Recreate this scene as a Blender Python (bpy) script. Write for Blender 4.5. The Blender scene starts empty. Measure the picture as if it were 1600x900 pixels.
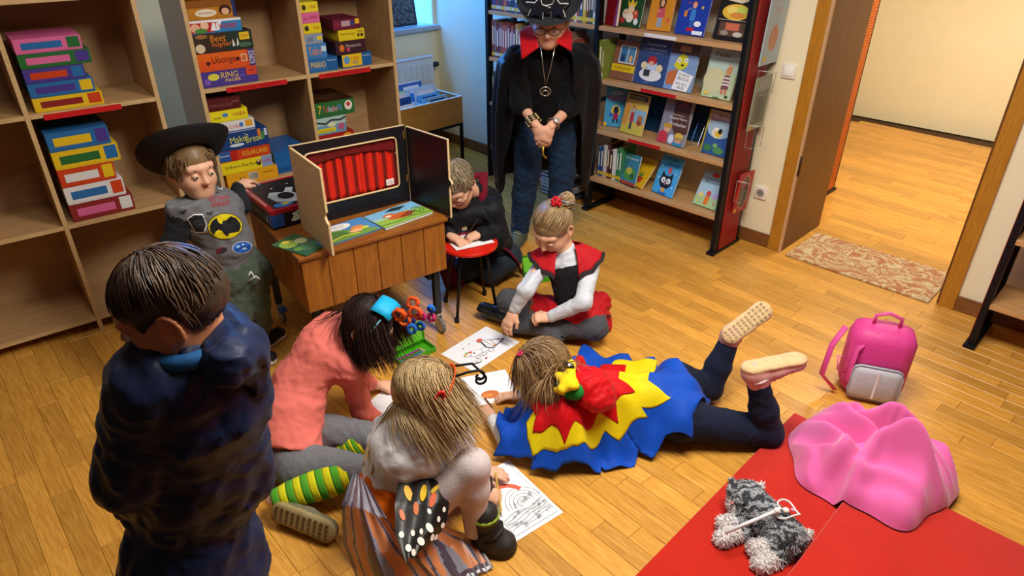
import bpy, bmesh, math, random
import numpy as np
from mathutils import Matrix, Vector
from mathutils.bvhtree import BVHTree

# ------------------------------------------------------------------ camera, light, exposure
scene = bpy.context.scene
col = scene.collection
CAM_H, PITCH, FPX = 1.9, math.radians(29.6), 1060.0
cam_data = bpy.data.cameras.new('camera')
cam_data.sensor_width = 36.0
cam_data.lens = FPX / 1600.0 * 36.0
cam_data.clip_start = 0.05
cam = bpy.data.objects.new('camera', cam_data)
cam.location = (0, 0, CAM_H)
cam.rotation_euler = (math.pi / 2 - PITCH, 0, math.radians(45))
col.objects.link(cam)
scene.camera = cam
scene.view_settings.view_transform = 'Standard'
scene.view_settings.look = 'None'
scene.view_settings.exposure = 0.0
scene.view_settings.gamma = 1.0
scene.view_settings.use_curve_mapping = False

world = bpy.data.worlds.new('dusk_sky')
scene.world = world
world.use_nodes = True
world.node_tree.nodes['Background'].inputs[0].default_value = (0.10, 0.33, 0.95, 1)
world.node_tree.nodes['Background'].inputs[1].default_value = 1.0

def area(name, loc, target, sx, sy, power, color):
    l = bpy.data.lights.new(name, 'AREA')
    l.shape = 'RECTANGLE'; l.size = sx; l.size_y = sy; l.energy = power; l.color = color
    o = bpy.data.objects.new(name, l)
    o.location = loc
    o.rotation_euler = (Vector(target) - Vector(loc)).to_track_quat('-Z', 'Y').to_euler()
    col.objects.link(o)
    return o
area('ceiling_light_reading_corner', (-0.75, 1.75, 2.72), (-0.75, 1.75, 0), 1.3, 0.5, 100, (1.0, 0.945, 0.85))
area('ceiling_light_shelves', (-2.1, 0.6, 2.72), (-2.1, 0.6, 0), 1.2, 0.4, 14, (1.0, 0.945, 0.86))
area('ceiling_light_next_room', (-0.9, 5.6, 2.55), (-0.9, 5.6, 0), 1.2, 0.6, 75, (1.0, 0.90, 0.76))
area('window_daylight', (-5.18, 3.05, 1.75), (-4.0, 3.35, 1.2), 1.3, 1.2, 120, (0.05, 0.30, 1.0))

# ------------------------------------------------------------------ helpers: vectors
def A3(*v): return np.array(v, float)
def unit(v):
    v = np.asarray(v, float); return v / max(1e-9, np.linalg.norm(v))
S2 = math.sqrt(0.5)
def _room(p): return A3((p[0] - p[1]) * S2, (p[0] + p[1]) * S2, p[2])
_CP, _SP = math.cos(PITCH), math.sin(PITCH)
def _ray(x, y):
    u, v = (x - 800.0) / FPX, (450.0 - y) / FPX
    return _room(A3(u, v * _SP + _CP, v * _CP - _SP))
CAMP = A3(0, 0, CAM_H)
def P(x, y, z=0.0):                      # a measured point of the photo at the known height z
    d = _ray(x, y); return CAMP + d * ((z - CAM_H) / d[2])
def V(x, y, Y):                          # a measured point at the known ground distance Y
    d = _ray(x, y); return CAMP + d * (Y / ((d[1] - d[0]) * S2))
def D(x, y, z):                          # a direction: x to the photo's right, y away, z up
    return unit(_room(A3(x, y, z)))

# ------------------------------------------------------------------ helpers: materials
def lin(h):
    h = h.lstrip('#'); c = [int(h[i:i + 2], 16) / 255.0 for i in (0, 2, 4)]
    return tuple(x / 12.92 if x <= 0.04045 else ((x + 0.055) / 1.055) ** 2.4 for x in c)
MATS = {}
def M(h, rough=0.55, var=0.07, scale=25.0, bump=0.0, bscale=80.0, metal=0.0, spec=0.35, trans=0.0, alpha=1.0, stretch=(1, 1, 1), sheen=0.0):
    key = (h, rough, var, scale, bump, bscale, metal, spec, trans, alpha, stretch, sheen)
    if key in MATS: return MATS[key]
    m = bpy.data.materials.new('mat_' + h.lstrip('#')); m.use_nodes = True
    nt = m.node_tree; b = nt.nodes['Principled BSDF']; L = nt.links.new
    c = lin(h)
    tc = nt.nodes.new('ShaderNodeTexCoord'); mp = nt.nodes.new('ShaderNodeMapping'); mp.inputs['Scale'].default_value = stretch
    L(tc.outputs['Object'], mp.inputs['Vector'])
    nz = nt.nodes.new('ShaderNodeTexNoise'); nz.inputs['Scale'].default_value = scale; nz.inputs['Detail'].default_value = 3
    L(mp.outputs[0], nz.inputs['Vector'])
    mx = nt.nodes.new('ShaderNodeMix'); mx.data_type = 'RGBA'
    mx.inputs[6].default_value = tuple(max(0, x * (1 - 2 * var)) for x in c) + (1,)
    mx.inputs[7].default_value = tuple(min(1, x * (1 + 2 * var)) for x in c) + (1,)
    L(nz.outputs['Fac'], mx.inputs[0]); L(mx.outputs[2], b.inputs['Base Color'])
    b.inputs['Roughness'].default_value = rough; b.inputs['Metallic'].default_value = metal
    b.inputs['Specular IOR Level'].default_value = spec
    b.inputs['Transmission Weight'].default_value = trans; b.inputs['Alpha'].default_value = alpha
    if sheen: b.inputs['Sheen Weight'].default_value = sheen
    if bump:
        n2 = nt.nodes.new('ShaderNodeTexNoise'); n2.inputs['Scale'].default_value = bscale; n2.inputs['Detail'].default_value = 4
        L(mp.outputs[0], n2.inputs['Vector'])
        bp = nt.nodes.new('ShaderNodeBump'); bp.inputs['Strength'].default_value = bump; bp.inputs['Distance'].default_value = 0.01
        L(n2.outputs['Fac'], bp.inputs['Height']); L(bp.outputs[0], b.inputs['Normal'])
    MATS[key] = m
    return m
def wood(c1, c2, axis=(1, 12, 12), rough=0.4, scale=6.0, per_object=0.0, spec=0.4, coat=0.0):
    key = ('wood', c1, c2, axis, rough, scale, per_object)
    if key in MATS: return MATS[key]
    m = bpy.data.materials.new('wood_' + c1.lstrip('#')); m.use_nodes = True
    nt = m.node_tree; b = nt.nodes['Principled BSDF']; L = nt.links.new
    tc = nt.nodes.new('ShaderNodeTexCoord'); mp = nt.nodes.new('ShaderNodeMapping'); mp.inputs['Scale'].default_value = axis
    oi = nt.nodes.new('ShaderNodeObjectInfo')
    L(tc.outputs['Object'], mp.inputs['Vector'])
    if per_object:
        cx = nt.nodes.new('ShaderNodeVectorMath'); cx.operation = 'SCALE'; cx.inputs[0].default_value = (7.3, 3.1, 5.7)
        m10 = nt.nodes.new('ShaderNodeMath'); m10.operation = 'MULTIPLY'; m10.inputs[1].default_value = 10.0
        L(oi.outputs['Random'], m10.inputs[0]); L(m10.outputs[0], cx.inputs['Scale']); L(cx.outputs[0], mp.inputs['Location'])
    nz = nt.nodes.new('ShaderNodeTexNoise'); nz.inputs['Scale'].default_value = scale; nz.inputs['Detail'].default_value = 5; nz.inputs['Distortion'].default_value = 0.6
    L(mp.outputs[0], nz.inputs['Vector'])
    cr = nt.nodes.new('ShaderNodeValToRGB'); cr.color_ramp.elements[0].position = 0.3; cr.color_ramp.elements[1].position = 0.72
    cr.color_ramp.elements[0].color = lin(c1) + (1,); cr.color_ramp.elements[1].color = lin(c2) + (1,)
    L(nz.outputs['Fac'], cr.inputs[0])
    out = cr.outputs[0]
    if per_object:
        hs = nt.nodes.new('ShaderNodeHueSaturation')
        mr = nt.nodes.new('ShaderNodeMapRange'); mr.inputs[3].default_value = 1 - per_object; mr.inputs[4].default_value = 1 + per_object
        L(oi.outputs['Random'], mr.inputs[0]); L(mr.outputs[0], hs.inputs['Value']); L(out, hs.inputs['Color']); out = hs.outputs[0]
    L(out, b.inputs['Base Color']); b.inputs['Roughness'].default_value = rough; b.inputs['Specular IOR Level'].default_value = spec
    b.inputs['Coat Weight'].default_value = coat; b.inputs['Coat Roughness'].default_value = 0.25
    MATS[key] = m
    return m

# ------------------------------------------------------------------ helpers: mesh builder
class MB:
    def __init__(s): s.v = []; s.f = []; s.m = []; s.mats = []
    def slot(s, mat):
        if mat not in s.mats: s.mats.append(mat)
        return s.mats.index(mat)
    def add(s, vs, fs, mat, mx=None):
        n = len(s.v); k = s.slot(mat)
        for v in vs:
            if mx is not None: v = mx @ Vector(v)
            s.v.append((v[0], v[1], v[2]))
        for f in fs: s.f.append(tuple(i + n for i in f)); s.m.append(k)
        return s
    def box(s, lo, hi, mat, mx=None):
        x0, y0, z0 = lo; x1, y1, z1 = hi
        vs = [(x0, y0, z0), (x1, y0, z0), (x1, y1, z0), (x0, y1, z0), (x0, y0, z1), (x1, y0, z1), (x1, y1, z1), (x0, y1, z1)]
        fs = [(0, 3, 2, 1), (4, 5, 6, 7), (0, 1, 5, 4), (1, 2, 6, 5), (2, 3, 7, 6), (3, 0, 4, 7)]
        return s.add(vs, fs, mat, mx)
    def rbox(s, lo, hi, r, mat, mx=None):      # box with chamfered edges
        bm = bmesh.new(); bmesh.ops.create_cube(bm, size=1)
        for v in bm.verts: v.co = Vector([lo[i] + (v.co[i] + 0.5) * (hi[i] - lo[i]) for i in range(3)])
        bmesh.ops.bevel(bm, geom=bm.edges[:], offset=r, segments=2, affect='EDGES', profile=0.5)
        bm.verts.index_update()
        s.add([v.co[:] for v in bm.verts], [[v.index for v in f.verts] for f in bm.faces], mat, mx); bm.free()
        return s
    def prism(s, pts, z0, z1, mat, mx=None):   # polygon in xy extruded in z
        n = len(pts)
        vs = [(p[0], p[1], z0) for p in pts] + [(p[0], p[1], z1) for p in pts]
        fs = [tuple(range(n - 1, -1, -1)), tuple(range(n, 2 * n))] + [(i, (i + 1) % n, n + (i + 1) % n, n + i) for i in range(n)]
        return s.add(vs, fs, mat, mx)
    def tube(s, path, r, mat, seg=8, mx=None, closed=False, flat=1.0):
        pts = [A3(*p) for p in path]; n = len(pts)
        rs = r if hasattr(r, '__len__') else [r] * n
        vs = []; up = None
        for i, p in enumerate(pts):
            if closed: t = unit(pts[(i + 1) % n] - pts[i - 1])
            else: t = unit(pts[min(i + 1, n - 1)] - pts[max(i - 1, 0)])
            if up is None: up = A3(0, 0, 1) if abs(t[2]) < 0.9 else A3(1, 0, 0)
            a = unit(np.cross(t, up)); b = np.cross(a, t); up = b
            for k in range(seg):
                th = 2 * math.pi * k / seg
                vs.append(tuple(p + rs[i] * (math.cos(th) * a + flat * math.sin(th) * b)))
        fs = []
        for i in range(n if closed else n - 1):
            j = (i + 1) % n
            for k in range(seg): fs.append((i * seg + k, i * seg + (k + 1) % seg, j * seg + (k + 1) % seg, j * seg + k))
        if not closed:
            fs.append(tuple(range(seg - 1, -1, -1))); fs.append(tuple((n - 1) * seg + k for k in range(seg)))
        return s.add(vs, fs, mat, mx)
    def lathe(s, prof, mat, seg=24, mx=None, cap=True, sx=1.0, sy=1.0):
        vs = []; n = len(prof)
        for r, z in prof:
            for k in range(seg):
                th = 2 * math.pi * k / seg; vs.append((r * math.cos(th) * sx, r * math.sin(th) * sy, z))
        fs = [(i * seg + k, i * seg + (k + 1) % seg, (i + 1) * seg + (k + 1) % seg, (i + 1) * seg + k) for i in range(n - 1) for k in range(seg)]
        if cap: fs.append(tuple(range(seg - 1, -1, -1))); fs.append(tuple((n - 1) * seg + k for k in range(seg)))
        return s.add(vs, fs, mat, mx)
    def ball(s, c, r, mat, seg=12, mx=None):
        rr = r if hasattr(r, '__len__') else (r, r, r)
        vs = [(c[0], c[1], c[2] - rr[2])]; h = seg // 2
        for i in range(1, h):
            ph = -math.pi / 2 + math.pi * i / h
            for k in range(seg):
                th = 2 * math.pi * k / seg
                vs.append((c[0] + rr[0] * math.cos(ph) * math.cos(th), c[1] + rr[1] * math.cos(ph) * math.sin(th), c[2] + rr[2] * math.sin(ph)))
        vs.append((c[0], c[1], c[2] + rr[2])); top = len(vs) - 1
        fs = [(0, 1 + (k + 1) % seg, 1 + k) for k in range(seg)]
        for i in range(h - 2):
            for k in range(seg): fs.append((1 + i * seg + k, 1 + i * seg + (k + 1) % seg, 1 + (i + 1) * seg + (k + 1) % seg, 1 + (i + 1) * seg + k))
        fs += [(top, 1 + (h - 2) * seg + k, 1 + (h - 2) * seg + (k + 1) % seg) for k in range(seg)]
        return s.add(vs, fs, mat, mx)
    def sheet(s, grid, mat, mx=None, thick=0.0, closed=False):   # grid[i][j] points; doubled when thick
        n, m = len(grid), len(grid[0]); g = np.array(grid, float)
        def fac(o, flip):
            r = []
            for i in range(n - 1):
                for j in range(m if closed else m - 1):
                    q = (o + i * m + j, o + i * m + (j + 1) % m, o + (i + 1) * m + (j + 1) % m, o + (i + 1) * m + j)
                    r.append(q[::-1] if flip else q)
            return r
        if not thick: return s.add(g.reshape(-1, 3), fac(0, False), mat, mx)
        du = np.gradient(g, axis=0); dv = np.gradient(g, axis=1)
        nr = np.cross(du, dv); nr /= np.maximum(1e-9, np.linalg.norm(nr, axis=2, keepdims=True))
        vs = np.concatenate([(g + nr * thick / 2).reshape(-1, 3), (g - nr * thick / 2).reshape(-1, 3)])
        N = n * m; fs = fac(0, False) + fac(N, True)
        ring = [i * m for i in range(n)]
        edges = []
        for j in range(m if closed else m - 1): edges += [(j, (j + 1) % m), ((n - 1) * m + (j + 1) % m, (n - 1) * m + j)]
        if not closed:
            for i in range(n - 1): edges += [((i + 1) * m, i * m), (i * m + m - 1, (i + 1) * m + m - 1)]
        for a, b in edges: fs.append((b, a, a + N, b + N))
        return s.add(vs, fs, mat, mx)
    def build(s, name, parent=None, smooth=False, loc=None, rot=None):
        me = bpy.data.meshes.new(name); me.from_pydata(s.v, [], s.f)
        for m in s.mats: me.materials.append(m)
        me.polygons.foreach_set('material_index', s.m)
        if smooth:
            me.polygons.foreach_set('use_smooth', [True] * len(s.f))
            if smooth != True: me.set_sharp_from_angle(angle=math.radians(smooth))
        me.update()
        o = bpy.data.objects.new(name, me); col.objects.link(o)
        if parent is not None: o.parent = parent
        if loc is not None: o.location = loc
        if rot is not None: o.rotation_euler = rot
        return o
def tag(o, label=None, cat=None, group=None, kind=None):
    if label: o['label'] = label
    if cat: o['category'] = cat
    if group: o['group'] = group
    if kind: o['kind'] = kind
    return o
def thing(name, label, cat, loc=(0, 0, 0), rz=0.0, group=None):
    o = bpy.data.objects.new(name, None); col.objects.link(o); o.empty_display_size = 0.05
    o.location = loc; o.rotation_euler = (0, 0, math.radians(rz))
    return tag(o, label, cat, group)
def struct(o): o['kind'] = 'structure'; return o
def T(x, y, z): return Matrix.Translation((x, y, z))
def frame(o, ex, ey, ez=None):            # matrix with given axes
    ex = unit(ex); ey = unit(ey); ez = np.cross(ex, ey) if ez is None else unit(ez)
    return Matrix(((ex[0], ey[0], ez[0], o[0]), (ex[1], ey[1], ez[1], o[1]), (ex[2], ey[2], ez[2], o[2]), (0, 0, 0, 1)))

# ------------------------------------------------------------------ helpers: flat print (lettering, pictures)
_TXT = {}
def text_geo(t):
    if t not in _TXT:
        cu = bpy.data.curves.new('lettering', 'FONT'); cu.body = t; cu.resolution_u = 3
        ob = bpy.data.objects.new('lettering', cu)
        me = ob.to_mesh()
        vs = np.array([v.co[:] for v in me.vertices]).reshape(-1, 3); fs = [tuple(p.vertices) for p in me.polygons]
        ob.to_mesh_clear(); bpy.data.objects.remove(ob); bpy.data.curves.remove(cu)
        lo, hi = vs.min(0), vs.max(0)
        _TXT[t] = ((vs - lo) / np.maximum(hi - lo, 1e-6), fs)
    return _TXT[t]
def ell(cx, cy, rx, ry, n=18, a0=0.0, a1=360.0):
    return [(cx + rx * math.cos(math.radians(a0 + (a1 - a0) * i / (n if a1 - a0 == 360 else n - 1))), cy + ry * math.sin(math.radians(a0 + (a1 - a0) * i / (n if a1 - a0 == 360 else n - 1)))) for i in range(n)]
def star(cx, cy, r, k=5, q=0.42, rot=90):
    return [(cx + (r if i % 2 == 0 else r * q) * math.cos(math.radians(rot + 180.0 * i / k)), cy + (r if i % 2 == 0 else r * q) * math.sin(math.radians(rot + 180.0 * i / k))) for i in range(2 * k)]
def stroke(pts, w):
    n = len(pts); L = []; Rr = []
    for i in range(n):
        a = pts[max(i - 1, 0)]; b = pts[min(i + 1, n - 1)]
        d = math.hypot(b[0] - a[0], b[1] - a[1]) or 1e-6
        nx, ny = -(b[1] - a[1]) / d * w / 2, (b[0] - a[0]) / d * w / 2
        L.append((pts[i][0] + nx, pts[i][1] + ny)); Rr.append((pts[i][0] - nx, pts[i][1] - ny))
    return L, Rr
def art_geo(mb, items, w, h, mx, rough=0.45, eps=0.00025):
    """items in 0..1 cover coordinates: r e p s t l o"""
    k = 1
    for it in items:
        z = eps * k; k += 1
        kind = it[0]; ch = it[6] if kind == 't' else it[-1]
        c = M(ch, rough, 0.04, 60.0)
        if kind == 't':
            vs, fs = text_geo(it[1]); cx, cy, tw, th = it[2:6]; rot = math.radians(it[7]) if len(it) > 7 else 0.0
            q = (vs[:, :2] - 0.5) * A3(tw * w, th * h)[:2]
            cr, sr = math.cos(rot), math.sin(rot)
            pv = [(cx * w + x * cr - y * sr, cy * h + x * sr + y * cr, z) for x, y in q]
            mb.add(pv, fs, c, mx); continue
        if kind == 'l':
            Ls, Rs = stroke([(x * w, y * h) for x, y in it[1]], it[2] * w); n = len(Ls)
            mb.add([(x, y, z) for x, y in Ls] + [(x, y, z) for x, y in Rs], [(n + i, n + i + 1, i + 1, i) for i in range(n - 1)], c, mx); continue
        if kind == 'o':                      # outlined ellipse
            n = 20; o = ell(it[1] * w, it[2] * h, it[3] * w, it[4] * h, n); wd = it[5] * w
            i_ = ell(it[1] * w, it[2] * h, it[3] * w - wd, it[4] * h - wd, n)
            mb.add([(x, y, z) for x, y in o + i_], [(j, (j + 1) % n, n + (j + 1) % n, n + j) for j in range(n)], c, mx); continue
        if kind == 'r': pts = [(it[1], it[2]), (it[3], it[2]), (it[3], it[4]), (it[1], it[4])]
        elif kind == 'e': pts = ell(it[1], it[2], it[3], it[4])
        elif kind == 's': pts = [((it[1] * w + x) / w, (it[2] * h + y) / h) for x, y in star(0, 0, it[3] * w)]
        else: pts = it[1]
        mb.add([(x * w, y * h, z) for x, y in pts], [tuple(range(len(pts)))], c, mx)
def art(name, parent, items, w, h, mx, rough=0.45, label=None):
    mb = MB(); art_geo(mb, items, w, h, mx, rough)
    o = mb.build(name, parent)
    if label: o['label'] = label
    return o
# ================================================================== the room
rnd = random.Random(7)
CREAM = M('#f1e8c6', 0.85, 0.02, 8.0, 0.12, 60.0)
mb = MB(); mb.box((-5.4, -2.6, -0.06), (3.2, 7.6, -0.013), M('#4a3216', 0.9))
floor = struct(mb.build('floor'))
# parquet strips
PA = math.radians(180 - 3); pdx, pdy = math.cos(PA), math.sin(PA)
PW, PL = 0.0755, 0.49
OAK = wood('#bb7f2e', '#dda548', (3, 40, 40), 0.33, 3.0, 0.17, 0.45)
def plank_mesh(w, l):
    b = MB(); c = 0.0012; x, y = l / 2, w / 2
    vs = [(-x, -y, -0.014), (x, -y, -0.014), (x, y, -0.014), (-x, y, -0.014), (-x, -y, -c), (x, -y, -c), (x, y, -c), (-x, y, -c),
          (-x + c, -y + c, 0), (x - c, -y + c, 0), (x - c, y - c, 0), (-x + c, y - c, 0)]
    fs = [(0, 1, 5, 4), (1, 2, 6, 5), (2, 3, 7, 6), (3, 0, 4, 7), (4, 5, 9, 8), (5, 6, 10, 9), (6, 7, 11, 10), (7, 4, 8, 11), (8, 9, 10, 11)]
    return vs, fs
pv, pf = plank_mesh(PW - 0.0009, PL - 0.0009)
pme = bpy.data.meshes.new('plank'); pme.from_pydata(pv, [], pf); pme.materials.append(OAK); pme.update()
spots = []
for r in range(-75, 85):
    off = rnd.random() * PL
    for k in range(-10, 16):
        a = k * PL + off; b_ = r * PW
        cx, cy = -1.6 + a * pdx - b_ * pdy, 2.4 + a * pdy + b_ * pdx
        if not (-4.85 < cx < 1.6 and -1.3 < cy < 7.2): continue
        if cy > 3.86 and not (-2.6 < cx < 0.9): continue
        old = ((cx + cy) * S2, (cy - cx) * S2)
        dep = old[1] * _CP + CAM_H * _SP
        if dep < 0.5: continue
        u = 800 + FPX * old[0] / dep; v = 450 + FPX * (CAM_H * _CP - old[1] * _SP) / dep
        vis = -260 < u < 1860 and -60 < v < 1100
        hid = (u < 420 and v > 560) or (430 < u < 720 and 500 < v < 830) or (560 < u < 800 and v > 770 and u < 720) or (u > 1010 and v > 870 - (u - 1010) * 0.95) or (800 < u < 1080 and 560 < v < 720)
        if not vis and dep < 1.5: continue
        spots.append((dep + (0 if (-40 < u < 1640 and v < 920) else 50) + (8 if hid else 0), cx, cy))
spots.sort()
for d_, cx, cy in spots[:300]:
    o = bpy.data.objects.new('plank', pme); col.objects.link(o); o.parent = floor
    o.location = (cx, cy, 0); o.rotation_euler = (0, 0, PA)
# the planks beyond those: one mesh, a tone per plank
far = spots[300:]
ca, sa = math.cos(PA), math.sin(PA)
fv, ff, ft = [], [], []
for d_, cx, cy in far:
    n = len(fv); t_ = rnd.random()
    fv += [(cx + x * ca - y * sa, cy + x * sa + y * ca, z) for x, y, z in pv]
    for f in pf: ff.append(tuple(i + n for i in f)); ft.append(t_)
fme = bpy.data.meshes.new('far_planks'); fme.from_pydata(fv, [], ff)
at_ = fme.attributes.new('tone', 'FLOAT', 'FACE'); at_.data.foreach_set('value', ft)
OAK2 = OAK.copy(); OAK2.name = 'wood_oak_far'
nt = OAK2.node_tree
an = nt.nodes.new('ShaderNodeAttribute'); an.attribute_name = 'tone'
for n in list(nt.nodes):
    if n.bl_idname == 'ShaderNodeObjectInfo':
        for l in list(n.outputs['Random'].links): nt.links.new(an.outputs['Fac'], l.to_socket)
fme.materials.append(OAK2); fme.update()
fo = bpy.data.objects.new('far_planks', fme); col.objects.link(fo); fo.parent = floor; fo['kind'] = 'stuff'

WY, WX, DL, DR, DH = 3.885, -4.80, -1.512, -0.60, 2.08
WT = 0.53
mb = MB()
mb.box((WX, WY, 0), (DL, WY + WT, 2.8), CREAM); mb.box((DR, WY, 0), (3.2, WY + WT, 2.8), CREAM); mb.box((DL, WY, DH), (DR, WY + WT, 2.8), CREAM)
struct(mb.build('wall_back'))
WIN0, WIN1, WZ0, WZ1 = 2.15, 3.85, 1.0, 2.3
mb = MB()
mb.box((WX - 0.4, -2.6, 0), (WX, WIN0, 2.8), CREAM); mb.box((WX - 0.4, WIN1, 0), (WX, WY + WT, 2.8), CREAM)
mb.box((WX - 0.4, WIN0, 0), (WX, WIN1, WZ0), CREAM); mb.box((WX - 0.4, WIN0, WZ1), (WX, WIN1, 2.8), CREAM)
struct(mb.build('wall_left'))
mb = MB(); mb.box((3.0, -2.6, 0), (3.2, WY, 2.8), M('#94836b', .85)); struct(mb.build('wall_right'))
mb = MB(); mb.box((WX - 0.4, -2.8, 0), (3.2, -2.6, 2.8), M('#94836b', .85)); struct(mb.build('wall_front'))
mb = MB(); mb.box((-5.3, -2.8, 2.8), (3.2, 7.7, 2.9), M('#dcd6c8', 0.9)); struct(mb.build('ceiling'))
# next room shell
mb = MB(); mb.box((-3.4, 7.4, 0), (2.2, 7.6, 2.8), CREAM); struct(mb.build('wall_next_room_back'))
mb = MB(); mb.box((-3.4, WY + WT, 0), (-3.2, 7.4, 2.8), CREAM); struct(mb.build('wall_next_room_left'))
mb = MB(); mb.box((2.0, WY + WT, 0), (2.2, 7.4, 2.8), CREAM); struct(mb.build('wall_next_room_right'))
# baseboards
BB = wood('#6e4320', '#8a5a2e', (3, 20, 20), 0.45, 4.0)
mb = MB(); mb.rbox((WX, WY - 0.016, 0), (DL - 0.075, WY, 0.085), 0.004, BB); struct(mb.build('baseboard_back'))
mb = MB(); mb.rbox((DR + 0.075, WY - 0.016, 0), (3.0, WY, 0.085), 0.004, BB); struct(mb.build('baseboard_back_right'))
mb = MB(); mb.rbox((WX, -2.6, 0), (WX + 0.016, WY - 0.016, 0.085), 0.004, BB); struct(mb.build('baseboard_left'))
# doorway: casing, deep wooden jamb lining, threshold
CAS = wood('#a8701f', '#bd8429', (25, 25, 2), 0.4, 5.0)
JAMB = wood('#5f3a16', '#774a1f', (20, 20, 1.5), 0.42, 4.0)
door = bpy.data.objects.new('door_1', None); col.objects.link(door); struct(door)
mb = MB(); mb.rbox((DL - 0.075, WY - 0.02, 0), (DL, WY, DH + 0.075), 0.004, CAS); mb.build('casing', door)
mb = MB(); mb.rbox((DR, WY - 0.02, 0), (DR + 0.075, WY, DH + 0.075), 0.004, CAS); mb.build('casing', door)
mb = MB(); mb.rbox((DL, WY - 0.02, DH), (DR, WY, DH + 0.075), 0.004, CAS); mb.build('casing', door)
mb = MB(); mb.box((DL, WY - 0.022, 0), (DL + 0.012, WY - 0.001, DH), M('#c9a37c', 0.5)); mb.build('edge_strip', door)
mb = MB(); mb.box((DL, WY, 0), (DL + 0.012, WY + WT + 0.02, DH), JAMB); mb.build('jamb_lining', door)
mb = MB(); mb.box((DR - 0.012, WY, 0), (DR, WY + WT + 0.02, DH), JAMB); mb.build('jamb_lining', door)
mb = MB(); mb.box((DL, WY, DH - 0.012), (DR, WY + WT + 0.02, DH), JAMB); mb.build('jamb_lining', door)
BR = M('#3c2410', 0.45, metal=0.3)
for z in (0.5, 1.62):
    mb = MB(); mb.tube([(DL + 0.016, WY - 0.012, z), (DL + 0.016, WY - 0.012, z + 0.12)], 0.007, BR); mb.build('hinge', door, True)
# window
win = bpy.data.objects.new('window_1', None); col.objects.link(win); struct(win)
WF = M('#dfe4ea', 0.4)
mb = MB(); x0, x1 = WX - 0.33, WX - 0.27
mb.box((x0, WIN0, WZ0), (x1, WIN0 + 0.06, WZ1), WF); mb.box((x0, WIN1 - 0.03, WZ0), (x1, WIN1, WZ1), WF)
mb.box((x0, WIN0 + 0.06, WZ0), (x1, WIN1 - 0.06, WZ0 + 0.06), WF); mb.box((x0, WIN0 + 0.06, WZ1 - 0.06), (x1, WIN1 - 0.06, WZ1), WF)
mb.box((x0, 2.92, WZ0 + 0.06), (x1, 2.98, WZ1 - 0.06), WF); mb.build('window_frame', win)
GL = M('#cfe4ff', 0.05, 0.0, alpha=0.08)
for a, b_ in ((WIN0 + 0.06, 2.92), (2.98, WIN1 - 0.06)):
    mb = MB(); mb.box((WX - 0.303, a, WZ0 + 0.06), (WX - 0.297, b_, WZ1 - 0.06), GL); mb.build('pane', win)
mb = MB(); mb.rbox((WX - 0.265, WIN0 - 0.08, WZ0 - 0.035), (WX + 0.055, WY - 0.004, WZ0 + 0.002), 0.006, M('#a9b0ba', 0.4)); mb.build('window_sill', win)
# ================================================================== small wall fittings
WHITE = M('#eeeae0', 0.35, 0.02)
p = (-1.682, WY)
t = thing('light_switch', 'white square light switch on the cream wall beside the doorway', 'switch', (-1.672, WY, 1.075))
mb = MB(); mb.rbox((-0.041, -0.012, -0.041), (0.041, 0, 0.041), 0.005, WHITE); mb.build('cover_plate', t, 40)
mb = MB(); mb.rbox((-0.025, -0.017, -0.025), (0.025, -0.0125, 0.025), 0.002, M('#f8f6ee', 0.3, 0.01)); mb.build('rocker', t, 40)
t = thing('power_socket', 'white power socket low on the wall by the door casing', 'socket', (-1.70, WY, 0.338))
mb = MB(); mb.rbox((-0.041, -0.012, -0.041), (0.041, 0, 0.041), 0.005, WHITE); mb.build('cover_plate', t, 40)
mx = Matrix.Rotation(math.radians(90), 4, 'X')
mb = MB(); mb.lathe([(0.026, 0.0122), (0.026, 0.0150), (0.021, 0.0150), (0.021, 0.0125)], M('#b9b5aa', 0.4), 20, mx); mb.build('socket_rim', t, 40)
mb = MB(); mb.lathe([(0.0205, 0.0123), (0.0205, 0.0128)], M('#8d8a80', 0.5), 20, mx)
for s in (-1, 1): mb.lathe([(0.0035, 0.0129), (0.0035, 0.0133)], M('#151515', 0.6), 8, Matrix.Translation((s * 0.0095, 0, 0)) @ mx)
mb.build('socket_face', t)

# radiator under the window
t = thing('radiator', 'cream panel radiator under the window sill behind the book trough', 'radiator', (WX + 0.03, 2.6, 0.15))
RAD = M('#d6d6d4', 0.35, 0.02)
mb = MB(); mb.rbox((0.03, 0, 0), (0.10, 1.13, 0.62), 0.01, RAD); mb.build('panel', t, 40)
mb = MB()
for i in range(18): mb.rbox((0.1, 0.03 + i * 0.061, 0.04), (0.106, 0.065 + i * 0.061, 0.57), 0.002, RAD)
mb.build('rib', t)
mb = MB(); mb.box((0.025, -0.004, 0.622), (0.105, 1.134, 0.632), RAD); mb.build('top_grille', t)
mb = MB(); mb.lathe([(0.016, 0), (0.022, 0.01), (0.022, 0.05), (0.015, 0.06)], M('#1d1f22', 0.4), 14, Matrix.Translation((0.08, 1.135, 0.55)) @ Matrix.Rotation(math.radians(-90), 4, 'X')); mb.build('thermostat_knob', t, 40)
mb = MB(); mb.tube([(0.05, 1.05, -0.15), (0.05, 1.05, 0.01)], 0.01, RAD); mb.build('pipe', t, True)
mb = MB(); mb.tube([(0.05, 0.05, -0.15), (0.05, 0.05, 0.01)], 0.01, RAD); mb.build('pipe', t, True)

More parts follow.
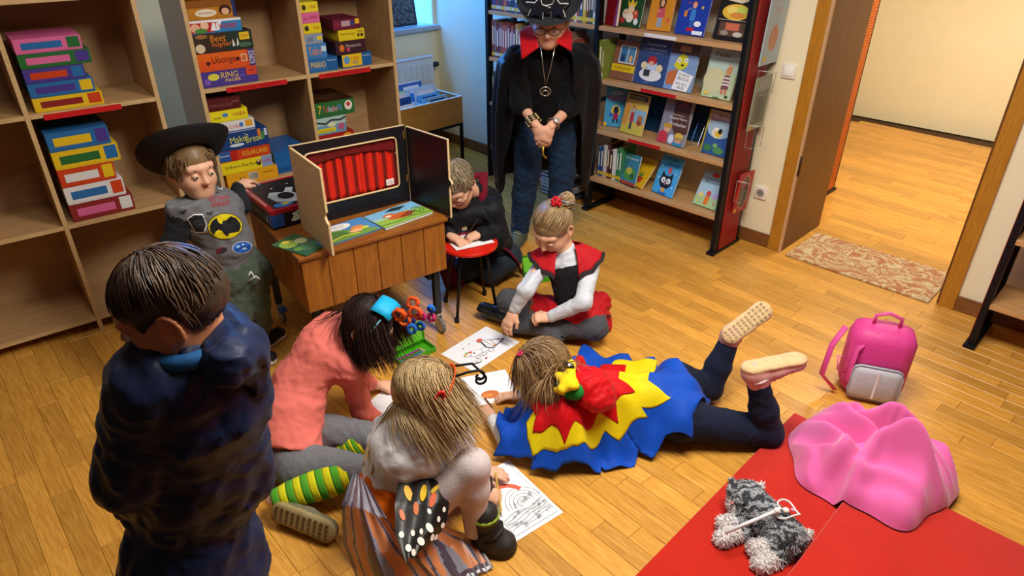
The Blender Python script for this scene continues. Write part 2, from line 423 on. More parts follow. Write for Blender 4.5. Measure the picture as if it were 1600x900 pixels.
# picture on the sill
t = thing('framed_picture', 'dark framed picture of grey pebbles leaning in the window', 'picture', (WX - 0.06, 2.98, WZ0 + 0.004))
mxp = Matrix.Rotation(math.radians(-8), 4, 'Y')
mb = MB(); mb.rbox((0, 0, 0), (0.02, 0.74, 0.52), 0.004, M('#23262c', 0.5), mxp); mb.build('frame', t)
mp = bpy.data.materials.new('pebble_print'); mp.use_nodes = True
nt = mp.node_tree; vo = nt.nodes.new('ShaderNodeTexVoronoi'); vo.inputs['Scale'].default_value = 38
tc = nt.nodes.new('ShaderNodeTexCoord'); nt.links.new(tc.outputs['Object'], vo.inputs['Vector'])
cr = nt.nodes.new('ShaderNodeValToRGB'); cr.color_ramp.elements[0].color = lin('#77767a') + (1,); cr.color_ramp.elements[1].color = lin('#26241f') + (1,); cr.color_ramp.elements[1].position = 0.75
nt.links.new(vo.outputs['Distance'], cr.inputs[0]); nt.links.new(cr.outputs[0], nt.nodes['Principled BSDF'].inputs['Base Color'])
mb = MB(); mb.box((0.0202, 0.02, 0.02), (0.0212, 0.72, 0.5), mp, mxp); mb.build('print', t)

# ================================================================== book maker
PAGE = M('#e9e2cf', 0.8, 0.05, 90.0)
def box_book(parent_fn, w, h, th, cover, items=None, spine=None):
    """hard-cover book: x across, y up, z out of the front cover; front at z=th"""
    cm = M(cover, 0.35, 0.03, 40.0)
    mb = MB(); c = 0.0018
    mb.box((0, 0, th - c), (w, h, th), cm); mb.box((0, 0, 0), (w, h, c), cm); mb.box((-c, 0, 0), (0, h, th), cm if spine is None else M(spine, 0.4))
    root = parent_fn(mb)
    b2 = MB(); b2.box((0.0005, 0.003, c), (w - 0.003, h - 0.003, th - c), PAGE); b2.build('pages', root)
    if items: art('cover_print', root, items, w, h, Matrix.Translation((0, 0, th)), 0.3)
    return root
def face_book(label, w, h, th, cover, items, o, ex, ey, group=None, spine=None, name='picture_book'):
    """a book with its front cover on view; o = lower-left corner of the back cover, ex across, ey up the cover"""
    def mk(mb):
        r = mb.build(name); r.matrix_world = frame(o, ex, ey); return tag(r, label, 'book', group)
    return box_book(mk, w, h, th, cover, items, spine)
SPINES = ['#8a2f2b', '#c23a2c', '#2e4a7d', '#d8b13a', '#3f6d4a', '#e6e1d4', '#6b4a35', '#274a44', '#a8563a', '#45617f', '#7c2a3f', '#c7c2b2', '#d97a2b', '#33363d', '#8c9aa6', '#5a3b66']
_sm = {}
def spine_book(label, th, h, d, color, o, group, lean=0.0, rz=0.0, band=None, mark=True):
    """upright book seen by its spine: o = lower-left-front corner, x along the shelf, y into it"""
    mb = MB(); cm = M(color, 0.4, 0.05, 40.0)
    mb.box((0, 0, 0), (0.0018, d, h), cm); mb.box((th - 0.0018, 0, 0), (th, d, h), cm); mb.box((0.0018, 0, 0), (th - 0.0018, 0.0018, h), cm)
    r = mb.build('upright_book'); r.location = o; r.rotation_euler = (0, lean, rz)
    tag(r, label, 'book', group)
    b2 = MB(); b2.box((0.0018, 0.002, 0.003), (th - 0.0018, d - 0.004, h - 0.003), PAGE); b2.build('pages', r)
    if mark:
        b3 = MB(); b3.box((0.001, -0.0004, 0.012), (th - 0.001, 0.0, 0.035), M(band or '#e5c22e', 0.5)); 
        b3.box((th * 0.3, -0.0004, h * 0.35), (th * 0.7, 0.0, h * 0.85), M('#f0ead6' if color != '#e6e1d4' else '#5b3a2a', 0.5)); b3.build('spine_label', r)
    return r

# ================================================================== tall bookcase (two bays, black steel ends)
STEEL = M('#16181d', 0.4, 0.05, metal=0.35)
BEECH = wood('#b98a55', '#cda06a', (2, 18, 18), 0.45, 4.0)
SH_Z = [0.25, 0.587, 0.915, 1.235, 1.56, 1.88]
def bookcase(name, label, x0, nb, red_end, group=None):
    t = thing(name, label, 'bookcase', (x0, 3.535, 0), 0, group)
    for k in range(nb + 1):
        x = k * 1.003
        mb = MB(); mb.box((x - 0.014, 0, 0.0), (x + 0.014, 0.05, 2.05), STEEL); mb.build('front_post', t)
        mb = MB(); mb.box((x - 0.014, 0.26, 0.0), (x + 0.014, 0.30, 2.05), STEEL); mb.build('rear_post', t)
        mb = MB(); mb.rbox((x - 0.026, -0.02, 0), (x + 0.026, 0.31, 0.02), 0.004, STEEL); mb.build('foot', t)
        for z in (0.12, 0.75, 1.4):
            mb = MB(); mb.box((x - 0.008, 0.05, z), (x + 0.008, 0.26, z + 0.025), STEEL); mb.build('cross_bar', t)
    for k in range(nb):
        for z in SH_Z:
            mb = MB(); mb.rbox((k * 1.003 + 0.0145, 0.004, z - 0.026), ((k + 1) * 1.003 - 0.0145, 0.285, z), 0.002, BEECH); mb.build('shelf_board', t)
    return t
bc = bookcase('bookcase', 'tall bookcase of beech shelves on black steel frames against the cream wall', -3.795, 2, True)
# red perforated end panel with tiny raised dots of holes
RED = M('#9c2420', 0.5, 0.06, 12.0)
REDP = M('#7e2320', 0.55, 0.05)
def end_panel(parent, x, thick=0.006, mat=RED, hole=M('#2a0d0c', 0.7), z1=2.0, dense=True):
    mb = MB(); mb.box((x, 0.052, 0.022), (x + thick, 0.258, z1), mat); o = mb.build('perforated_end_panel', parent)
    mb = MB(); zz = 0.33
    rr_ = 0
    while zz < min(z1, 1.75):
        for i in range(13):
            yy = 0.066 + i * 0.0152 + (0.0076 if rr_ % 2 else 0)
            if yy < 0.25: mb.add([(x + thick + 0.0004, yy + 0.0042 * math.cos(a), zz + 0.0042 * math.sin(a)) for a in [k * math.pi / 3 for k in range(6)]], [(0, 1, 2, 3, 4, 5)], hole)
        zz += 0.0135; rr_ += 1
    h = mb.build('perforation', o); h['kind'] = 'stuff'
    return o
ep = end_panel(bc, 2 * 1.003 + 0.015)
# red and white shelf strips
LABR = M('#c81d1f', 0.4, 0.03)
def strip(parent, x0, x1, z, mat, text=None, tc='#f4d9d2', y=-0.001, name='shelf_label', h=0.02):
    mb = MB(); mb.box((x0, y - 0.0015, z - h), (x1, y, z), mat); o = mb.build(name, parent)
    if text:
        art('lettering', o, [('t', text, 0.5, 0.5, 0.8, 0.55, tc)], x1 - x0, h, frame((x0, y - 0.0016, z - h), (1, 0, 0), (0, 0, 1)))
    return o
B1 = 1.003
strip(bc, B1 + 0.36, B1 + 0.58, 1.233, M('#e8e3da', 0.4), None, y=0.003)
strip(bc, B1 + 0.37, B1 + 0.62, 0.913, LABR, None, y=0.003)
strip(bc, B1 + 0.31, B1 + 0.55, 0.585, LABR, None, y=0.003)
strip(bc, B1 + 0.05, B1 + 0.30, 0.585, M('#c79a63', 0.5), None, y=0.003)

# books standing face out on the right bay
SKIN, DK = '#e0a983', '#20242c'
LW = 0.285
def shelf_face(label, x, w, h, z, cover, items, th=0.014, lean=14, y=0.075, rz=0.0, spine=None):
    a = math.radians(lean); rz = math.radians(rz)
    ex = A3(math.cos(rz), math.sin(rz), 0); back = A3(-math.sin(rz), math.cos(rz), 0)
    ey = A3(0, 0, math.cos(a)) + back * math.sin(a)
    nrm = np.cross(ex, ey)
    o = A3(-2.792 + x, 3.535 + y, z + 0.0015) - nrm * 0 
    o = o - nrm * th
    o[2] = max(o[2], z + 0.0015)
    return face_book(label, w, h, th, cover, items, o + A3(0, 0, 0.001), ex, ey, 'books shown face out on the bookcase', spine)
def kid(x, y, s, shirt, hair, legs='#34507c', face=SKIN):
    return [('p', [(x - .05 * s, y), (x - .03 * s, y + .2 * s), (x, y + .2 * s), (x + .03 * s, y + .2 * s), (x + .05 * s, y)], legs),
            ('p', [(x - .08 * s, y + .16 * s), (x - .06 * s, y + .36 * s), (x + .06 * s, y + .36 * s), (x + .08 * s, y + .16 * s)], shirt),
            ('e', x, y + .44 * s, .065 * s, .06 * s, hair), ('e', x, y + .425 * s, .05 * s, .05 * s, face)]
Z = [z for z in SH_Z]
# top row in view
shelf_face('dark green cover with a gold-crowned group of figures, top row of bookcase', 0.10, .165, .235, Z[3], '#1e4a2c',
    [('t', 'Prinzessin', .5, .93, .7, .07, '#e9e2b8'), ('t', 'und ihre Freunde', .5, .84, .7, .035, '#d8e2c8'), ('p', [(.35, .48), (.3, .64), (.42, .57), (.5, .7), (.58, .57), (.7, .64), (.65, .48)], '#e9c33c'), ('e', .5, .42, .14, .1, '#f1d2b0'),
     ('e', .28, .3, .12, .12, '#e8e0d0'), ('e', .73, .3, .13, .12, '#c64a3b'), ('e', .5, .22, .16, .12, '#efe8dc'), ('e', .2, .14, .1, .08, '#b43b36'), ('e', .8, .14, .1, .08, '#dfe6ee'), ('e', .28, .33, .05, .04, SKIN), ('e', .73, .34, .05, .04, SKIN)])
shelf_face('orange cover with a girl in a pink jumper, titled Meschka', .32, .15, .24, Z[3], '#d38a22',
    [('t', 'Meschka', .5, .87, .72, .09, '#f6efe0'), ('p', [(.38, .08), (.4, .35), (.6, .35), (.62, .08)], '#9aa0a4'), ('p', [(.33, .3), (.36, .55), (.64, .55), (.68, .3)], '#c9545e'), ('e', .5, .64, .15, .13, '#46281a'), ('e', .5, .63, .08, .085, SKIN), ('e', .85, .25, .06, .06, '#d95a4a'), ('r', .36, .42, .44, .46, SKIN)], rz=6)
shelf_face('royal blue cover with a red-haired child holding a lantern among stars', .515, .19, .25, Z[3], '#1f3a9c',
    [('t', 'Der kleine Laternenfreund', .5, .95, .8, .04, '#d9e2f4')] + kid(.5, .12, 1.2, '#3e7fc4', '#e07a2a', '#2f62a8') + [('e', .45, .12, .08, .05, '#b3263c'), ('e', .58, .12, .07, .05, '#b3263c'), ('r', .2, .38, .3, .5, '#e08a2a'), ('l', [(.25, .5), (.42, .58)], .012, '#e9d49a'),
     ('s', .25, .82, .06, '#f0d24a'), ('s', .8, .8, .05, '#f0d24a'), ('s', .78, .6, .06, '#e9c63f'), ('s', .3, .68, .04, '#d9503f'), ('e', .72, .25, .12, .06, '#f2f2f0'), ('r', .6, .02, .95, .1, '#e7ecf2')])
shelf_face('black cover with a golden treasure mound under a parchment title', .765, .205, .26, Z[3], '#1d1712',
    [('p', [(.2, .78), (.22, .98), (.8, .99), (.82, .8), (.6, .74), (.4, .76)], '#e2d3b0'), ('t', 'HARDWICKS', .5, .93, .5, .07, '#b8322a'), ('t', 'Das Gespenst', .5, .84, .45, .035, '#3a2a20'),
     ('e', .5, .56, .4, .16, '#e3b93a'), ('e', .38, .6, .16, .08, '#f0d468'), ('e', .66, .6, .16, .08, '#c9d05a'), ('e', .55, .5, .2, .06, '#d98a3a'), ('r', .12, .08, .88, .36, '#5b4434'), ('r', .3, .2, .7, .34, '#c96a4a'), ('e', .3, .14, .12, .05, '#9a8c78'), ('e', .7, .13, .14, .05, '#c7b9a4'), ('l', [(0.05, .4), (.95, .4)], .01, '#e6d9b8')])
# second row
shelf_face('brown cover with a yellow band and a blue window scene, second row', .07, .175, .235, Z[2], '#8c5a48',
    [('r', .22, .42, .92, .88, '#dfe8ee'), ('r', .26, .45, .56, .85, '#3f78b8'), ('r', .6, .45, .88, .85, '#4a8ac6'), ('e', .4, .55, .08, .1, '#24406a'), ('e', .74, .55, .08, .1, '#e0b07a'), ('r', 0, .2, 1, .38, '#e8c81e'), ('t', 'KLEINE BANDE', .5, .29, .7, .07, '#6a4a1a')], lean=16)
shelf_face('slate blue cover with a red-capped figure sitting on a round white bed', .255, .225, .275, Z[2], '#344a78',
    [('t', 'Osterwichtel', .5, .86, .6, .06, '#dfe4ee'), ('t', 'nur schlaft mal schön', .5, .76, .75, .05, '#dfe4ee'), ('t', 'Eine Gutenachtgeschichte', .5, .69, .5, .022, '#b9c4da'), ('e', .5, .22, .36, .14, '#e9e6dc'), ('e', .25, .4, .1, .08, '#ead9a0'), ('e', .75, .38, .1, .08, '#ead9a0'), ('e', .5, .42, .16, .12, '#c9d4e4'), ('e', .48, .52, .15, .1, '#b22a2e'), ('e', .47, .46, .08, .05, SKIN), ('r', .28, .18, .48, .32, '#3b3b3f'), ('t', 'ARENA', .42, .05, .12, .02, '#c0c8d8')], th=.012)
shelf_face('blue-grey cover with a yellow one-eyed face and handwritten BUCH sign', .48, .19, .265, Z[2], '#7f9cc0',
    [('r', 0, .78, 1, 1, '#5c4a3c'), ('r', .3, .84, .68, .96, '#b58a5a'), ('p', [(.2, .52), (.3, .72), (.45, .8), (.62, .74), (.7, .58), (.55, .46), (.36, .44)], '#d8d32a'), ('e', .36, .64, .07, .05, '#f4f2e4'), ('e', .6, .66, .07, .05, '#f4f2e4'), ('e', .37, .64, .02, .018, DK), ('e', .6, .66, .02, .018, DK), ('e', .5, .55, .05, .025, '#3a3412'),
     ('p', [(.05, .1), (.05, .36), (.35, .46), (.4, .12)], '#c9703a'), ('p', [(.3, .02), (.42, .44), (.98, .36), (.86, .0)], '#f3f1ea'), ('t', 'ICH BIN EIN', .66, .35, .4, .045, '#33363c', -6), ('t', 'BUCH,', .66, .26, .42, .08, '#15161a', -6), ('t', 'HOL MICH', .62, .15, .4, .05, '#33363c', -6), ('t', 'AUS!', .62, .07, .26, .06, '#15161a', -6)])
shelf_face('pale green watercolour cover with a striped-shirt donkey, titled Paula', .742, .185, .275, Z[2], '#b9c89c',
    [('r', 0, .55, 1, 1, '#b5cbb8'), ('e', .3, .35, .35, .25, '#cfc99a'), ('t', 'Paula', .4, .87, .5, .09, '#4a5a4a'), ('p', [(.6, .2), (.62, .48), (.82, .48), (.84, .2)], '#7a4a56'), ('r', .6, .34, .84, .37, '#e8dcc8'), ('r', .6, .28, .84, .31, '#e8dcc8'), ('r', .6, .41, .84, .44, '#e8dcc8'), ('e', .74, .57, .1, .08, '#c98a5a'), ('p', [(.7, .62), (.72, .74), (.77, .63)], '#c98a5a'), ('p', [(.78, .62), (.84, .73), (.83, .6)], '#c98a5a'), ('r', .62, .1, .7, .2, '#c9745a'), ('r', .75, .1, .82, .2, '#c9745a'), ('e', .15, .08, .1, .04, '#e2c35a'), ('e', .85, .06, .06, .03, '#3f5a34'), ('r', .42, 0, .62, .03, '#4c7a3a')])
# third row
shelf_face('turquoise cover titled Lesen NERVT leaning at the left end, third row', .03, .15, .255, Z[1], '#4aa0cc',
    [('t', 'LESEN', .5, .86, .55, .09, '#eef4f6'), ('t', 'NERVT', .5, .72, .85, .13, '#c8264a'), ('e', .48, .4, .2, .15, '#e6c83a'), ('e', .5, .42, .12, .1, '#2a3050'), ('r', .4, .18, .6, .34, '#a82a5a'), ('r', .38, .1, .46, .2, '#28305a'), ('r', .55, .1, .63, .2, '#28305a'), ('e', .3, .3, .1, .05, '#3f6fc0'), ('r', 0, 0, .12, .1, '#e8c32a')], rz=24, y=.10, lean=10)
shelf_face('yellow cover with a running boy in red beside a leaning wall', .185, .175, .255, Z[1], '#d9b84a',
    [('r', 0, 0, 1, .2, '#cdbb4a'), ('p', [(.0, .2), (.0, .8), (.3, .72), (.2, .2)], '#d99a4a'), ('r', .3, .3, 1, .62, '#8fb8c8'), ('r', .1, .84, .95, .97, '#4a4028'), ('t', 'Die Abenteurer', .52, .92, .7, .045, '#e6d27a'), ('t', 'im Ferienlager', .52, .87, .6, .03, '#e6d27a')] + kid(.42, .12, 1.15, '#c03a36', '#5a3520', '#2b3a5c') + [('p', [(.65, .3), (.7, .5), (.9, .48), (.92, .28)], '#b8703a'), ('e', .78, .3, .09, .06, '#8a4a2a'), ('e', .2, .72, .07, .05, SKIN)], rz=-4)
shelf_face('grey-brown cover with bear in the woods and two children, third row', .475, .205, .275, Z[1], '#8a8890',
    [('p', [(.3, 1), (.9, 1), (1, .3), (.6, .2), (.4, .4)], '#5a3a2c'), ('e', .68, .9, .13, .09, '#7a4a32'), ('e', .6, .96, .04, .03, '#7a4a32'), ('e', .76, .96, .04, .03, '#7a4a32'), ('t', 'Unsere Oma hat', .56, .66, .4, .035, '#e8dfd2'), ('t', 'Superhirn', .58, .58, .62, .07, '#f2ece2'), ('t', 'Entdecker', .62, .46, .6, .07, '#f2ece2'), ('p', [(0, 0), (.02, .22), (.2, .28), (.34, .2), (.36, 0)], '#c83a44'), ('e', .28, .33, .12, .09, '#e2ac86'), ('e', .28, .39, .16, .06, '#c89a3a'), ('e', .5, .12, .1, .1, '#d9dfe6'), ('e', .76, .15, .13, .1, '#e2ac86'), ('e', .76, .21, .16, .08, '#d8b24a'), ('o', .7, .15, .05, .04, .015, '#2a2a30'), ('o', .83, .15, .05, .04, .015, '#2a2a30'), ('r', .6, 0, .92, .07, '#3f8ab0')], rz=-5)
shelf_face('deep blue cover with small bee reading in moonlight, right end of third row', .785, .18, .255, Z[1], '#34568c',
    [('r', 0, .62, 1, 1, '#c0b6a8'), ('e', .5, .6, .45, .22, '#9fb8c8'), ('t', 'Biene', .55, .9, .4, .07, '#7c3c4a'), ('t', 'Buchfreundin', .52, .8, .8, .08, '#8c3a48'), ('e', .45, .5, .2, .12, '#e3d9b8'), ('e', .5, .5, .12, .09, '#e2b83a'), ('e', .55, .55, .08, .06, '#2a2420'), ('e', .4, .58, .09, .04, '#efe9d8'), ('e', .25, .14, .15, .08, '#3f7a4a'), ('e', .65, .12, .2, .08, '#4f8a52'), ('e', .5, .22, .09, .05, '#7aa86a'), ('r', 0, 0, .05, 1, '#b8a83a')], rz=-3)
# bottom row
shelf_face('small yellow cover with a green plant and red pot, bottom row', .285, .135, .205, Z[0], '#e0b21e',
    [('t', 'Mein Garten', .62, .84, .5, .06, '#5a4216'), ('t', 'im Topf', .62, .74, .4, .05, '#5a4216'), ('p', [(.3, .15), (.25, .35), (.75, .35), (.7, .15)], '#b8472e'), ('p', [(.48, .35), (.35, .5), (.5, .44), (.55, .6), (.57, .44), (.7, .5), (.58, .35)], '#3f8a3a'), ('p', [(.12, .05), (.2, .28), (.28, .26), (.22, .03)], '#f1ede0')], lean=38, rz=-14)
shelf_face('sky blue cover with dark staring cat, titled Kater HANS', .475, .175, .25, Z[0], '#4aa6da',
    [('t', 'KATER', .55, .92, .42, .07, '#1d2a44'), ('t', 'HANS', .55, .8, .6, .1, '#1d3a66'), ('p', [(.2, .3), (.26, .6), (.4, .5), (.6, .5), (.74, .6), (.8, .3), (.66, .18), (.34, .18)], '#23262c'), ('e', .38, .37, .1, .075, '#eef0ea'), ('e', .62, .37, .1, .075, '#eef0ea'), ('e', .4, .36, .03, .03, '#15161a'), ('e', .6, .36, .03, .03, '#15161a'), ('e', .5, .29, .04, .025, '#d98a8a'), ('r', .42, .06, .58, .18, '#e0a03a'), ('r', .3, 0, .7, .07, '#2f6fb0'), ('e', .55, .64, .08, .09, '#c8545a'), ('e', .14, .4, .03, .02, '#dff0fa'), ('e', .88, .25, .03, .02, '#dff0fa'), ('e', .85, .6, .03, .02, '#dff0fa'), ('e', .15, .7, .03, .02, '#dff0fa')], lean=20, rz=-10)
shelf_face('pale blue cover with orange fox and small flowers, right end of bottom row', .785, .165, .225, Z[0], '#a6c6da',
    [('t', 'Freunde im', .5, .78, .6, .05, '#3c6a94'), ('t', 'Blumental', .5, .69, .66, .06, '#3c6a94'), ('e', .5, .9, .16, .06, '#c84a3a'), ('r', 0, 0, 1, .3, '#a8c48a'), ('p', [(.42, .06), (.4, .3), (.6, .3), (.58, .06)], '#e07a2a'), ('e', .5, .38, .1, .08, '#c8503a'), ('e', .2, .3, .1, .08, '#e6c87a'), ('e', .8, .34, .1, .08, '#b8a0c8'), ('s', .15, .12, .06, '#e6e04a'), ('s', .85, .14, .06, '#e05a6a')], lean=28, rz=-4)
# dark blue back plate behind the third row
mb = MB(); mb.box((B1 + .02, .232, .588), (2 * B1 - .02, .238, .868), M('#0d2f4a', 0.5)); o = mb.build('blue_back_plate', bc); o['label'] = 'dark blue back plate'
WIRE = M('#c9ccd0', 0.3, metal=0.8)
for x, z, nm in ((.70, Z[3], 'blue lantern'), (.66, Z[2], 'BUCH sign'), (.915, Z[2], 'Paula'), (.655, Z[1], 'bear')):
    mb = MB(); mb.tube([(0, 0, 0), (0, .07, .002), (0, .13, .12), (0, .11, .125)], .0018, WIRE, 5); mb.tube([(0, 0, 0), (0, -.01, .02)], .0018, WIRE, 5); mb.tube([(0, .07, .002), (.05, .07, .002), (.05, .13, .12), (0, .13, .12)], .0018, WIRE, 5)
    o = mb.build('wire_easel'); o.location = (-2.792 + x + .012, 3.535 + .09, z + .003); tag(o, 'thin wire easel holding up the %s book' % nm, 'easel', 'wire easels')
# a row of upright books at the left of the bottom shelf
LB = ['#2f5f9c', '#2a4a8a', '#c9ccd6', '#5a2f3a', '#3a2a30', '#dfe2e4', '#2f7a4a', '#3f8a58']
xx = .03
for i, c in enumerate(LB):
    th = .018 + .006 * (i % 3)
    spine_book(['first', 'second', 'third', 'fourth', 'fifth', 'sixth', 'seventh', 'eighth'][i] + ' upright book from the left on the bottom shelf of the bookcase', th, .20 + .012 * ((i * 5) % 4), .15, c, (-2.792 + xx, 3.60, Z[0] + .0015 + .0), 'upright books on the bottom shelf', lean=0.0)
    xx += th + .002
face_book('green cover with a forest creature leaning on the upright bottom-shelf books', .15, .20, .012, '#3c7f8a', [('e', .5, .35, .42, .22, '#4f8f3a'), ('e', .45, .45, .2, .12, '#c9b83a'), ('e', .7, .3, .12, .1, '#2f5f34'), ('t', 'Drachenwald', .5, .86, .8, .07, '#e6eef0'), ('r', 0, 0, 1, .1, '#b8442e')],
          A3(-2.792 + .235, 3.60, Z[0] + .004), A3(math.cos(-.35), math.sin(-.35), 0), unit(A3(-.12, .3, .95)))
# upper shelf left: red books standing across, decor
face_book('plain red book standing at the left of the top row', .12, .2, .02, '#8e1220', [('l', [(0, .2), (1, .75)], .03, '#6a0c18')], A3(-2.792 + .02, 3.62, Z[3] + .002), A3(.94, -.34, 0), A3(0, .1, 1))
# left bay: rows of spines
ONES = ['', 'first', 'second', 'third', 'fourth', 'fifth', 'sixth', 'seventh', 'eighth', 'ninth', 'tenth', 'eleventh', 'twelfth', 'thirteenth', 'fourteenth', 'fifteenth', 'sixteenth', 'seventeenth', 'eighteenth', 'nineteenth']
def nth(n): return ONES[n] if n < 20 else ['', '', 'twent', 'thirt', 'fort'][n // 10] + ('ieth' if n % 10 == 0 else 'y-' + ONES[n % 10])
def row(bay_x, z, x0, x1, colors, hh, what, seed, mark=True, depth=.16, y=3.555):
    r = random.Random(seed); x = x0; i = 0
    while x < x1:
        th = r.uniform(.013, .03); h = hh + r.uniform(-.025, .02); c = r.choice(colors)
        spine_book(what.replace(' book', ' book, %s from the left' % nth(i + 1), 1), th, h, depth, c, (bay_x + x, y, z + .0015), what, band=r.choice(['#e5c22e', '#e0d43a', '#d8cfae']), mark=mark)
        x += th + .0012; i += 1
row(-3.795, Z[3], .03, .97, SPINES, .22, 'spine-out book in the packed top row of the left bay', 1)
row(-3.795, Z[2], .03, .80, ['#8a4a44', '#7a3b36', '#a8564c', '#6d3f4a', '#9c4d3c', '#7d6a5a', '#b08a4a'], .235, 'reddish spine-out book in the second row of the left bay', 2)
row(-3.795, Z[1], .03, .70, ['#5a6a3a', '#6d7a3f', '#3f5a3a', '#8a8a4a', '#4a5030', '#c8b45a'], .22, 'greenish spine-out book in the third row of the left bay', 3)
row(-3.795, Z[0], .03, .70, ['#b9a070', '#d8c49a', '#a87a4a', '#e2d8bc', '#8a5a3a', '#c99a4a'], .235, 'tan spine-out book in the fourth row of the left bay', 4)
for i, c in enumerate(['#46525c', '#2f3338', '#9aa3a8', '#b8bcc0', '#3a4a6a', '#2e3034', '#5a5e60']):
    mb = MB(); mb.rbox((0, 0, 0), (.30, .22, .026), .002, M(c, .5)); o = mb.build('flat_book'); o.location = (-3.795 + .55 - .01 * (i % 2), 3.55, .003 + i * .0275)
    tag(o, 'flat book in the low pile behind the woman, ' + ['lowest', 'second from the floor', 'third from the floor', 'middle', 'fifth from the floor', 'second from the top', 'topmost'][i], 'book', 'flat books piled under the lowest shelf')
    b2 = MB(); b2.box((.004, -.0008, .005), (.296, .0, .021), M('#b9b4a4', .8)); b2.build('page_block', o)
row(-2.792, Z[2], .0165, .055, ['#3f5a34', '#7a8a3a'], .22, 'green spine-out book at the left edge of the right bay', 6)
# brochure holders and hung books on the red end panel
ex_, ey_ = A3(0, 1, 0), A3(0, 0, 1)
XP = -3.795 + 2 * B1 + .022
def end_sheet(label, y, z, w, h, cover, items, tilt=0.0, dx=.012, th=.008):
    a = math.radians(tilt)
    return face_book(label, w, h, th, cover, items, A3(XP + dx, 3.535 + y, z), A3(0, math.cos(a), math.sin(a)), A3(.03, -math.sin(a), math.cos(a)), 'reading matter hung on the red end panel', name='hung_booklet')
end_sheet('pale blue booklet with orange figures hung highest on the red panel', .125, 1.12, .20, .34, '#a9bcc4', [('e', .5, .4, .25, .2, '#c48a6a'), ('t', 'SOS', .5, .82, .4, .1, '#c8a090'), ('l', [(.35, .3), (.38, .62)], .03, '#c8875a'), ('l', [(.6, .3), (.58, .66)], .03, '#c8875a'), ('e', .2, .1, .1, .05, '#d8b83a')])
end_sheet('grey-green booklet with faded photograph hung in the middle of the red panel', .115, .76, .18, .30, '#8f9a80', [('r', .1, .1, .9, .72, '#6c6a5c'), ('e', .5, .4, .22, .3, '#57584c'), ('r', .2, .8, .8, .95, '#9a9a94'), ('r', 0, 0, .2, .12, '#cfae3a')])
end_sheet('red booklet with dark oval portrait hung lowest on the red panel', .11, .25, .17, .25, '#b01c1e', [('e', .5, .5, .33, .4, '#5b4a3a'), ('o', .5, .5, .36, .43, .03, '#d98a6a'), ('e', .5, .42, .2, .28, '#4a4638'), ('e', .5, .7, .16, .1, '#8a2a26'), ('l', [(.35, .5), (.62, .56)], .02, '#c8c2b0'), ('r', .0, .02, .2, .12, '#d8a83a')], tilt=-4)
for i, (y, z, w) in enumerate(((.22, 1.10, .11), (.21, .80, .10), (.19, .47, .06))):
    mb = MB(); mb.tube([(0, 0, 0), (.05, .01, 0), (.05, w, -.02), (.045, w, -.13), (.04, .0, -.13), (.045, 0, 0)], .002, WIRE, 5); mb.tube([(0, 0, 0), (0, 0, -.13), (.04, 0, -.13)], .002, WIRE, 5)
    o = mb.build('wire_holder'); o.location = (XP + .024, 3.535 + y - .1, z)
    tag(o, ['wire brochure holder high on the red panel', 'wire brochure holder in the middle of the red panel', 'empty wire brochure holder low on the red panel'][i], 'holder', 'wire holders')

# second bookcase beyond the doorway
bc2 = bookcase('bookcase', 'second bookcase of beech shelves right of the doorway', -0.36, 1, False)
ep2 = end_panel(bc2, -0.022)
for i, (x, w, h, z, c, c2) in enumerate(((.06, .19, .25, 1.235, '#a8b8a0', '#e2c35a'), (.36, .2, .26, 1.235, '#7f9cc0', '#d8d32a'), (.66, .19, .25, .915, '#34568c', '#e2b83a'), (.06, .2, .26, .915, '#8a8890', '#c83a44'), (.36, .19, .25, .915, '#c8a83a', '#c03a36'), (.08, .18, .25, .587, '#a6c6da', '#e07a2a'), (.36, .18, .24, .587, '#4aa6da', '#23262c'), (.66, .18, .24, .25, '#d38a22', '#c9545e'))):
    a = math.radians(14)
    face_book(['sage green cover', 'steel blue cover', 'deep blue cover', 'grey cover', 'mustard cover', 'pale blue cover', 'sky blue cover', 'orange cover'][i] + ' shown face out on the second bookcase', w, h, .014, c, [('e', .5, .4, .3, .25, c2), ('e', .5, .42, .14, .12, '#efe6d4'), ('r', .15, .8, .85, .9, '#efe9da')], A3(-.36 + x, 3.535 + .09, z + .006), A3(1, 0, 0), A3(0, math.sin(a), math.cos(a)), 'books shown face out on the second bookcase')
# shelf end with orange perforated panel in the next room
t = thing('library_shelf', 'orange perforated shelf end standing in the next room', 'shelf', (-1.72, 4.86, 0))
ORG = M('#c8641a', 0.5, 0.05)
mb = MB(); mb.box((0, 0, .02), (.012, .30, 1.95), ORG); q = mb.build('perforated_end_panel', t)
mb = MB(); zz = .08
while zz < 1.4:
    for i in range(14):
        yy = .02 + i * .02 + (.01 if int(zz * 1000) % 2 else 0)
        mb.add([(.0126, yy + .005 * math.cos(a), zz + .005 * math.sin(a)) for a in [k * math.pi / 3 for k in range(6)]], [(0, 1, 2, 3, 4, 5)], M('#5a2a0c', .7))
    zz += .019
h_ = mb.build('perforation', q); h_['kind'] = 'stuff'
mb = MB(); mb.rbox((-.02, -.02, 0), (.03, .32, .02), .003, STEEL); mb.build('foot', t)
mb = MB(); mb.box((.0, -.012, .02), (.014, -.001, 1.95), STEEL); mb.build('front_post', t)
mb = MB(); mb.box((.0, .301, .02), (.014, .312, 1.95), STEEL); mb.build('rear_post', t)
for z in (.3, .65, 1.0, 1.35, 1.7):
    mb = MB(); mb.box((-.9, .01, z - .02), (-.001, .28, z), BEECH); mb.build('shelf_board', t)
mb = MB(); mb.box((-.92, 0, 0), (-.9, .30, 1.95), ORG); mb.build('far_end_panel', t)
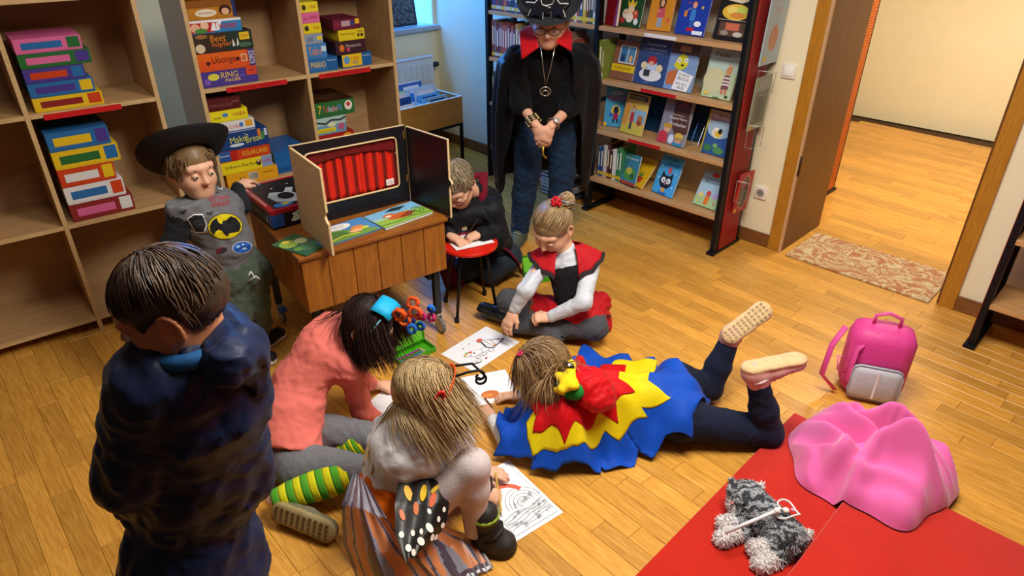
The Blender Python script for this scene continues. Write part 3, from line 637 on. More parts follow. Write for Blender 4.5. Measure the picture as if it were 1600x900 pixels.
# doormat
rug = bpy.data.materials.new('rug'); rug.use_nodes = True
nt = rug.node_tree; L = nt.links.new; bs = nt.nodes['Principled BSDF']; bs.inputs['Roughness'].default_value = .95
tc = nt.nodes.new('ShaderNodeTexCoord'); n1 = nt.nodes.new('ShaderNodeTexNoise'); n1.inputs['Scale'].default_value = 7; n1.inputs['Detail'].default_value = 1.5; n1.inputs['Distortion'].default_value = 2
n2 = nt.nodes.new('ShaderNodeTexNoise'); n2.inputs['Scale'].default_value = 120; n2.inputs['Detail'].default_value = 4
cr = nt.nodes.new('ShaderNodeValToRGB'); cr.color_ramp.interpolation = 'CONSTANT'
for i, (p_, c) in enumerate(((0, '#bb7d52'), (.42, '#caa878'), (.5, '#d9c296'), (.57, '#c08a5e'), (.66, '#caa878'))):
    e = cr.color_ramp.elements[i] if i < 2 else cr.color_ramp.elements.new(p_)
    e.position = p_; e.color = lin(c) + (1,)
mx_ = nt.nodes.new('ShaderNodeMix'); mx_.data_type = 'RGBA'; mx_.blend_type = 'MULTIPLY'; mx_.inputs[0].default_value = .75
L(tc.outputs['Object'], n1.inputs['Vector']); L(tc.outputs['Object'], n2.inputs['Vector']); L(n1.outputs['Fac'], cr.inputs[0]); L(cr.outputs[0], mx_.inputs[6])
c2 = nt.nodes.new('ShaderNodeValToRGB'); c2.color_ramp.elements[0].position = .35; c2.color_ramp.elements[0].color = (.45, .42, .4, 1); c2.color_ramp.elements[1].position = .6
L(n2.outputs['Fac'], c2.inputs[0]); L(c2.outputs[0], mx_.inputs[7]); L(mx_.outputs[2], bs.inputs['Base Color'])
mb = MB(); mb.rbox((-1.455, 3.845, 0.0005), (-.64, 4.30, .011), .003, rug); o = mb.build('doormat'); tag(o, 'orange and beige patterned doormat lying in the doorway', 'rug')

# ================================================================== game shelf
GX, GY, GYAW = -3.46, 1.30, 83.6
PLY = wood('#b08a5c', '#c49d6c', (2, 12, 12), 0.5, 3.0)
EDGE = wood('#c2a06e', '#d6b684', (2, 30, 30), 0.5, 6.0)
OUT = M('#b7b6b4', .5, .03)
def game_shelf(label, x, y, yaw):
    t = thing('game_shelf', label, 'shelf', (x, y, 0), yaw)
    W, H, DP = 1.10, 1.56, .40
    for nm, a, b_ in (('side_panel', 0, .019), ('divider', .551, .570), ('side_panel', 1.081, 1.10)):
        mb = MB(); mb.box((a, .004, 0), (b_, DP, H), PLY); o = mb.build(nm, t)
        e = MB(); e.box((a, 0, 0), (b_, .0039, H), EDGE); e.build('edge_strip', o)
        if a == 0: e = MB(); e.box((-.001, .004, 0), (-.0001, DP, H), OUT); e.build('outer_laminate', o)
    for a, b_ in ((.0195, .5505), (.5705, 1.0805)):
        for z in (.08, .58, 1.10, H - .001):
            mb = MB(); mb.box((a, .006, z - .019), (b_, DP - .006, z), PLY); o = mb.build('shelf_board', t)
            e = MB(); e.box((a, .002, z - .019), (b_, .0059, z), EDGE); e.build('edge_strip', o)
    mb = MB(); mb.box((.0195, DP - .005, .08), (1.0805, DP - .001, H - .02), wood('#a8845a', '#b8946a', (2, 8, 8), .6, 3.0)); mb.build('back_panel', t)
    return t
gs = game_shelf('wooden two-column game shelf behind the puppet theatre', GX, GY, GYAW)
strip(gs, .125, .44, 1.094, LABR, 'Neue Spiele', '#7a0f12', y=.0015, h=.025, name='red_shelf_label')
strip(gs, .62, .93, 1.094, LABR, 'Spiele', '#7a0f12', y=.0015, h=.025, name='red_shelf_label')
gs2 = game_shelf('second wooden game shelf at the left edge behind the boy in navy', -3.60, .02, 83.6)
strip(gs2, .125, .44, 1.094, LABR, None, y=.0015, h=.025, name='red_shelf_label')
strip(gs2, .62, .93, 1.094, LABR, None, y=.0015, h=.025, name='red_shelf_label')
_g = {}
def game_box(label, x, z, w, d, h, lid, items=None, side=None, y=.02, yaw=0.0, shelf=(GX, GY, GYAW), base=None, top=None, group='board game boxes on the shelf'):
    x = max(x, .0205); gx, gy, ga = shelf; a = math.radians(ga)
    ox, oy = gx + x * math.cos(a) - y * math.sin(a), gy + x * math.sin(a) + y * math.cos(a)
    t = thing('game_box', label, 'game box', (ox, oy, z + .0005), ga + yaw, group)
    lm = M(lid, .4, .05, 15.0)
    mb = MB(); mb.box((.0015, .0015, 0), (w - .0015, d - .0015, h * .5), M(base or lid, .45, .05)); mb.build('box_base', t)
    mb = MB(); mb.box((0, 0, h * .08), (w, d, h - .0005), lm); mb.build('box_lid', t)
    if items: art('front_print', t, items, w, h * .92, frame((0, -.0002, h * .08), (1, 0, 0), (0, 0, 1)), .35)
    if top: art('top_print', t, top, w, d, frame((0, 0, h - .0004), (1, 0, 0), (0, 1, 0)), .3)
    if side: art('side_print', t, side, d, h * .92, frame((w + .0002, 0, h * .08), (0, 1, 0), (0, 0, 1)), .35)
    return t
U = 1.1005
game_box('purple game box reading RING DER MAGIER at the bottom of the upper left stack', .02, U, .28, .28, .075, '#4a3a8c', [('t', 'RING', .5, .66, .3, .42, '#e8c24a'), ('t', 'MAGIER', .55, .28, .27, .22, '#efd06a'), ('e', .22, .6, .1, .24, '#d9d04a'), ('e', .1, .3, .06, .22, '#7a5ab0'), ('r', .8, .45, .99, 1.0, '#d4472c'), ('t', 'SSS', .9, .78, .1, .15, '#2a1420'), ('e', .72, .5, .04, .08, '#6f5ac0')])
game_box('orange game box reading Ubongo with a purple KOSMOS end', .018, U + .0755, .28, .28, .085, '#d9541e', [('r', 0, .55, .84, 1, '#e0641e'), ('t', 'Ubongo', .46, .5, .42, .55, '#5a1e14'), ('p', [(.14, .4), (.18, .55), (.22, .4), (.18, .25)], '#3a1a24'), ('p', [(.66, .5), (.7, .65), (.74, .5), (.7, .35)], '#3a1a24'), ('r', .76, .3, .86, .75, '#e6c8a8'), ('r', .775, .35, .845, .7, '#c8642c'), ('r', .89, 0, 1, 1, '#39307c'), ('t', 'KOSMOS', .945, .5, .22, .35, '#e9e6f2', 90)])
game_box('dark brown game box with orange lettering and a yellow label', .018, U + .161, .285, .28, .09, '#3a2a22', [('r', .55, 0, 1, 1, '#27352c'), ('e', .1, .2, .08, .25, '#d9c8a8'), ('e', .15, .85, .1, .12, '#9c6a3a'), ('t', 'Beet', .42, .7, .26, .36, '#e2861e'), ('t', 'hüpfer!', .48, .33, .36, .38, '#d8752a'), ('r', .78, .48, .95, .9, '#e2bc2a'), ('t', 'Zoch', .865, .7, .12, .18, '#7a3a14'), ('p', [(.64, .15), (.66, .6), (.69, .2)], '#e6e6dc'), ('p', [(.71, .15), (.74, .65), (.76, .2)], '#e6e6dc'), ('e', .85, .2, .12, .14, '#4a6a52')])
game_box('red and blue game box reading Twister second from the top of its stack', .018, U + .2515, .245, .26, .06, '#2a7fc0', [('r', 0, 0, .45, 1, '#b8262a'), ('r', 0, .8, 1, 1, '#e6e8ea'), ('e', .1, .4, .09, .35, '#e2b08c'), ('e', .28, .55, .08, .32, '#e8c0a0'), ('e', .2, .15, .12, .2, '#4f8a3a'), ('p', [(.38, .1), (.45, .9), (.62, .9), (.55, .1)], '#eceff2'), ('t', 'Twister', .68, .5, .46, .55, '#c0282c')])
game_box('amber game box with a dark-haired child at the top of the upper left stack', .018, U + .312, .23, .25, .085, '#b87a1e', [('r', 0, .6, 1, 1, '#8a5216'), ('e', .38, .3, .22, .22, '#e6dcc4'), ('e', .78, .4, .13, .3, '#3a1f14'), ('e', .78, .32, .08, .2, '#e2b08c'), ('r', .93, 0, 1, 1, '#22306a'), ('t', 'Speicher', .38, .3, .3, .14, '#a06a3a')])
Lw = .5805
game_box('amber game box with a barcode at the bottom of the lower left stack', .035, Lw, .275, .27, .07, '#e2a21e', [('r', .42, .2, .6, .85, '#d8d2c0')] + [('r', .43 + i * .017, .25, .437 + i * .017, .8, '#3a3328') for i in range(10)] + [('t', 'NUR MUT!', .82, .65, .22, .12, '#6a4512'), ('r', .25, .35, .28, .6, '#7a4a12'), ('r', .32, .35, .34, .6, '#7a4a12')], y=.005)
game_box('yellow game box reading Silben-Rallye with a mauve HABA label', .012, Lw + .071, .27, .26, .065, '#e6d21e', [('t', 'Silben-Rallye', .38, .48, .62, .34, '#3a3a2c'), ('e', .73, .5, .05, .3, '#3c3428'), ('e', .73, .65, .03, .14, '#e6b08a'), ('r', .79, 0, 1, 1, '#8a9ac8'), ('t', 'HABA', .895, .52, .17, .32, '#a81c34')], y=.008)
game_box('orange-red game box reading Solarland with a blue end', .012, Lw + .137, .27, .26, .055, '#c8421e', [('r', 0, 0, .22, 1, '#2a5aa0'), ('t', 'Ravensb', .11, .6, .18, .2, '#dfe6f0'), ('r', .22, .0, .35, 1, '#b8281e'), ('t', 'SOLARLAND', .7, .5, .5, .5, '#f0c23a')], y=.01)
game_box('dark blue game box reading Make n Break with yellow lettering', .012, Lw + .193, .275, .26, .09, '#1f3f7c', [('t', 'Make', .42, .55, .3, .4, '#d8d64a', 4), ('t', "'n", .58, .75, .07, .2, '#e6e6c8'), ('t', 'Break', .72, .45, .32, .42, '#d8d64a', 4), ('e', .38, .2, .14, .1, '#c9dcea'), ('r', .8, .55, .86, .98, '#d9772a'), ('r', .87, .3, .92, .8, '#3f8a4a'), ('r', .93, .5, .98, .95, '#c9d4e4'), ('t', 'Ravensb', .1, .9, .16, .09, '#dfe6f0')], y=.012)
game_box('white game box with pink lettering and an orange emblem', .02, Lw + .284, .215, .25, .06, '#dcdcdc', [('t', 'Welt-Linkes', .42, .5, .55, .4, '#c24a5a'), ('r', .78, .3, .95, .9, '#e0a02a'), ('e', .68, .55, .05, .2, '#3f6fc0'), ('r', 0, 0, 1, .1, '#4a6ab8')], y=.012)
game_box('yellow game box with red HABA lettering under the maroon box', .012, Lw + .345, .19, .25, .058, '#e8d820', [('t', 'HABA', .78, .5, .32, .38, '#b01e2a'), ('e', .4, .55, .08, .2, '#4a8ac0'), ('t', 'HexiQ', .18, .35, .2, .2, '#3a3a20')], y=.012)
game_box('maroon game box lying on top of the lower left stack', .01, Lw + .404, .165, .30, .06, '#551a1c', [('t', 'STRUGGLE', .4, .4, .7, .26, '#8a5a4c'), ('t', 'PEGASUS', .85, .6, .2, .2, '#9a6a58')], y=.012, top=[('r', .1, .1, .9, .9, '#48161a')])
game_box('large blue game box standing out at the right of the lower left stack', .318, Lw, .2, .30, .12, '#1f5fa4', [('r', 0, 0, 1, .2, '#194f8c')], y=.05)
# upper right cell
game_box('blue game box reading PHARAO at the foot of the narrow stack', .577, U, .17, .2, .07, '#2a6aa8', [('t', 'PHARAO', .33, .5, .5, .5, '#e6c25a'), ('r', .63, 0, 1, 1, '#1f5f9c'), ('t', 'Ravensburger', .81, .75, .3, .15, '#e2e8f0')])
game_box('mid blue game box reading Tabu with orange letters', .577, U + .0705, .115, .2, .075, '#3f7fc0', [('t', 'Tabu', .4, .5, .62, .6, '#e28a2a'), ('r', .74, .4, .97, .8, '#c9dcec')])
game_box('grey-blue small game box with a yellow square', .577, U + .146, .102, .19, .052, '#8a9ab0', [('t', 'at!', .3, .5, .3, .55, '#3c4a60'), ('r', .68, .3, .95, .7, '#e6c83a')])
game_box('small yellow HABA game box below the pink one', .577, U + .1985, .1, .19, .052, '#e2cc1e', [('t', 'HABA', .74, .5, .36, .3, '#b0281e'), ('e', .2, .5, .12, .28, '#3a3424')])
game_box('small pink game box with red HABA lettering', .577, U + .251, .098, .19, .052, '#d8689c', [('t', 'HABA', .65, .5, .5, .4, '#a81c44'), ('t', 'sit', .2, .4, .16, .3, '#5a2440')])
game_box('small yellow game box on top of the narrow stack', .577, U + .3035, .097, .19, .05, '#e6d42a', [('e', .2, .45, .12, .3, '#4a3a24'), ('t', 'HABA', .7, .5, .4, .35, '#b0281e')])
game_box('yellow and blue game box reading Logo PIX at the foot of its stack', .775, U, .185, .2, .07, '#1f5fa0', [('r', 0, 0, .66, 1, '#e2bc22'), ('t', 'Logo', .44, .65, .26, .32, '#c0382a'), ('t', 'PIX', .44, .3, .18, .3, '#2a5aa0'), ('e', .15, .55, .1, .32, '#5a9ac8'), ('t', 'Ravensburger', .83, .75, .28, .14, '#e2e8f0')], yaw=3)
game_box('dark maroon game box with pink creatures in the upper right cell', .745, U + .0705, .185, .22, .072, '#3c1f2a', [('t', 'Mysteriös', .58, .55, .5, .34, '#c8b0b4'), ('e', .2, .45, .08, .28, '#d8742a'), ('e', .4, .3, .06, .18, '#b8446a')], yaw=2)
game_box('yellow game box reading Fahrzeuge with small vehicles', .77, U + .143, .158, .22, .056, '#e0c81e', [('t', 'Fahrzeuge', .36, .55, .56, .3, '#4a4420'), ('r', .72, .2, .8, .5, '#2a2a20'), ('r', .84, .2, .94, .5, '#2a2a20'), ('r', .72, .6, .95, .85, '#b8a428')], yaw=2)
game_box('plum red game box on top of the upper right stack', .745, U + .2, .165, .2, .055, '#6a1a34', [('r', .3, .25, .62, .8, '#b89aa4'), ('e', .7, .5, .06, .28, '#2f4a8c'), ('r', .8, .4, .96, .9, '#e2bc2a'), ('e', .15, .5, .1, .2, '#8a2a4a')], yaw=2)
# lower right cell
game_box('crimson game box peeping out beneath the picture box', .577, Lw + .10, .215, .24, .075, '#a81e1c', [('t', 'HOPPLA', .5, .45, .3, .25, '#e6b89a'), ('e', .82, .6, .12, .3, '#e09a2a')])
game_box('plain grey-blue game box at the very bottom of the lower right cell', .577, Lw, .22, .24, .099, '#5a6a80', [('r', .1, .2, .9, .8, '#6a7a90')])
game_box('pale blue picture game box with a yellow title stripe', .577, Lw + .1755, .175, .22, .095, '#6a9ab8', [('r', 0, .5, 1, 1, '#a8c8c0'), ('l', [(0, .75), (.3, .6), (.5, .8), (.8, .72), (1, .85)], .06, '#24303c'), ('r', .0, .05, .62, .32, '#e6d02a'), ('t', 'Sammelnummer', .31, .18, .5, .14, '#5a5a1a'), ('e', .82, .3, .12, .22, '#b85a8a'), ('e', .5, .5, .14, .14, '#d8e0b0')])
game_box('green game box with multicoloured letters and a brown top', .577, Lw + .271, .24, .30, .085, '#2a6a34', [('t', '7', .12, .5, .08, .6, '#e6c83a'), ('t', 'Tu', .25, .48, .12, .45, '#d84a5a'), ('t', 'lie', .38, .48, .1, .45, '#c8d0e8'), ('t', 'be', .5, .48, .11, .45, '#e09ab0'), ('t', 'ru', .61, .48, .1, .45, '#6fa0e0'), ('e', .84, .55, .1, .35, '#e6e2da'), ('e', .84, .62, .05, .16, '#b8342a')], top=[('r', 0, 0, 1, 1, '#3c2418'), ('e', .5, .5, .35, .3, '#4e3122')])
# boxes on the second shelf
S2_ = (-3.60, .02, 83.6)
cols2 = ['#c8421e', '#e2bc22', '#2a6aa8', '#4a3a8c', '#2a6a34', '#d8689c', '#8a2a2a', '#dcdcdc']
k_ = 0
for cx_ in (.03, .60):
    for z0 in (Lw, U):
        z = z0
        for i in range(5):
            h = .06 + .012 * ((i * 3 + k_) % 3); c = cols2[(k_ * 3 + i) % 8]
            game_box('%s game box, %s up in the %s %s stack of the far left shelf' % ({'#c8421e': 'orange-red', '#e2bc22': 'yellow', '#2a6aa8': 'blue', '#4a3a8c': 'purple', '#2a6a34': 'green', '#d8689c': 'pink', '#8a2a2a': 'maroon', '#dcdcdc': 'white'}[c], ['lowest', 'second', 'third', 'fourth', 'fifth'][i], 'upper' if z0 == U else 'lower', 'left' if cx_ < .1 else 'right'), cx_, z, .27 - .02 * (i % 3), .26, h, c, [('r', .1, .2, .7, .7, cols2[(k_ + i * 5 + 3) % 8]), ('r', .78, .1, .97, .9, cols2[(i + k_ + 5) % 8])], shelf=S2_)
            z += h + .0008
        k_ += 1
# ================================================================== wooden crate on castors
CB, CYAW, CW, CD = (-2.364, 1.128), 81.5, .718, .684
def CL(x, y, z=0.0):
    a = math.radians(CYAW); return A3(CB[0] + x * math.cos(a) - y * math.sin(a), CB[1] + x * math.sin(a) + y * math.cos(a), z)
t = thing('book_crate', 'brown panelled wooden book crate on castors under the puppet theatre', 'crate', (CB[0], CB[1], 0), CYAW)
PINE = wood('#8a5018', '#a8681f', (14, 14, 2), .42, 4.0, .10)
PINE2 = wood('#7d4716', '#9a5c1c', (2, 14, 14), .4, 4.0)
CT, CBOT = .63, .36
n = 6; bw = CW / n
me0 = None
def board(x0, x1, side):
    mb = MB()
    if side == 'front': mb.rbox((x0 + .001, 0.012, CBOT), (x1 - .001, .030, CT - .018), .003, PINE)
    elif side == 'rear': mb.rbox((x0 + .001, CD - .03, CBOT), (x1 - .001, CD - .012, CT - .018), .003, PINE)
    elif side == 'left': mb.rbox((.012, x0 + .001, CBOT), (.030, x1 - .001, CT - .018), .003, PINE)
    else: mb.rbox((CW - .030, x0 + .001, CBOT), (CW - .012, x1 - .001, CT - .018), .003, PINE)
    mb.build('side_board', t)
for i in range(n):
    board(.012 + i * (CW - .024) / n, .012 + (i + 1) * (CW - .024) / n, 'front'); board(.012 + i * (CW - .024) / n, .012 + (i + 1) * (CW - .024) / n, 'rear')
    board(.032 + i * (CD - .064) / n, .032 + (i + 1) * (CD - .064) / n, 'left'); board(.032 + i * (CD - .064) / n, .032 + (i + 1) * (CD - .064) / n, 'right')
mb = MB(); mb.rbox((0, 0, CT - .018), (CW, CD, CT), .004, PINE2); mb.build('top_board', t)
mb = MB(); mb.box((.031, .031, CBOT + .004), (CW - .031, CD - .031, CBOT + .016), PINE2); mb.build('bottom_board', t)
GREYM = M('#2a2d33', .4, metal=.4); CHR = M('#b8bcc2', .25, metal=.8); RUB = M('#6a6a6a', .6); HUB = M('#c9c9c4', .4)
for x, y in ((.055, .055), (CW - .055, .055), (.055, CD - .055), (CW - .055, CD - .055)):
    mb = MB(); mb.rbox((x - .016, y - .016, .108), (x + .016, y + .016, CBOT), .003, GREYM); mb.build('leg', t)
    c = MB(); c.lathe([(.018, 0), (.018, .012)], CHR, 14, T(x, y, .095)); c.box((x - .012, y - .024, .045), (x - .009, y + .016, .096), CHR); c.box((x + .009, y - .024, .045), (x + .012, y + .016, .096), CHR)
    q = c.build('castor', t)
    mxw = T(x, y - .02, .042) @ Matrix.Rotation(math.radians(90), 4, 'Y')
    c = MB(); c.lathe([(.034, -.008), (.041, -.008), (.042, 0), (.041, .008), (.034, .008)], RUB, 20, mxw, cap=False); c.build('tyre', q, 40)
    c = MB(); c.lathe([(.0, -.007), (.034, -.007), (.034, .007), (.0, .007)], HUB, 20, mxw, cap=False); c.build('wheel_hub', q, 40)
    if x < .1 and y > .3: c = MB(); c.rbox((x - .02, y - .065, .075), (x + .02, y - .02, .09), .003, M('#2f62b8', .4)); c.build('brake_pedal', q)
mb = MB(); mb.box((.07, .06, .30), (.09, CD - .06, .32), GREYM); mb.build('under_rail', t)
mb = MB(); mb.box((CW - .09, .06, .30), (CW - .07, CD - .06, .32), GREYM); mb.build('under_rail', t)

# ================================================================== puppet theatre
BIR = wood('#c7a67a', '#d8ba8e', (3, 10, 10), .5, 4.0); BIRE = M('#dcc08f', .5, .06, 50.0); BLK = M('#17171c', .35, .1, 6.0)
o0, hg = A3(-2.636, 1.305, CT + .001), A3(-2.548, 1.842, CT + .001)
tv = hg - o0; tw = math.hypot(tv[0], tv[1]); tyaw = math.degrees(math.atan2(tv[1], tv[0]))
t = thing('puppet_theatre', 'folding tabletop puppet theatre with a red curtain', 'puppet theatre', tuple(o0), tyaw)
TH = .372
def panel(name, x0, x1, z0, z1, parent, mx=None):     # birch board, black on the inside (-y)
    mb = MB(); mb.box((x0, .0021, z0), (x1, .012, z1), BIR, mx); mb.box((x0 + .0006, 0, z0 + .0006), (x1 - .0006, .002, z1 - .0006), BLK, mx)
    return mb.build(name, parent)
ol, orr, ob, otp = .055, tw - .05, .085, TH - .045
mb = MB()
outer = [(0, 0), (tw, 0), (tw, TH), (0, TH)]
for (x0, x1, z0, z1) in ((0, ol, 0, TH), (orr, tw, 0, TH), (ol, orr, 0, ob), (ol, orr, otp, TH)):
    mb.box((x0, .0021, z0), (x1, .012, z1), BIR); mb.box((x0, 0, z0), (x1, .002, z1), BLK)
mb.box((-.0005, -.0005, TH), (tw + .0005, .0125, TH + .0015), BIRE)
q = mb.build('stage_front', t)
rim = []
r_ = .02
for cx_, cz_, a0 in ((orr - r_, otp - r_, 0), (ol + r_, otp - r_, 90), (ol + r_, ob + r_, 180), (orr - r_, ob + r_, 270)):
    for k in range(5): rim.append((cx_ + r_ * math.cos(math.radians(a0 + k * 22.5)), -.002, cz_ + r_ * math.sin(math.radians(a0 + k * 22.5))))
mb = MB(); mb.tube(rim, .004, BIRE, 6, closed=True); mb.build('opening_rim', q, True)
# curtain: pleated red cloth hanging in the opening with a darker valance
CUR = bpy.data.materials.new('curtain_print'); CUR.use_nodes = True
nt = CUR.node_tree; tc = nt.nodes.new('ShaderNodeTexCoord'); wv = nt.nodes.new('ShaderNodeTexWave'); wv.inputs['Scale'].default_value = 6.5; wv.inputs['Distortion'].default_value = 1.2; wv.inputs['Detail'].default_value = 1
cr = nt.nodes.new('ShaderNodeValToRGB'); cr.color_ramp.elements[0].color = lin('#7d0d08') + (1,); cr.color_ramp.elements[0].position = .15; cr.color_ramp.elements[1].color = lin('#e0240c') + (1,); cr.color_ramp.elements[1].position = .5
mp_ = nt.nodes.new('ShaderNodeMapping'); mp_.inputs['Scale'].default_value = (1, .1, .12)
nt.links.new(tc.outputs['Object'], mp_.inputs[0]); nt.links.new(mp_.outputs[0], wv.inputs['Vector']); nt.links.new(wv.outputs['Fac'], cr.inputs[0]); nt.links.new(cr.outputs[0], nt.nodes['Principled BSDF'].inputs['Base Color']); nt.nodes['Principled BSDF'].inputs['Roughness'].default_value = .5
CUR0 = M('#d5200e', .6); VAL = M('#6e0d0c', .6, .12, 10.0, stretch=(5, 1, 1))
def pleat(x0, x1, z0, z1, y0, amp, k, swag=0.0):
    g = []
    for i in range(9):
        rw = []
        for j in range(97):
            u = j / 96; v = i / 8; x = x0 + (x1 - x0) * u
            zb = z0 + swag * (math.sin(u * math.pi) ** .7)
            rw.append((x, y0 + amp * math.sin(u * k * 2 * math.pi) + .3 * amp * math.sin(u * k * 4.7 * math.pi + v), zb + (z1 - zb) * v))
        g.append(rw)
    return g
mb = MB(); mb.sheet(pleat(ol, orr, ob - .01, otp + .01, .020, .004, 11), CUR, thick=.002); cu = mb.build('curtain', t, True)
mb = MB(); mb.sheet(pleat(ol, orr, otp - .075, otp + .01, .0115, .002, 7, .03), VAL, thick=.0015); mb.build('valance', t, True)
mb = MB(); mb.rbox((orr - .062, .0105, ob + .012), (orr - .022, .0125, ob + .042), .001, M('#f2eeea', .4)); lb = mb.build('maker_label', t)
art('lettering', lb, [('t', 'TOLLE', .5, .68, .6, .2, '#b0182a'), ('t', 'ROLLE', .5, .36, .7, .22, '#b0182a')], .04, .03, frame((orr - .062, .0103, ob + .012), (1, 0, 0), (0, 0, 1)))
# wings
def wing(px_, end, notch, name):
    d = A3(end[0], end[1], 0) - A3(px_[0], px_[1], 0); L_ = np.linalg.norm(d)
    # outline in (length, height) with a finger notch/tab on the free edge
    pts = [(0, 0), (L_, 0)]
    if notch > 0: pts += [(L_, .14), (L_ - .02, .15), (L_ - .028, .165), (L_ - .02, .18), (L_ - .006, .19), (L_ - .006, TH)]
    else: pts += [(L_, .15), (L_ + .012, .158), (L_ + .018, .17), (L_ + .012, .182), (L_, .19), (L_, TH)]
    pts += [(0, TH)]
    return pts, d / L_
for nm, p0, e, nt_, inner in (('left_wing', o0, (-2.306, 1.252), 1, -1), ('right_wing', hg, (-2.256, 1.847), -1, 1)):
    pts, dr = wing(p0, e, nt_, nm)
    nrm = A3(-dr[1], dr[0], 0)
    # local frame of theatre
    iv = Matrix.Rotation(math.radians(-tyaw), 4, 'Z') @ Matrix.Translation(-Vector(o0))
    mxw = iv @ frame(p0 + dr * .013, dr, (0, 0, 1))
    mb = MB()
    # board: birch core, black inner face; prism local z = thickness direction = dr x up
    mb.prism(pts, -.005, .005, BIRE, mxw)
    w_ = mb.build(nm, t)
    s_ = inner      # sign of local z pointing at the inside
    zz = -.0056 if nm == 'right_wing' else .0056
    zi = .0056 if nm == 'right_wing' else -.0056
    cx_ = sum(p_[0] for p_ in pts) / len(pts); cy_ = TH / 2
    inset = [(p_[0] + (.003 if p_[0] < .05 else -.003), p_[1] + (.003 if p_[1] < .05 else (-.003 if p_[1] > TH - .05 else 0))) for p_ in pts]
    # which side is inside? towards the other wing
    zdir = np.cross(dr, A3(0, 0, 1)); mid = (A3(*hg) + A3(*o0)) / 2 + dr * .15; side = 1 if np.dot(mid - p0, zdir) > 0 else -1
    mb = MB(); mb.prism(inset, side * .0052 - (.0006 if side < 0 else 0), side * .0052 + (.0006 if side > 0 else 0), BLK, mxw); mb.build('black_inner_face', w_)
    mb = MB(); mb.prism(inset, -side * .0052 - (.0006 if side > 0 else 0), -side * .0052 + (.0006 if side < 0 else 0), BIR, mxw); mb.build('birch_outer_face', w_)
BRASS = M('#a88a4a', .35, metal=.8)
for z in (.1, .31):
    mb = MB(); mb.rbox((tw - .012, -.003, z), (tw + .002, -.0005, z + .035), .001, BRASS); mb.tube([(tw + .004, -.004, z), (tw + .004, -.004, z + .035)], .003, BRASS, 8); mb.build('hinge', t, 40)
# picture books lying on the crate
def crate_book(label, px, yaw, w, d, cover, items, z=CT + .001, th=.006):
    a = math.radians(CYAW + yaw); ex = A3(math.cos(a), math.sin(a), 0); ey = A3(-ex[1], ex[0], 0)
    o = P(px[0], px[1], z); return face_book(label, w, d, th, cover, items, o, ex, ey, 'picture books lying on the crate')
crate_book('green forest picture book sticking out under the left theatre wing', (479, 401), 24, .13, .20, '#3f6a44', [('r', 0, .0, 1, .55, '#2f5a48'), ('e', .3, .7, .3, .2, '#8fae4a'), ('e', .55, .3, .35, .2, '#4a7a5a'), ('e', .35, .82, .12, .08, '#e6d44a'), ('e', .7, .6, .2, .14, '#c8cf9a'), ('e', .2, .35, .14, .1, '#5f8f4a'), ('e', .8, .15, .14, .1, '#3a6a7a')])
crate_book('blue and green picture book with a white speech bubble in the theatre', (521, 383), 6, .24, .17, '#4a8ac4', [('p', [(0, 0), (0, .75), (.3, .7), (.6, .35), (.9, .2), (1, 0)], '#6a9a44'), ('e', .2, .35, .25, .22, '#4a7f3c'), ('e', .42, .78, .24, .18, '#eef0ee'), ('t', 'Ich bin', .42, .83, .24, .07, '#6a5a5a'), ('t', 'so frei', .42, .72, .2, .06, '#6a5a5a'), ('e', .68, .45, .14, .12, '#d98a4a'), ('e', .6, .3, .14, .1, '#e6b07a'), ('e', .8, .32, .08, .07, '#c8d84a'), ('l', [(0, .1), (.3, .2), (.6, .12)], .04, '#d8d84a')])
crate_book('picture book with a red fox on a meadow at the right of the theatre', (603, 360), 8, .27, .17, '#9cc4b8', [('r', 0, 0, 1, .45, '#8fb84a'), ('r', 0, .6, 1, 1, '#7ab8dc'), ('e', .5, .4, .26, .18, '#c0622a'), ('e', .33, .58, .12, .12, '#c86a2e'), ('e', .3, .55, .06, .06, '#efe2cc'), ('p', [(.4, .3), (.62, .2), (.8, .4), (.7, .5)], '#8a3f1e'), ('p', [(.35, .85), (.55, .95), (.8, .86), (.6, .72)], '#24303c'), ('o', .85, .4, .12, .2, .02, '#5a8a2a'), ('o', .85, .4, .07, .12, .02, '#5a8a2a'), ('l', [(.0, .15), (.3, .1), (.6, .16), (1, .08)], .02, '#5f8f34')], th=.012)
# big black and red game box
t = thing('game_box', 'large flat black and red game box with white ghost on the crate', 'game box', tuple(A3(-3.075, 1.235, CT + .001)), -6.0)
mb = MB(); mb.box((.002, .002, 0), (.383, .278, .06), M('#101014', .4)); mb.build('box_base', t)
mb = MB(); mb.box((0, 0, .01), (.385, .28, .088), M('#1a1a1f', .35)); mb.build('box_lid', t)
art('top_print', t, [('r', 0, 0, 1, .1, '#b3202c'), ('r', 0, 0, .05, 1, '#b3202c'), ('r', .94, 0, 1, 1, '#b3202c'), ('l', [(.12, .05), (.8, .05)], .012, '#e6cfd0'), ('r', 0, 0, .09, .34, '#2f62a8'), ('p', [(.42, .3), (.55, .2), (.75, .24), (.84, .4), (.88, .62), (.8, .8), (.74, .86), (.7, .7), (.55, .62), (.4, .72), (.36, .62), (.5, .5), (.46, .42)], '#c3d0d2'), ('e', .62, .47, .12, .13, '#26262c'), ('e', .8, .86, .07, .08, '#dfe6e6'), ('e', .3, .4, .012, .02, '#dfe6e6'), ('e', .25, .7, .012, .02, '#dfe6e6'), ('e', .35, .8, .01, .016, '#dfe6e6'), ('e', .88, .28, .075, .16, '#3f86c8'), ('p', [(.82, .34), (.86, .42), (.9, .3), (.84, .26)], '#e6d03a')], .385, .28, frame((0, 0, .0882), (1, 0, 0), (0, 1, 0)), .25)
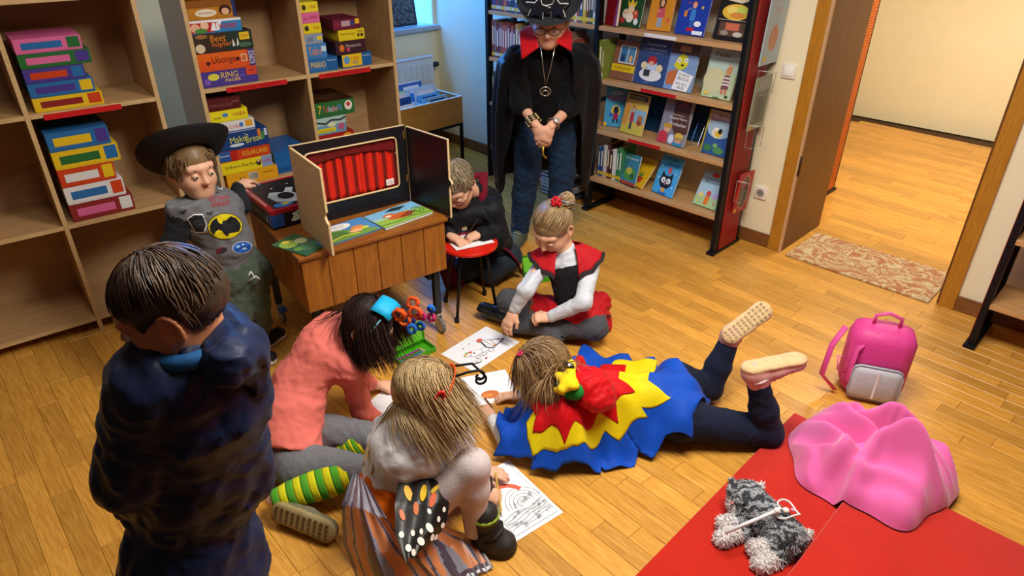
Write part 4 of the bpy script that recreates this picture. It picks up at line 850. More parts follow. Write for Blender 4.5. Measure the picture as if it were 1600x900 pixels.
art('side_print', t, [('r', 0, .78, 1, 1, '#b3202c'), ('r', .90, 0, 1, .76, '#2a5aa8'), ('t', 'Das kleine Gespenst', .45, .4, .45, .22, '#c8c06a'), ('l', [(.06, .2), (.1, .6), (.14, .66)], .012, '#c9ccd0'), ('r', .72, .15, .8, .6, '#4a5a6a'), ('r', .83, .15, .88, .6, '#b8c0c8')], .385, .078, frame((0, -.0003, .01), (1, 0, 0), (0, 0, 1)), .3)
art('end_print', t, [('r', 0, .78, 1, 1, '#b3202c'), ('r', 0, 0, .2, .76, '#2a5aa8'), ('p', [(.3, .2), (.36, .5), (.33, .62), (.4, .7), (.44, .55), (.48, .3), (.44, .16), (.36, .14)], '#e2e6d0'), ('t', 'Das', .66, .5, .22, .3, '#e0d8a8'), ('e', .44, .68, .03, .08, '#e2e6d0')], .28, .078, frame((.3853, 0, .01), (0, 1, 0), (0, 0, 1)), .3)

# ================================================================== picture-book trough by the window
TX, TY = -4.085, 2.50
t = thing('book_trough', 'low picture-book trough of yellow wood on black legs by the radiator', 'trough', (TX, TY, 0), 0)
OCH = wood('#9c6d2c', '#b07f38', (10, 2, 10), .45, 3.0); WE = M('#d9d6cc', .5)
DPT, LEN = .52, 1.03
mb = MB(); mb.box((-.018, 0, .37), (0, LEN, .575), OCH); mb.build('front_panel', t)
mb = MB(); mb.box((-DPT, 0, .37), (-DPT + .018, LEN, .575), OCH); mb.build('rear_panel', t)
mb = MB(); mb.box((-DPT + .018, 0, .37), (-.018, .018, .575), OCH); mb.build('end_panel', t)
mb = MB(); mb.box((-DPT + .018, LEN - .018, .37), (-.018, LEN, .575), OCH); mb.build('end_panel', t)
mb = MB(); mb.box((-DPT + .018, .018, .37), (-.018, LEN - .018, .385), OCH); mb.build('bottom_board', t)
for a in ((-.018, 0, 0, LEN), (-DPT, 0, -DPT + .018, LEN), (-DPT + .018, 0, -.018, .018), (-DPT + .018, LEN - .018, -.018, LEN)):
    mb = MB(); mb.box((a[0], a[1], .5755), (a[2], a[3], .58), WE); mb.build('white_edge', t)
for y in (.34, .68):
    mb = MB(); mb.box((-DPT + .018, y, .39), (-.018, y + .008, .56), WE); mb.build('compartment_divider', t)
mb = MB(); mb.box((-.26, .018, .39), (-.252, LEN - .018, .56), WE); mb.build('compartment_divider', t)
for x in (-.02, -DPT):
    for y in (0, LEN - .022):
        mb = MB(); mb.box((x, y, 0), (x + .02, y + .022, .369), STEEL); mb.build('leg', t)
for a in ((-.02, .022, 0, LEN - .022), (-DPT, .022, -DPT + .02, LEN - .022)):
    mb = MB(); mb.box((a[0], a[1], .349), (a[2], a[3], .369), STEEL); mb.build('frame_rail', t)
for a in ((-DPT + .02, 0, -.02, .022), (-DPT + .02, LEN - .022, -.02, LEN)):
    mb = MB(); mb.box((a[0], a[1], .349), (a[2], a[3], .369), STEEL); mb.build('frame_rail', t)
BL = ['#2f8ac8', '#d8e2ea', '#5fb0dc', '#e6e6ea', '#8fb8cc', '#3f6fb0', '#9ac47a', '#c8d8e2', '#1f4f94', '#7ac0e0', '#efeef0', '#2a5a9c']
rb = random.Random(11); nb_ = 0
WORD = ['sky blue', 'pale grey', 'light blue', 'white', 'grey-blue', 'mid blue', 'light green', 'misty blue', 'navy', 'aqua', 'bright white', 'royal blue']
ORD = ['first', 'second', 'third', 'fourth', 'fifth', 'sixth']
for ci, (x0, y0) in enumerate(((-.022, .03), (-.022, .36), (-.022, .70), (-.268, .03), (-.268, .36), (-.268, .70))):
    x = x0 - .012
    for k in range(5):
        c = BL[(nb_ * 5 + 2) % 12]; cw = WORD[(nb_ * 5 + 2) % 12]; w = rb.uniform(.20, .27); h = rb.uniform(.20, .27) + (.06 if k == 3 else 0); th = rb.uniform(.008, .014)
        lean = rb.uniform(.10, .2)
        o = A3(TX + x, TY + y0 + rb.uniform(0, .02), .388)
        face_book('%s picture book, %s from the front in the %s of the trough' % (cw, ORD[k], ['left front part', 'middle front part', 'right front part', 'left rear part', 'middle rear part', 'right rear part'][ci]), w, h, th, c,
                  [('r', .08, .1, .92, .7, BL[(nb_ * 7 + 1) % 12]), ('e', .5, .4, .25, .2, ['#d97a3a', '#3f8a4a', '#c03a4a', '#e6c83a', '#24406a'][nb_ % 5]), ('r', .15, .8, .85, .92, '#f2f0ea' if nb_ % 2 else '#1f3f7c')],
                  o, A3(0, 1, 0), unit(A3(-lean, 0, 1)), 'picture books in the trough')
        x -= .038; nb_ += 1

# ================================================================== red stool
t = thing('red_stool', 'small round red stool with dark metal legs beside the crate', 'stool', (-2.365, 2.055, 0))
RS = M('#d3200f', .3, .04)
mb = MB(); mb.lathe([(.0, .372), (.135, .372), (.146, .378), (.148, .388), (.143, .396), (.0, .398)], RS, 32, cap=False); mb.build('seat', t, 40)
mb = MB(); mb.lathe([(.0, .355), (.07, .355), (.075, .371), (.0, .371)], STEEL, 20, cap=False); mb.build('seat_plate', t, 40)
for a in (-70, 20, 110, 200):
    c, s = math.cos(math.radians(a)), math.sin(math.radians(a))
    mb = MB(); mb.tube([(.06 * c, .06 * s, .356), (.10 * c, .10 * s, .34), (.155 * c, .155 * s, .012)], .0085, STEEL, 8); lg = mb.build('leg', t, True)
    mb = MB(); mb.lathe([(.012, 0), (.012, .025), (.009, .03)], M('#101012', .6), 10, T(.157 * c, .157 * s, 0)); mb.build('rubber_foot', lg, 40)

# ================================================================== red mats
FELT = M('#b8200f', .95, .06, 18.0, .25, 300.0, spec=.1, sheen=.3)
mb = MB(); mb.rbox((-.735, .35, .0005), (-.381, 2.42, .032), .008, FELT, T(0, 0, 0)); o = mb.build('floor_mat', None, 40); tag(o, 'red felt floor mat with the grey plush cat on it', 'mat'); o.rotation_euler = (0, 0, 0)
mb = MB(); mb.rbox((-.38, .35, .0005), (.75, 2.24, .085), .008, FELT); o = mb.build('seat_cushion_mat', None, 40); tag(o, 'thicker red felt mat at the lower right corner', 'mat')
# ================================================================== paper, pencils, pencil cases
PAPER = '#eceef2'
def sheet_paper(label, c0, c1, c2, items, w=.21, h=.297, group='colouring sheets on the floor', curl=.0):
    """c0 lower left, c1 lower right, c2 upper left (world points on the floor)"""
    ex = unit(c1 - c0); ey = unit((c2 - c0) - ex * np.dot(c2 - c0, ex))
    w, h = np.linalg.norm(c1 - c0), np.linalg.norm(c2 - c0)
    mb = MB(); mb.box((0, 0, 0), (w, h, .0008), M(PAPER, .7, .01)); o = mb.build('paper_sheet'); o.matrix_world = frame(c0 + A3(0, 0, .0012), ex, ey)
    tag(o, label, 'paper', group); art('drawing', o, items, w, h, Matrix.Translation((0, 0, .0008)), .7)
    return o
INK = '#33363c'
# unicorn with cone
def ol(cx, cy, rx, ry, fill='#f4f4f6', w=.008): return [('e', cx, cy, rx, ry, INK), ('e', cx, cy, rx - w, ry - w, fill)]
uni = ol(.50, .40, .1, .075) + ol(.36, .44, .12, .09) + ol(.24, .52, .07, .05) + ol(.56, .27, .05, .05) + ol(.42, .28, .05, .04) + ol(.3, .30, .05, .04)
uni += [('e', .30, .55, .035, .03, '#d85a4a'), ('e', .25, .58, .03, .025, '#7ab84a'), ('e', .2, .55, .03, .025, '#e2a03a'), ('e', .33, .46, .015, .02, INK), ('p', [(.55, .42), (.62, .72), (.92, .34), (.62, .28)], INK), ('p', [(.57, .42), (.63, .69), (.88, .35), (.62, .3)], '#f2f2f2'),
        ('l', [(.58, .5), (.78, .36)], .006, INK), ('l', [(.6, .6), (.84, .4)], .006, INK), ('l', [(.66, .66), (.64, .33)], .006, INK), ('l', [(.74, .56), (.7, .3)], .006, INK), ('e', .62, .7, .05, .06, '#d9644a'), ('e', .68, .33, .04, .025, '#d99a6a'), ('e', .35, .14, .02, .02, '#d8485a'), ('e', .3, .75, .012, .012, '#d8485a'), ('e', .45, .78, .01, .01, INK)]
uni += ol(.18, .2, .06, .04) + ol(.22, .17, .05, .04)
sheet_paper('colouring sheet of a unicorn with ice cream before the girl in red', P(742, 582), P(812, 535), P(700, 548), uni)
# large white sheet with an orange patch
sheet_paper('white sheet with an orange pencil patch by the lying girl', P(722, 640), P(812, 622), P(715, 592), [('e', .55, .28, .16, .13, '#c8703a'), ('e', .5, .26, .1, .06, '#d88a4a'), ('l', [(.2, .6), (.3, .62), (.4, .6)], .005, '#b8bac0')])
sheet_paper('white sheet half hidden under the coral girl\'s arm', P(562, 640), P(612, 662), P(592, 606), [('l', [(.2, .3), (.7, .5)], .006, '#b8bac0')])
# rainbow landscape
rb_ = [('r', .06, .05, .94, .95, INK), ('r', .066, .055, .934, .945, '#eef0f4')]
for i in range(4): rb_ += [('l', [(.62 + (.33 - .07 * i) * math.cos(a), .36 + (.24 - .05 * i) * math.sin(a)) for a in [math.pi * k / 14 for k in range(15)]], .008, INK)]
rb_ += [('l', [(.45 + .31 * math.cos(a), .47 + .24 * math.sin(a)) for a in [.35 + 2.2 * k / 14 for k in range(15)]], .085, '#d8604a')]
for i in range(6): rb_ += [('l', [(.08 + k * .085, .12 + .035 * i + .02 * math.sin(k * .9 + i)) for k in range(11)], .006, INK)]
rf = random.Random(3)
for i in range(34):
    x, y = rf.uniform(.1, .9), rf.uniform(.08, .42); rb_ += [('o', x, y, .025, .018, .006, INK)]
for i, x in enumerate((.2, .32, .45, .58)): rb_ += [('o', x, .86 - .02 * (i % 2), .08, .04, .007, INK)]
rb_ += [('t', 'Einhornwelt', .7, .025, .2, .012, '#8a8c92')]
sheet_paper('colouring sheet of a rainbow landscape beside the butterfly girl\'s boot', P(806, 847), P(880, 801), P(766, 742), rb_)
# paper on the stool
mb = MB(); mb.box((0, 0, 0), (.15, .21, .0008), M(PAPER, .7, .01)); o = mb.build('paper_sheet'); o.location = (-2.47, 1.985, .3995); o.rotation_euler = (0, 0, math.radians(-18))
tag(o, 'white drawing sheet on the red stool', 'paper', 'colouring sheets on the floor')
art('drawing', o, [('o', .5, .8, .12, .06, .01, INK), ('l', [(.3, .5), (.6, .55)], .01, INK), ('l', [(.3, .4), (.5, .38), (.7, .44)], .01, INK), ('e', .6, .62, .03, .02, INK)], .15, .21, Matrix.Translation((0, 0, .0008)), .7)
def pencil(label, a, b, color, r=.0035, wood_=True):
    a, b = A3(*a), A3(*b); d = unit(b - a); L_ = np.linalg.norm(b - a)
    mb = MB(); mb.tube([a, a + d * (L_ - .018)], r, M(color, .35), 6); o = mb.build('pencil'); tag(o, label, 'pencil')
    mb = MB(); mb.tube([a + d * (L_ - .018), a + d * (L_ - .004)], [r * .98, r * .3], M('#d9b98a', .6), 6); tp = mb.build('sharpened_tip', o)
    mb = MB(); mb.tube([a + d * (L_ - .004), b], [r * .3, .0004], M('#2a2a2c', .5), 6); mb.build('lead', o)
    return o
# green pencil cases
GRN = M('#4fb81e', .25, .03, trans=.25); GRN2 = M('#78cc3a', .3, .03)
def case(label, o, ex, w, d, open_deg, group='green pencil boxes'):
    t = thing('pencil_box', label, 'pencil box', tuple(o), math.degrees(math.atan2(ex[1], ex[0])), group)
    th = .0025; h = .028
    mb = MB(); mb.box((0, 0, 0), (w, d, th), GRN); mb.box((0, 0, th), (th, d, h), GRN); mb.box((w - th, 0, th), (w, d, h), GRN); mb.box((th, 0, th), (w - th, th, h), GRN); mb.box((th, d - th, th), (w - th, d, h), GRN); mb.build('tray', t)
    mx = Matrix.Translation((0, d, h + .001)) @ Matrix.Rotation(math.radians(-open_deg), 4, 'X') @ Matrix.Rotation(math.radians(180), 4, 'X') if False else Matrix.Translation((0, d + .001, h + .001)) @ Matrix.Rotation(math.radians(180 - open_deg), 4, 'X')
    mb = MB(); mb.box((0, 0, -th), (w, d, 0), GRN2, mx); mb.box((0, 0, 0), (th, d, .012), GRN, mx); mb.box((w - th, 0, 0), (w, d, .012), GRN, mx); mb.box((th, 0, 0), (w - th, th, .012), GRN, mx); mb.box((th, d - th, 0), (w - th, d, .012), GRN, mx); lid = mb.build('hinged_lid', t)
    cl = ['#d03a2a', '#e2b82a', '#2f62b8', '#2f8a3a', '#7a4a2a', '#8a3a9a', '#e07a2a', '#222226']
    r = random.Random(int(w * 1e4))
    return t, cl, r
def boxed_pencils(t, n, what):
    names = ['red', 'yellow', 'blue', 'green', 'brown', 'purple', 'orange', 'black']; cl = ['#d03a2a', '#e2b82a', '#2f62b8', '#2f8a3a', '#7a4a2a', '#8a3a9a', '#e07a2a', '#222226']
    mw = Matrix.Translation(t.location) @ Matrix.Rotation(t.rotation_euler.z, 4, 'Z')
    for i in range(n):
        a = mw @ Vector((.012, .012 + i * .0098, .0068)); b = mw @ Vector((.165, .014 + i * .0098, .0068))
        pencil('%s pencil lying in the %s' % (names[i % 8], what), a, b, cl[i % 8])['group'] = 'pencils in the green boxes'
c0 = P(688, 694); exd = unit(P(735, 664) - c0)
t1, _, _ = case('open green pencil box with pencils behind the butterfly girl', c0 + A3(0, 0, .001), exd, .20, .10, 168)
boxed_pencils(t1, 8, 'pencil box behind the butterfly girl')
c0 = P(628, 575); exd = unit(P(684, 548) - c0)
t2, _, _ = case('open green pencil box with upright lid beside the crate castor', c0 + A3(0, 0, .001), exd, .20, .10, 95)
boxed_pencils(t2, 6, 'pencil box near the castor')

c0 = P(830, 446); exd = unit(P(880, 434) - c0)
t3, _, _ = case('open green pencil box half hidden behind the girl in red', c0 + A3(0, 0, .001), exd, .20, .10, 110)
boxed_pencils(t3, 5, 'pencil box behind the girl in red')

# ================================================================== pink blanket, backpack
def heap(name, label, cat, c, R0, hgt, mat, seed, folds=7, z0=.0, squash=(1, 1), rot=0.0):
    r = np.random.RandomState(seed); n, m = 70, 200; g = []
    ph = r.rand(12) * 6.28
    for i in range(n):
        u = i / (n - 1); rw = []
        for j in range(m):
            th = 2 * math.pi * j / m
            Rr = R0 * (1 + .10 * math.sin(2 * th + ph[0]) + .08 * math.sin(3 * th + ph[1]) + .05 * math.sin(5 * th + ph[2]) + .03 * math.sin(9 * th + ph[3]))
            x, y = u * Rr * math.cos(th) * squash[0], u * Rr * math.sin(th) * squash[1]
            wx, wy = x + .045 * math.sin(13 * y + ph[3]), y + .045 * math.sin(12 * x + ph[4])
            rid = lambda f, a, p_: (.5 + .5 * math.cos(2 * f * (wx * math.cos(a) + wy * math.sin(a)) + p_ + 1.2 * math.sin(7 * wx + p_))) ** 2.0
            f = .5 * rid(25, ph[5], ph[6]) + .42 * rid(17, ph[7] + 1.3, ph[8]) + .25 * rid(38, ph[9], ph[10])
            env = (1 - u ** 3.2) ** .8
            z = hgt * env * (.42 + .62 * f) + .016 * (1 - env) * (f + .2) * (1 - u)
            k = 1 + .10 * math.sin(folds * th + 3 * math.sin(2 * th + ph[11])) * u * env
            cr_, sr_ = math.cos(rot), math.sin(rot); gx_, gy_ = c[0] + x * k * cr_ - y * k * sr_, c[1] + x * k * sr_ + y * k * cr_
            st = lambda a, b, v: max(0.0, min(1.0, (v - a) / (b - a)))
            m1 = .033 * st(2.46, 2.42, gy_) * st(-.775, -.735, gx_); m2 = .086 * st(2.28, 2.24, gy_) * st(-.42, -.38, gx_)
            rw.append((x * k, y * k, max(z, .004) + max(m1, m2) + .002))
        g.append(rw)
    mb = MB(); mb.sheet(g, mat, closed=True); o = mb.build(name, None, True); o.location = (c[0], c[1], z0); o.rotation_euler = (0, 0, rot)
    return tag(o, label, cat)
PINK = M('#e468aa', .85, .04, 10.0, .15, 250.0, sheen=.4, spec=.15)
bc_ = P(1335, 700, .08)
heap('blanket', 'crumpled pink fleece blanket heaped on the red mat', 'blanket', (-.375, 2.285), .275, .27, PINK, 5, z0=.0, squash=(.95, 1.15), rot=.3)
# apron of the blanket hanging down on the lower mat and floor
PK = M('#d4408c', .5, .05, 12.0, .2, 80.0); GRYF = M('#b8bcc4', .6, .08, 30.0)
t = thing('backpack', 'small pink and grey backpack standing on the floor behind the blanket', 'backpack', (-.59, 2.84, 0), 25)
mb = MB(); mb.rbox((-.13, -.09, .002), (.13, .09, .34), .06, PK); mb.build('bag_body', t, True)
mb = MB(); mb.rbox((-.10, -.125, .02), (.10, -.085, .19), .03, GRYF); mb.build('front_pocket', t, True)
mb = MB(); mb.tube([(-.05, 0, .335), (-.05, 0, .38), (0, 0, .40), (.05, 0, .38), (.05, 0, .335)], .008, M('#e05a9c', .5), 8); mb.build('carry_loop', t, True)
for s in (-1, 1):
    mb = MB(); mb.tube([(s * .06 - .1, -.05, .33), (s * .05 - .15, -.09, .25), (s * .05 - .16, -.1, .1), (s * .04 - .1, -.08, .02)], .014, M('#d84a92', .6), 8, flat=.35); mb.build('shoulder_strap', t, True)
mb = MB(); mb.tube([(-.12, -.08, .12), (-.16, -.13, .16), (-.17, -.12, .22), (-.13, -.09, .2)], .004, M('#e86aa8', .5), 6); mb.build('cord', t, True)
mb = MB(); mb.box((-.004, -.1265, .04), (.004, -.1255, .18), M('#e8e8ec', .4)); mb.build('zipper', t)
# ================================================================== smooth implicit surfaces for bodies and clothes
_NR = np.random.RandomState(21)
_ND = _NR.randn(40, 3); _ND /= np.linalg.norm(_ND, axis=1, keepdims=True); _NP = _NR.rand(40) * 6.28
def fnoise(p, scale, seed=0):             # smooth pseudo-noise in -1..1
    o = 0.0
    q = p * (6.28 / scale)
    w = q + 1.6 * np.sin(np.stack([q @ _ND[(seed + k) % 40] * .6 + _NP[(seed + k) % 40] for k in (1, 2, 3)], -1))
    for k in range(5): o = o + np.sin(w @ _ND[(seed + 5 + k) % 40] * (1 + .35 * k) + _NP[(seed + 7 + k) % 40]) / (1 + .3 * k)
    return o / 2.6
class Field:
    def __init__(s): s.ops = []; s.lo = A3(9, 9, 9) * 9; s.hi = -s.lo; s.wr = []
    def _bb(s, *cr):
        for c, r in cr:
            s.lo = np.minimum(s.lo, np.asarray(c) - r); s.hi = np.maximum(s.hi, np.asarray(c) + r)
    def cone(s, a, b, ra, rb=None, k=.02, mat=0, flat=None):
        rb = ra if rb is None else rb; a = A3(*a); b = A3(*b); m = max(1, (flat[1] if flat is not None else 1))
        s._bb((a, ra * m), (b, rb * m)); s.ops.append(('c', a, b, ra, rb, k, mat, flat)); return s
    def chain(s, pts, rs, k=.02, mat=0, flat=None):
        for i in range(len(pts) - 1): s.cone(pts[i], pts[i + 1], rs[i], rs[i + 1], k, mat, flat)
        return s
    def ell(s, c, ax, rad, k=.02, mat=0):
        c = A3(*c); s._bb((c, max(rad))); s.ops.append(('e', c, np.array(ax), A3(*rad), k, mat)); return s
    def ball(s, c, r, k=.02, mat=0): return s.cone(c, A3(*c) + A3(0, 0, 1e-4), r, r, k, mat)
    def carve(s, c, ax, rad, k=.01): s.ops.append(('x', A3(*c), np.array(ax), A3(*rad), k, 0)); return s
    def cut(s, p, n): s.ops.append(('h', A3(*p), unit(n))); return s
    def wrinkle(s, amp, scale, seed=0): s.wr.append((amp, scale, seed)); return s
    def run(s, h):
        lo = s.lo - 2.5 * h - .012; n = np.ceil((s.hi + 2.5 * h + .012 - lo) / h).astype(int) + 1
        F = np.full(tuple(n), .2, np.float32); I = np.zeros(tuple(n), np.int8)
        ax = [lo[i] + h * np.arange(n[i]) for i in range(3)]
        def sub(bl, bh):
            return tuple(slice(max(0, int((bl[i] - lo[i]) / h)), min(n[i], int((bh[i] - lo[i]) / h) + 2)) for i in range(3))
        def pts(sl): return np.stack(np.meshgrid(ax[0][sl[0]], ax[1][sl[1]], ax[2][sl[2]], indexing='ij'), -1)
        for op in s.ops:
            if op[0] == 'c':
                _, a, b, ra, rb, k, mat, flat = op; R_ = max(ra, rb) * (max(1, flat[1]) if flat is not None else 1) + k + .02
                sl = sub(np.minimum(a, b) - R_, np.maximum(a, b) + R_); p = pts(sl)
                ba = b - a; t = np.clip(((p - a) @ ba) / max(1e-12, ba @ ba), 0, 1); q = p - a - t[..., None] * ba
                if flat is not None:
                    w = A3(*flat[0]); q = q + (q @ w)[..., None] * w * (1 / flat[1] - 1)
                d = np.linalg.norm(q, axis=-1) - (ra + (rb - ra) * t)
                if flat is not None: d = d * min(1, flat[1]) ** .5
            elif op[0] in 'ex':
                _, c, axs, rad, k, mat = op; R_ = max(rad) + k + .02
                sl = sub(c - R_, c + R_); p = pts(sl); q = ((p - c) @ axs.T) / rad
                l = np.linalg.norm(q, axis=-1); g = np.linalg.norm(q / rad, axis=-1) + 1e-9; d = l * (l - 1) / g
                if op[0] == 'x':
                    f = F[sl]; hh = np.maximum(k - np.abs(f + d), 0) / k; F[sl] = np.maximum(f, -d) + hh * hh * k / 4; continue
            else:
                _, c, nn = op; sl = (slice(None),) * 3; p = pts(sl); F[:] = np.maximum(F, (p - c) @ nn); continue
            f = F[sl]; I[sl] = np.where(d < f, mat, I[sl])
            if k > 0: hh = np.maximum(k - np.abs(f - d), 0) / k; F[sl] = np.minimum(f, d) - hh * hh * k / 4
            else: F[sl] = np.minimum(f, d)
        if s.wr:
            m = np.abs(F) < .03; ii = np.argwhere(m); p = lo + h * ii
            for amp, sc, sd in s.wr: F[m] += (amp * fnoise(p, sc, sd)).astype(np.float32)
        return nets(F, I, lo, h)
def nets(F, I, lo, h):
    S = F < 0
    c = np.zeros(tuple(np.array(F.shape) - 1), np.int8)
    offs = [(i, j, k) for i in (0, 1) for j in (0, 1) for k in (0, 1)]
    N = F.shape
    for i, j, k in offs: c += S[i:N[0] - 1 + i, j:N[1] - 1 + j, k:N[2] - 1 + k]
    act = (c > 0) & (c < 8); cells = np.argwhere(act); idx = np.full(c.shape, -1, np.int64); idx[act] = np.arange(len(cells))
    vals = {o: F[cells[:, 0] + o[0], cells[:, 1] + o[1], cells[:, 2] + o[2]] for o in offs}
    acc = np.zeros((len(cells), 3)); cnt = np.zeros(len(cells))
    for o in offs:
        for a in range(3):
            if o[a]: continue
            o2 = tuple(1 if x == a else o[x] for x in range(3)); va, vb = vals[o], vals[o2]
            m = (va < 0) != (vb < 0); t = np.where(m, va / np.where(m, va - vb, 1), 0)
            q = np.array(o, float)[None] + t[:, None] * np.eye(3)[a][None]; acc += q * m[:, None]; cnt += m
    loc = acc / np.maximum(cnt, 1)[:, None]; v = lo + h * (cells + loc)
    r = np.round(cells + loc).astype(int); mid = I[r[:, 0], r[:, 1], r[:, 2]]
    quads = []
    for a in range(3):
        b, c2 = (a + 1) % 3, (a + 2) % 3
        sl0 = [slice(1, -1)] * 3; sl1 = [slice(1, -1)] * 3; sl0[a] = slice(0, -1); sl1[a] = slice(1, None)
        s0, s1 = S[tuple(sl0)], S[tuple(sl1)]
        e = np.argwhere(s0 != s1); base = e.copy()
        for x in range(3):
            if x != a: base[:, x] += 1
        flip = s0[tuple(e.T)]
        def g(db, dc):
            w = base.copy(); w[:, b] += db; w[:, c2] += dc; return idx[tuple(w.T)]
        q = np.stack([g(-1, -1), g(0, -1), g(0, 0), g(-1, 0)], 1)
        q[~flip] = q[~flip][:, ::-1]; quads.append(q)
    q = np.concatenate(quads); q = q[(q >= 0).all(1)]
    return v, q, mid
def smooth_mesh(v, q, it=1, lam=.5):
    for _ in range(it):
        s = np.zeros_like(v); c = np.zeros(len(v))
        for a in range(4):
            b = (a + 1) % 4
            np.add.at(s, q[:, a], v[q[:, b]]); np.add.at(s, q[:, b], v[q[:, a]]); np.add.at(c, q[:, a], 1); np.add.at(c, q[:, b], 1)
        v = v * (1 - lam) + lam * s / np.maximum(c, 1)[:, None]
    return v
def quad_object(name, geos, mats, parent, origin=None):
    """geos: list of (verts, quads, matids); one mesh object with smooth shading"""
    vs, qs, ms = [], [], []; n = 0
    for v, q, m in geos:
        vs.append(v); qs.append(q + n); ms.append(m[q[:, 0]]); n += len(v)
    v = np.concatenate(vs); q = np.concatenate(qs); m = np.concatenate(ms)
    if origin is not None: v = v - origin
    me = bpy.data.meshes.new(name)
    me.vertices.add(len(v)); me.vertices.foreach_set('co', v.astype(np.float32).ravel())
    me.loops.add(q.size); me.loops.foreach_set('vertex_index', q.astype(np.int32).ravel())
    me.polygons.add(len(q)); me.polygons.foreach_set('loop_start', np.arange(0, q.size, 4, dtype=np.int32))
    me.polygons.foreach_set('material_index', m.astype(np.int32)); me.polygons.foreach_set('use_smooth', np.ones(len(q), bool))
    for mt in mats: me.materials.append(mt)
    me.update(calc_edges=True)
    o = bpy.data.objects.new(name, me); col.objects.link(o); o.parent = parent
    return o

# ------------------------------------------------------------------ skin, cloth and hair materials
def skin_mat(h): 
    m = M(h, .5, .05, 14.0, .05, 120.0, spec=.3)
    return m
def cloth(h, var=.08, scale=14.0, bump=.25, bscale=45.0, rough=.85, sheen=.04, stretch=(1, 1, 1)): return M(h, rough, var, scale, bump, bscale, spec=.15, sheen=sheen, stretch=stretch)
def hair_mat(c1, c2, rough=.45):
    m = bpy.data.materials.new('hair_' + c1.lstrip('#')); m.use_nodes = True; nt = m.node_tree; b = nt.nodes['Principled BSDF']
    a = nt.nodes.new('ShaderNodeAttribute'); a.attribute_name = 'tone'; cr = nt.nodes.new('ShaderNodeValToRGB')
    cr.color_ramp.elements[0].color = lin(c1) + (1,); cr.color_ramp.elements[1].color = lin(c2) + (1,)
    nt.links.new(a.outputs['Fac'], cr.inputs[0]); nt.links.new(cr.outputs[0], b.inputs['Base Color'])
    b.inputs['Roughness'].default_value = rough; b.inputs['Specular IOR Level'].default_value = .4
    return m
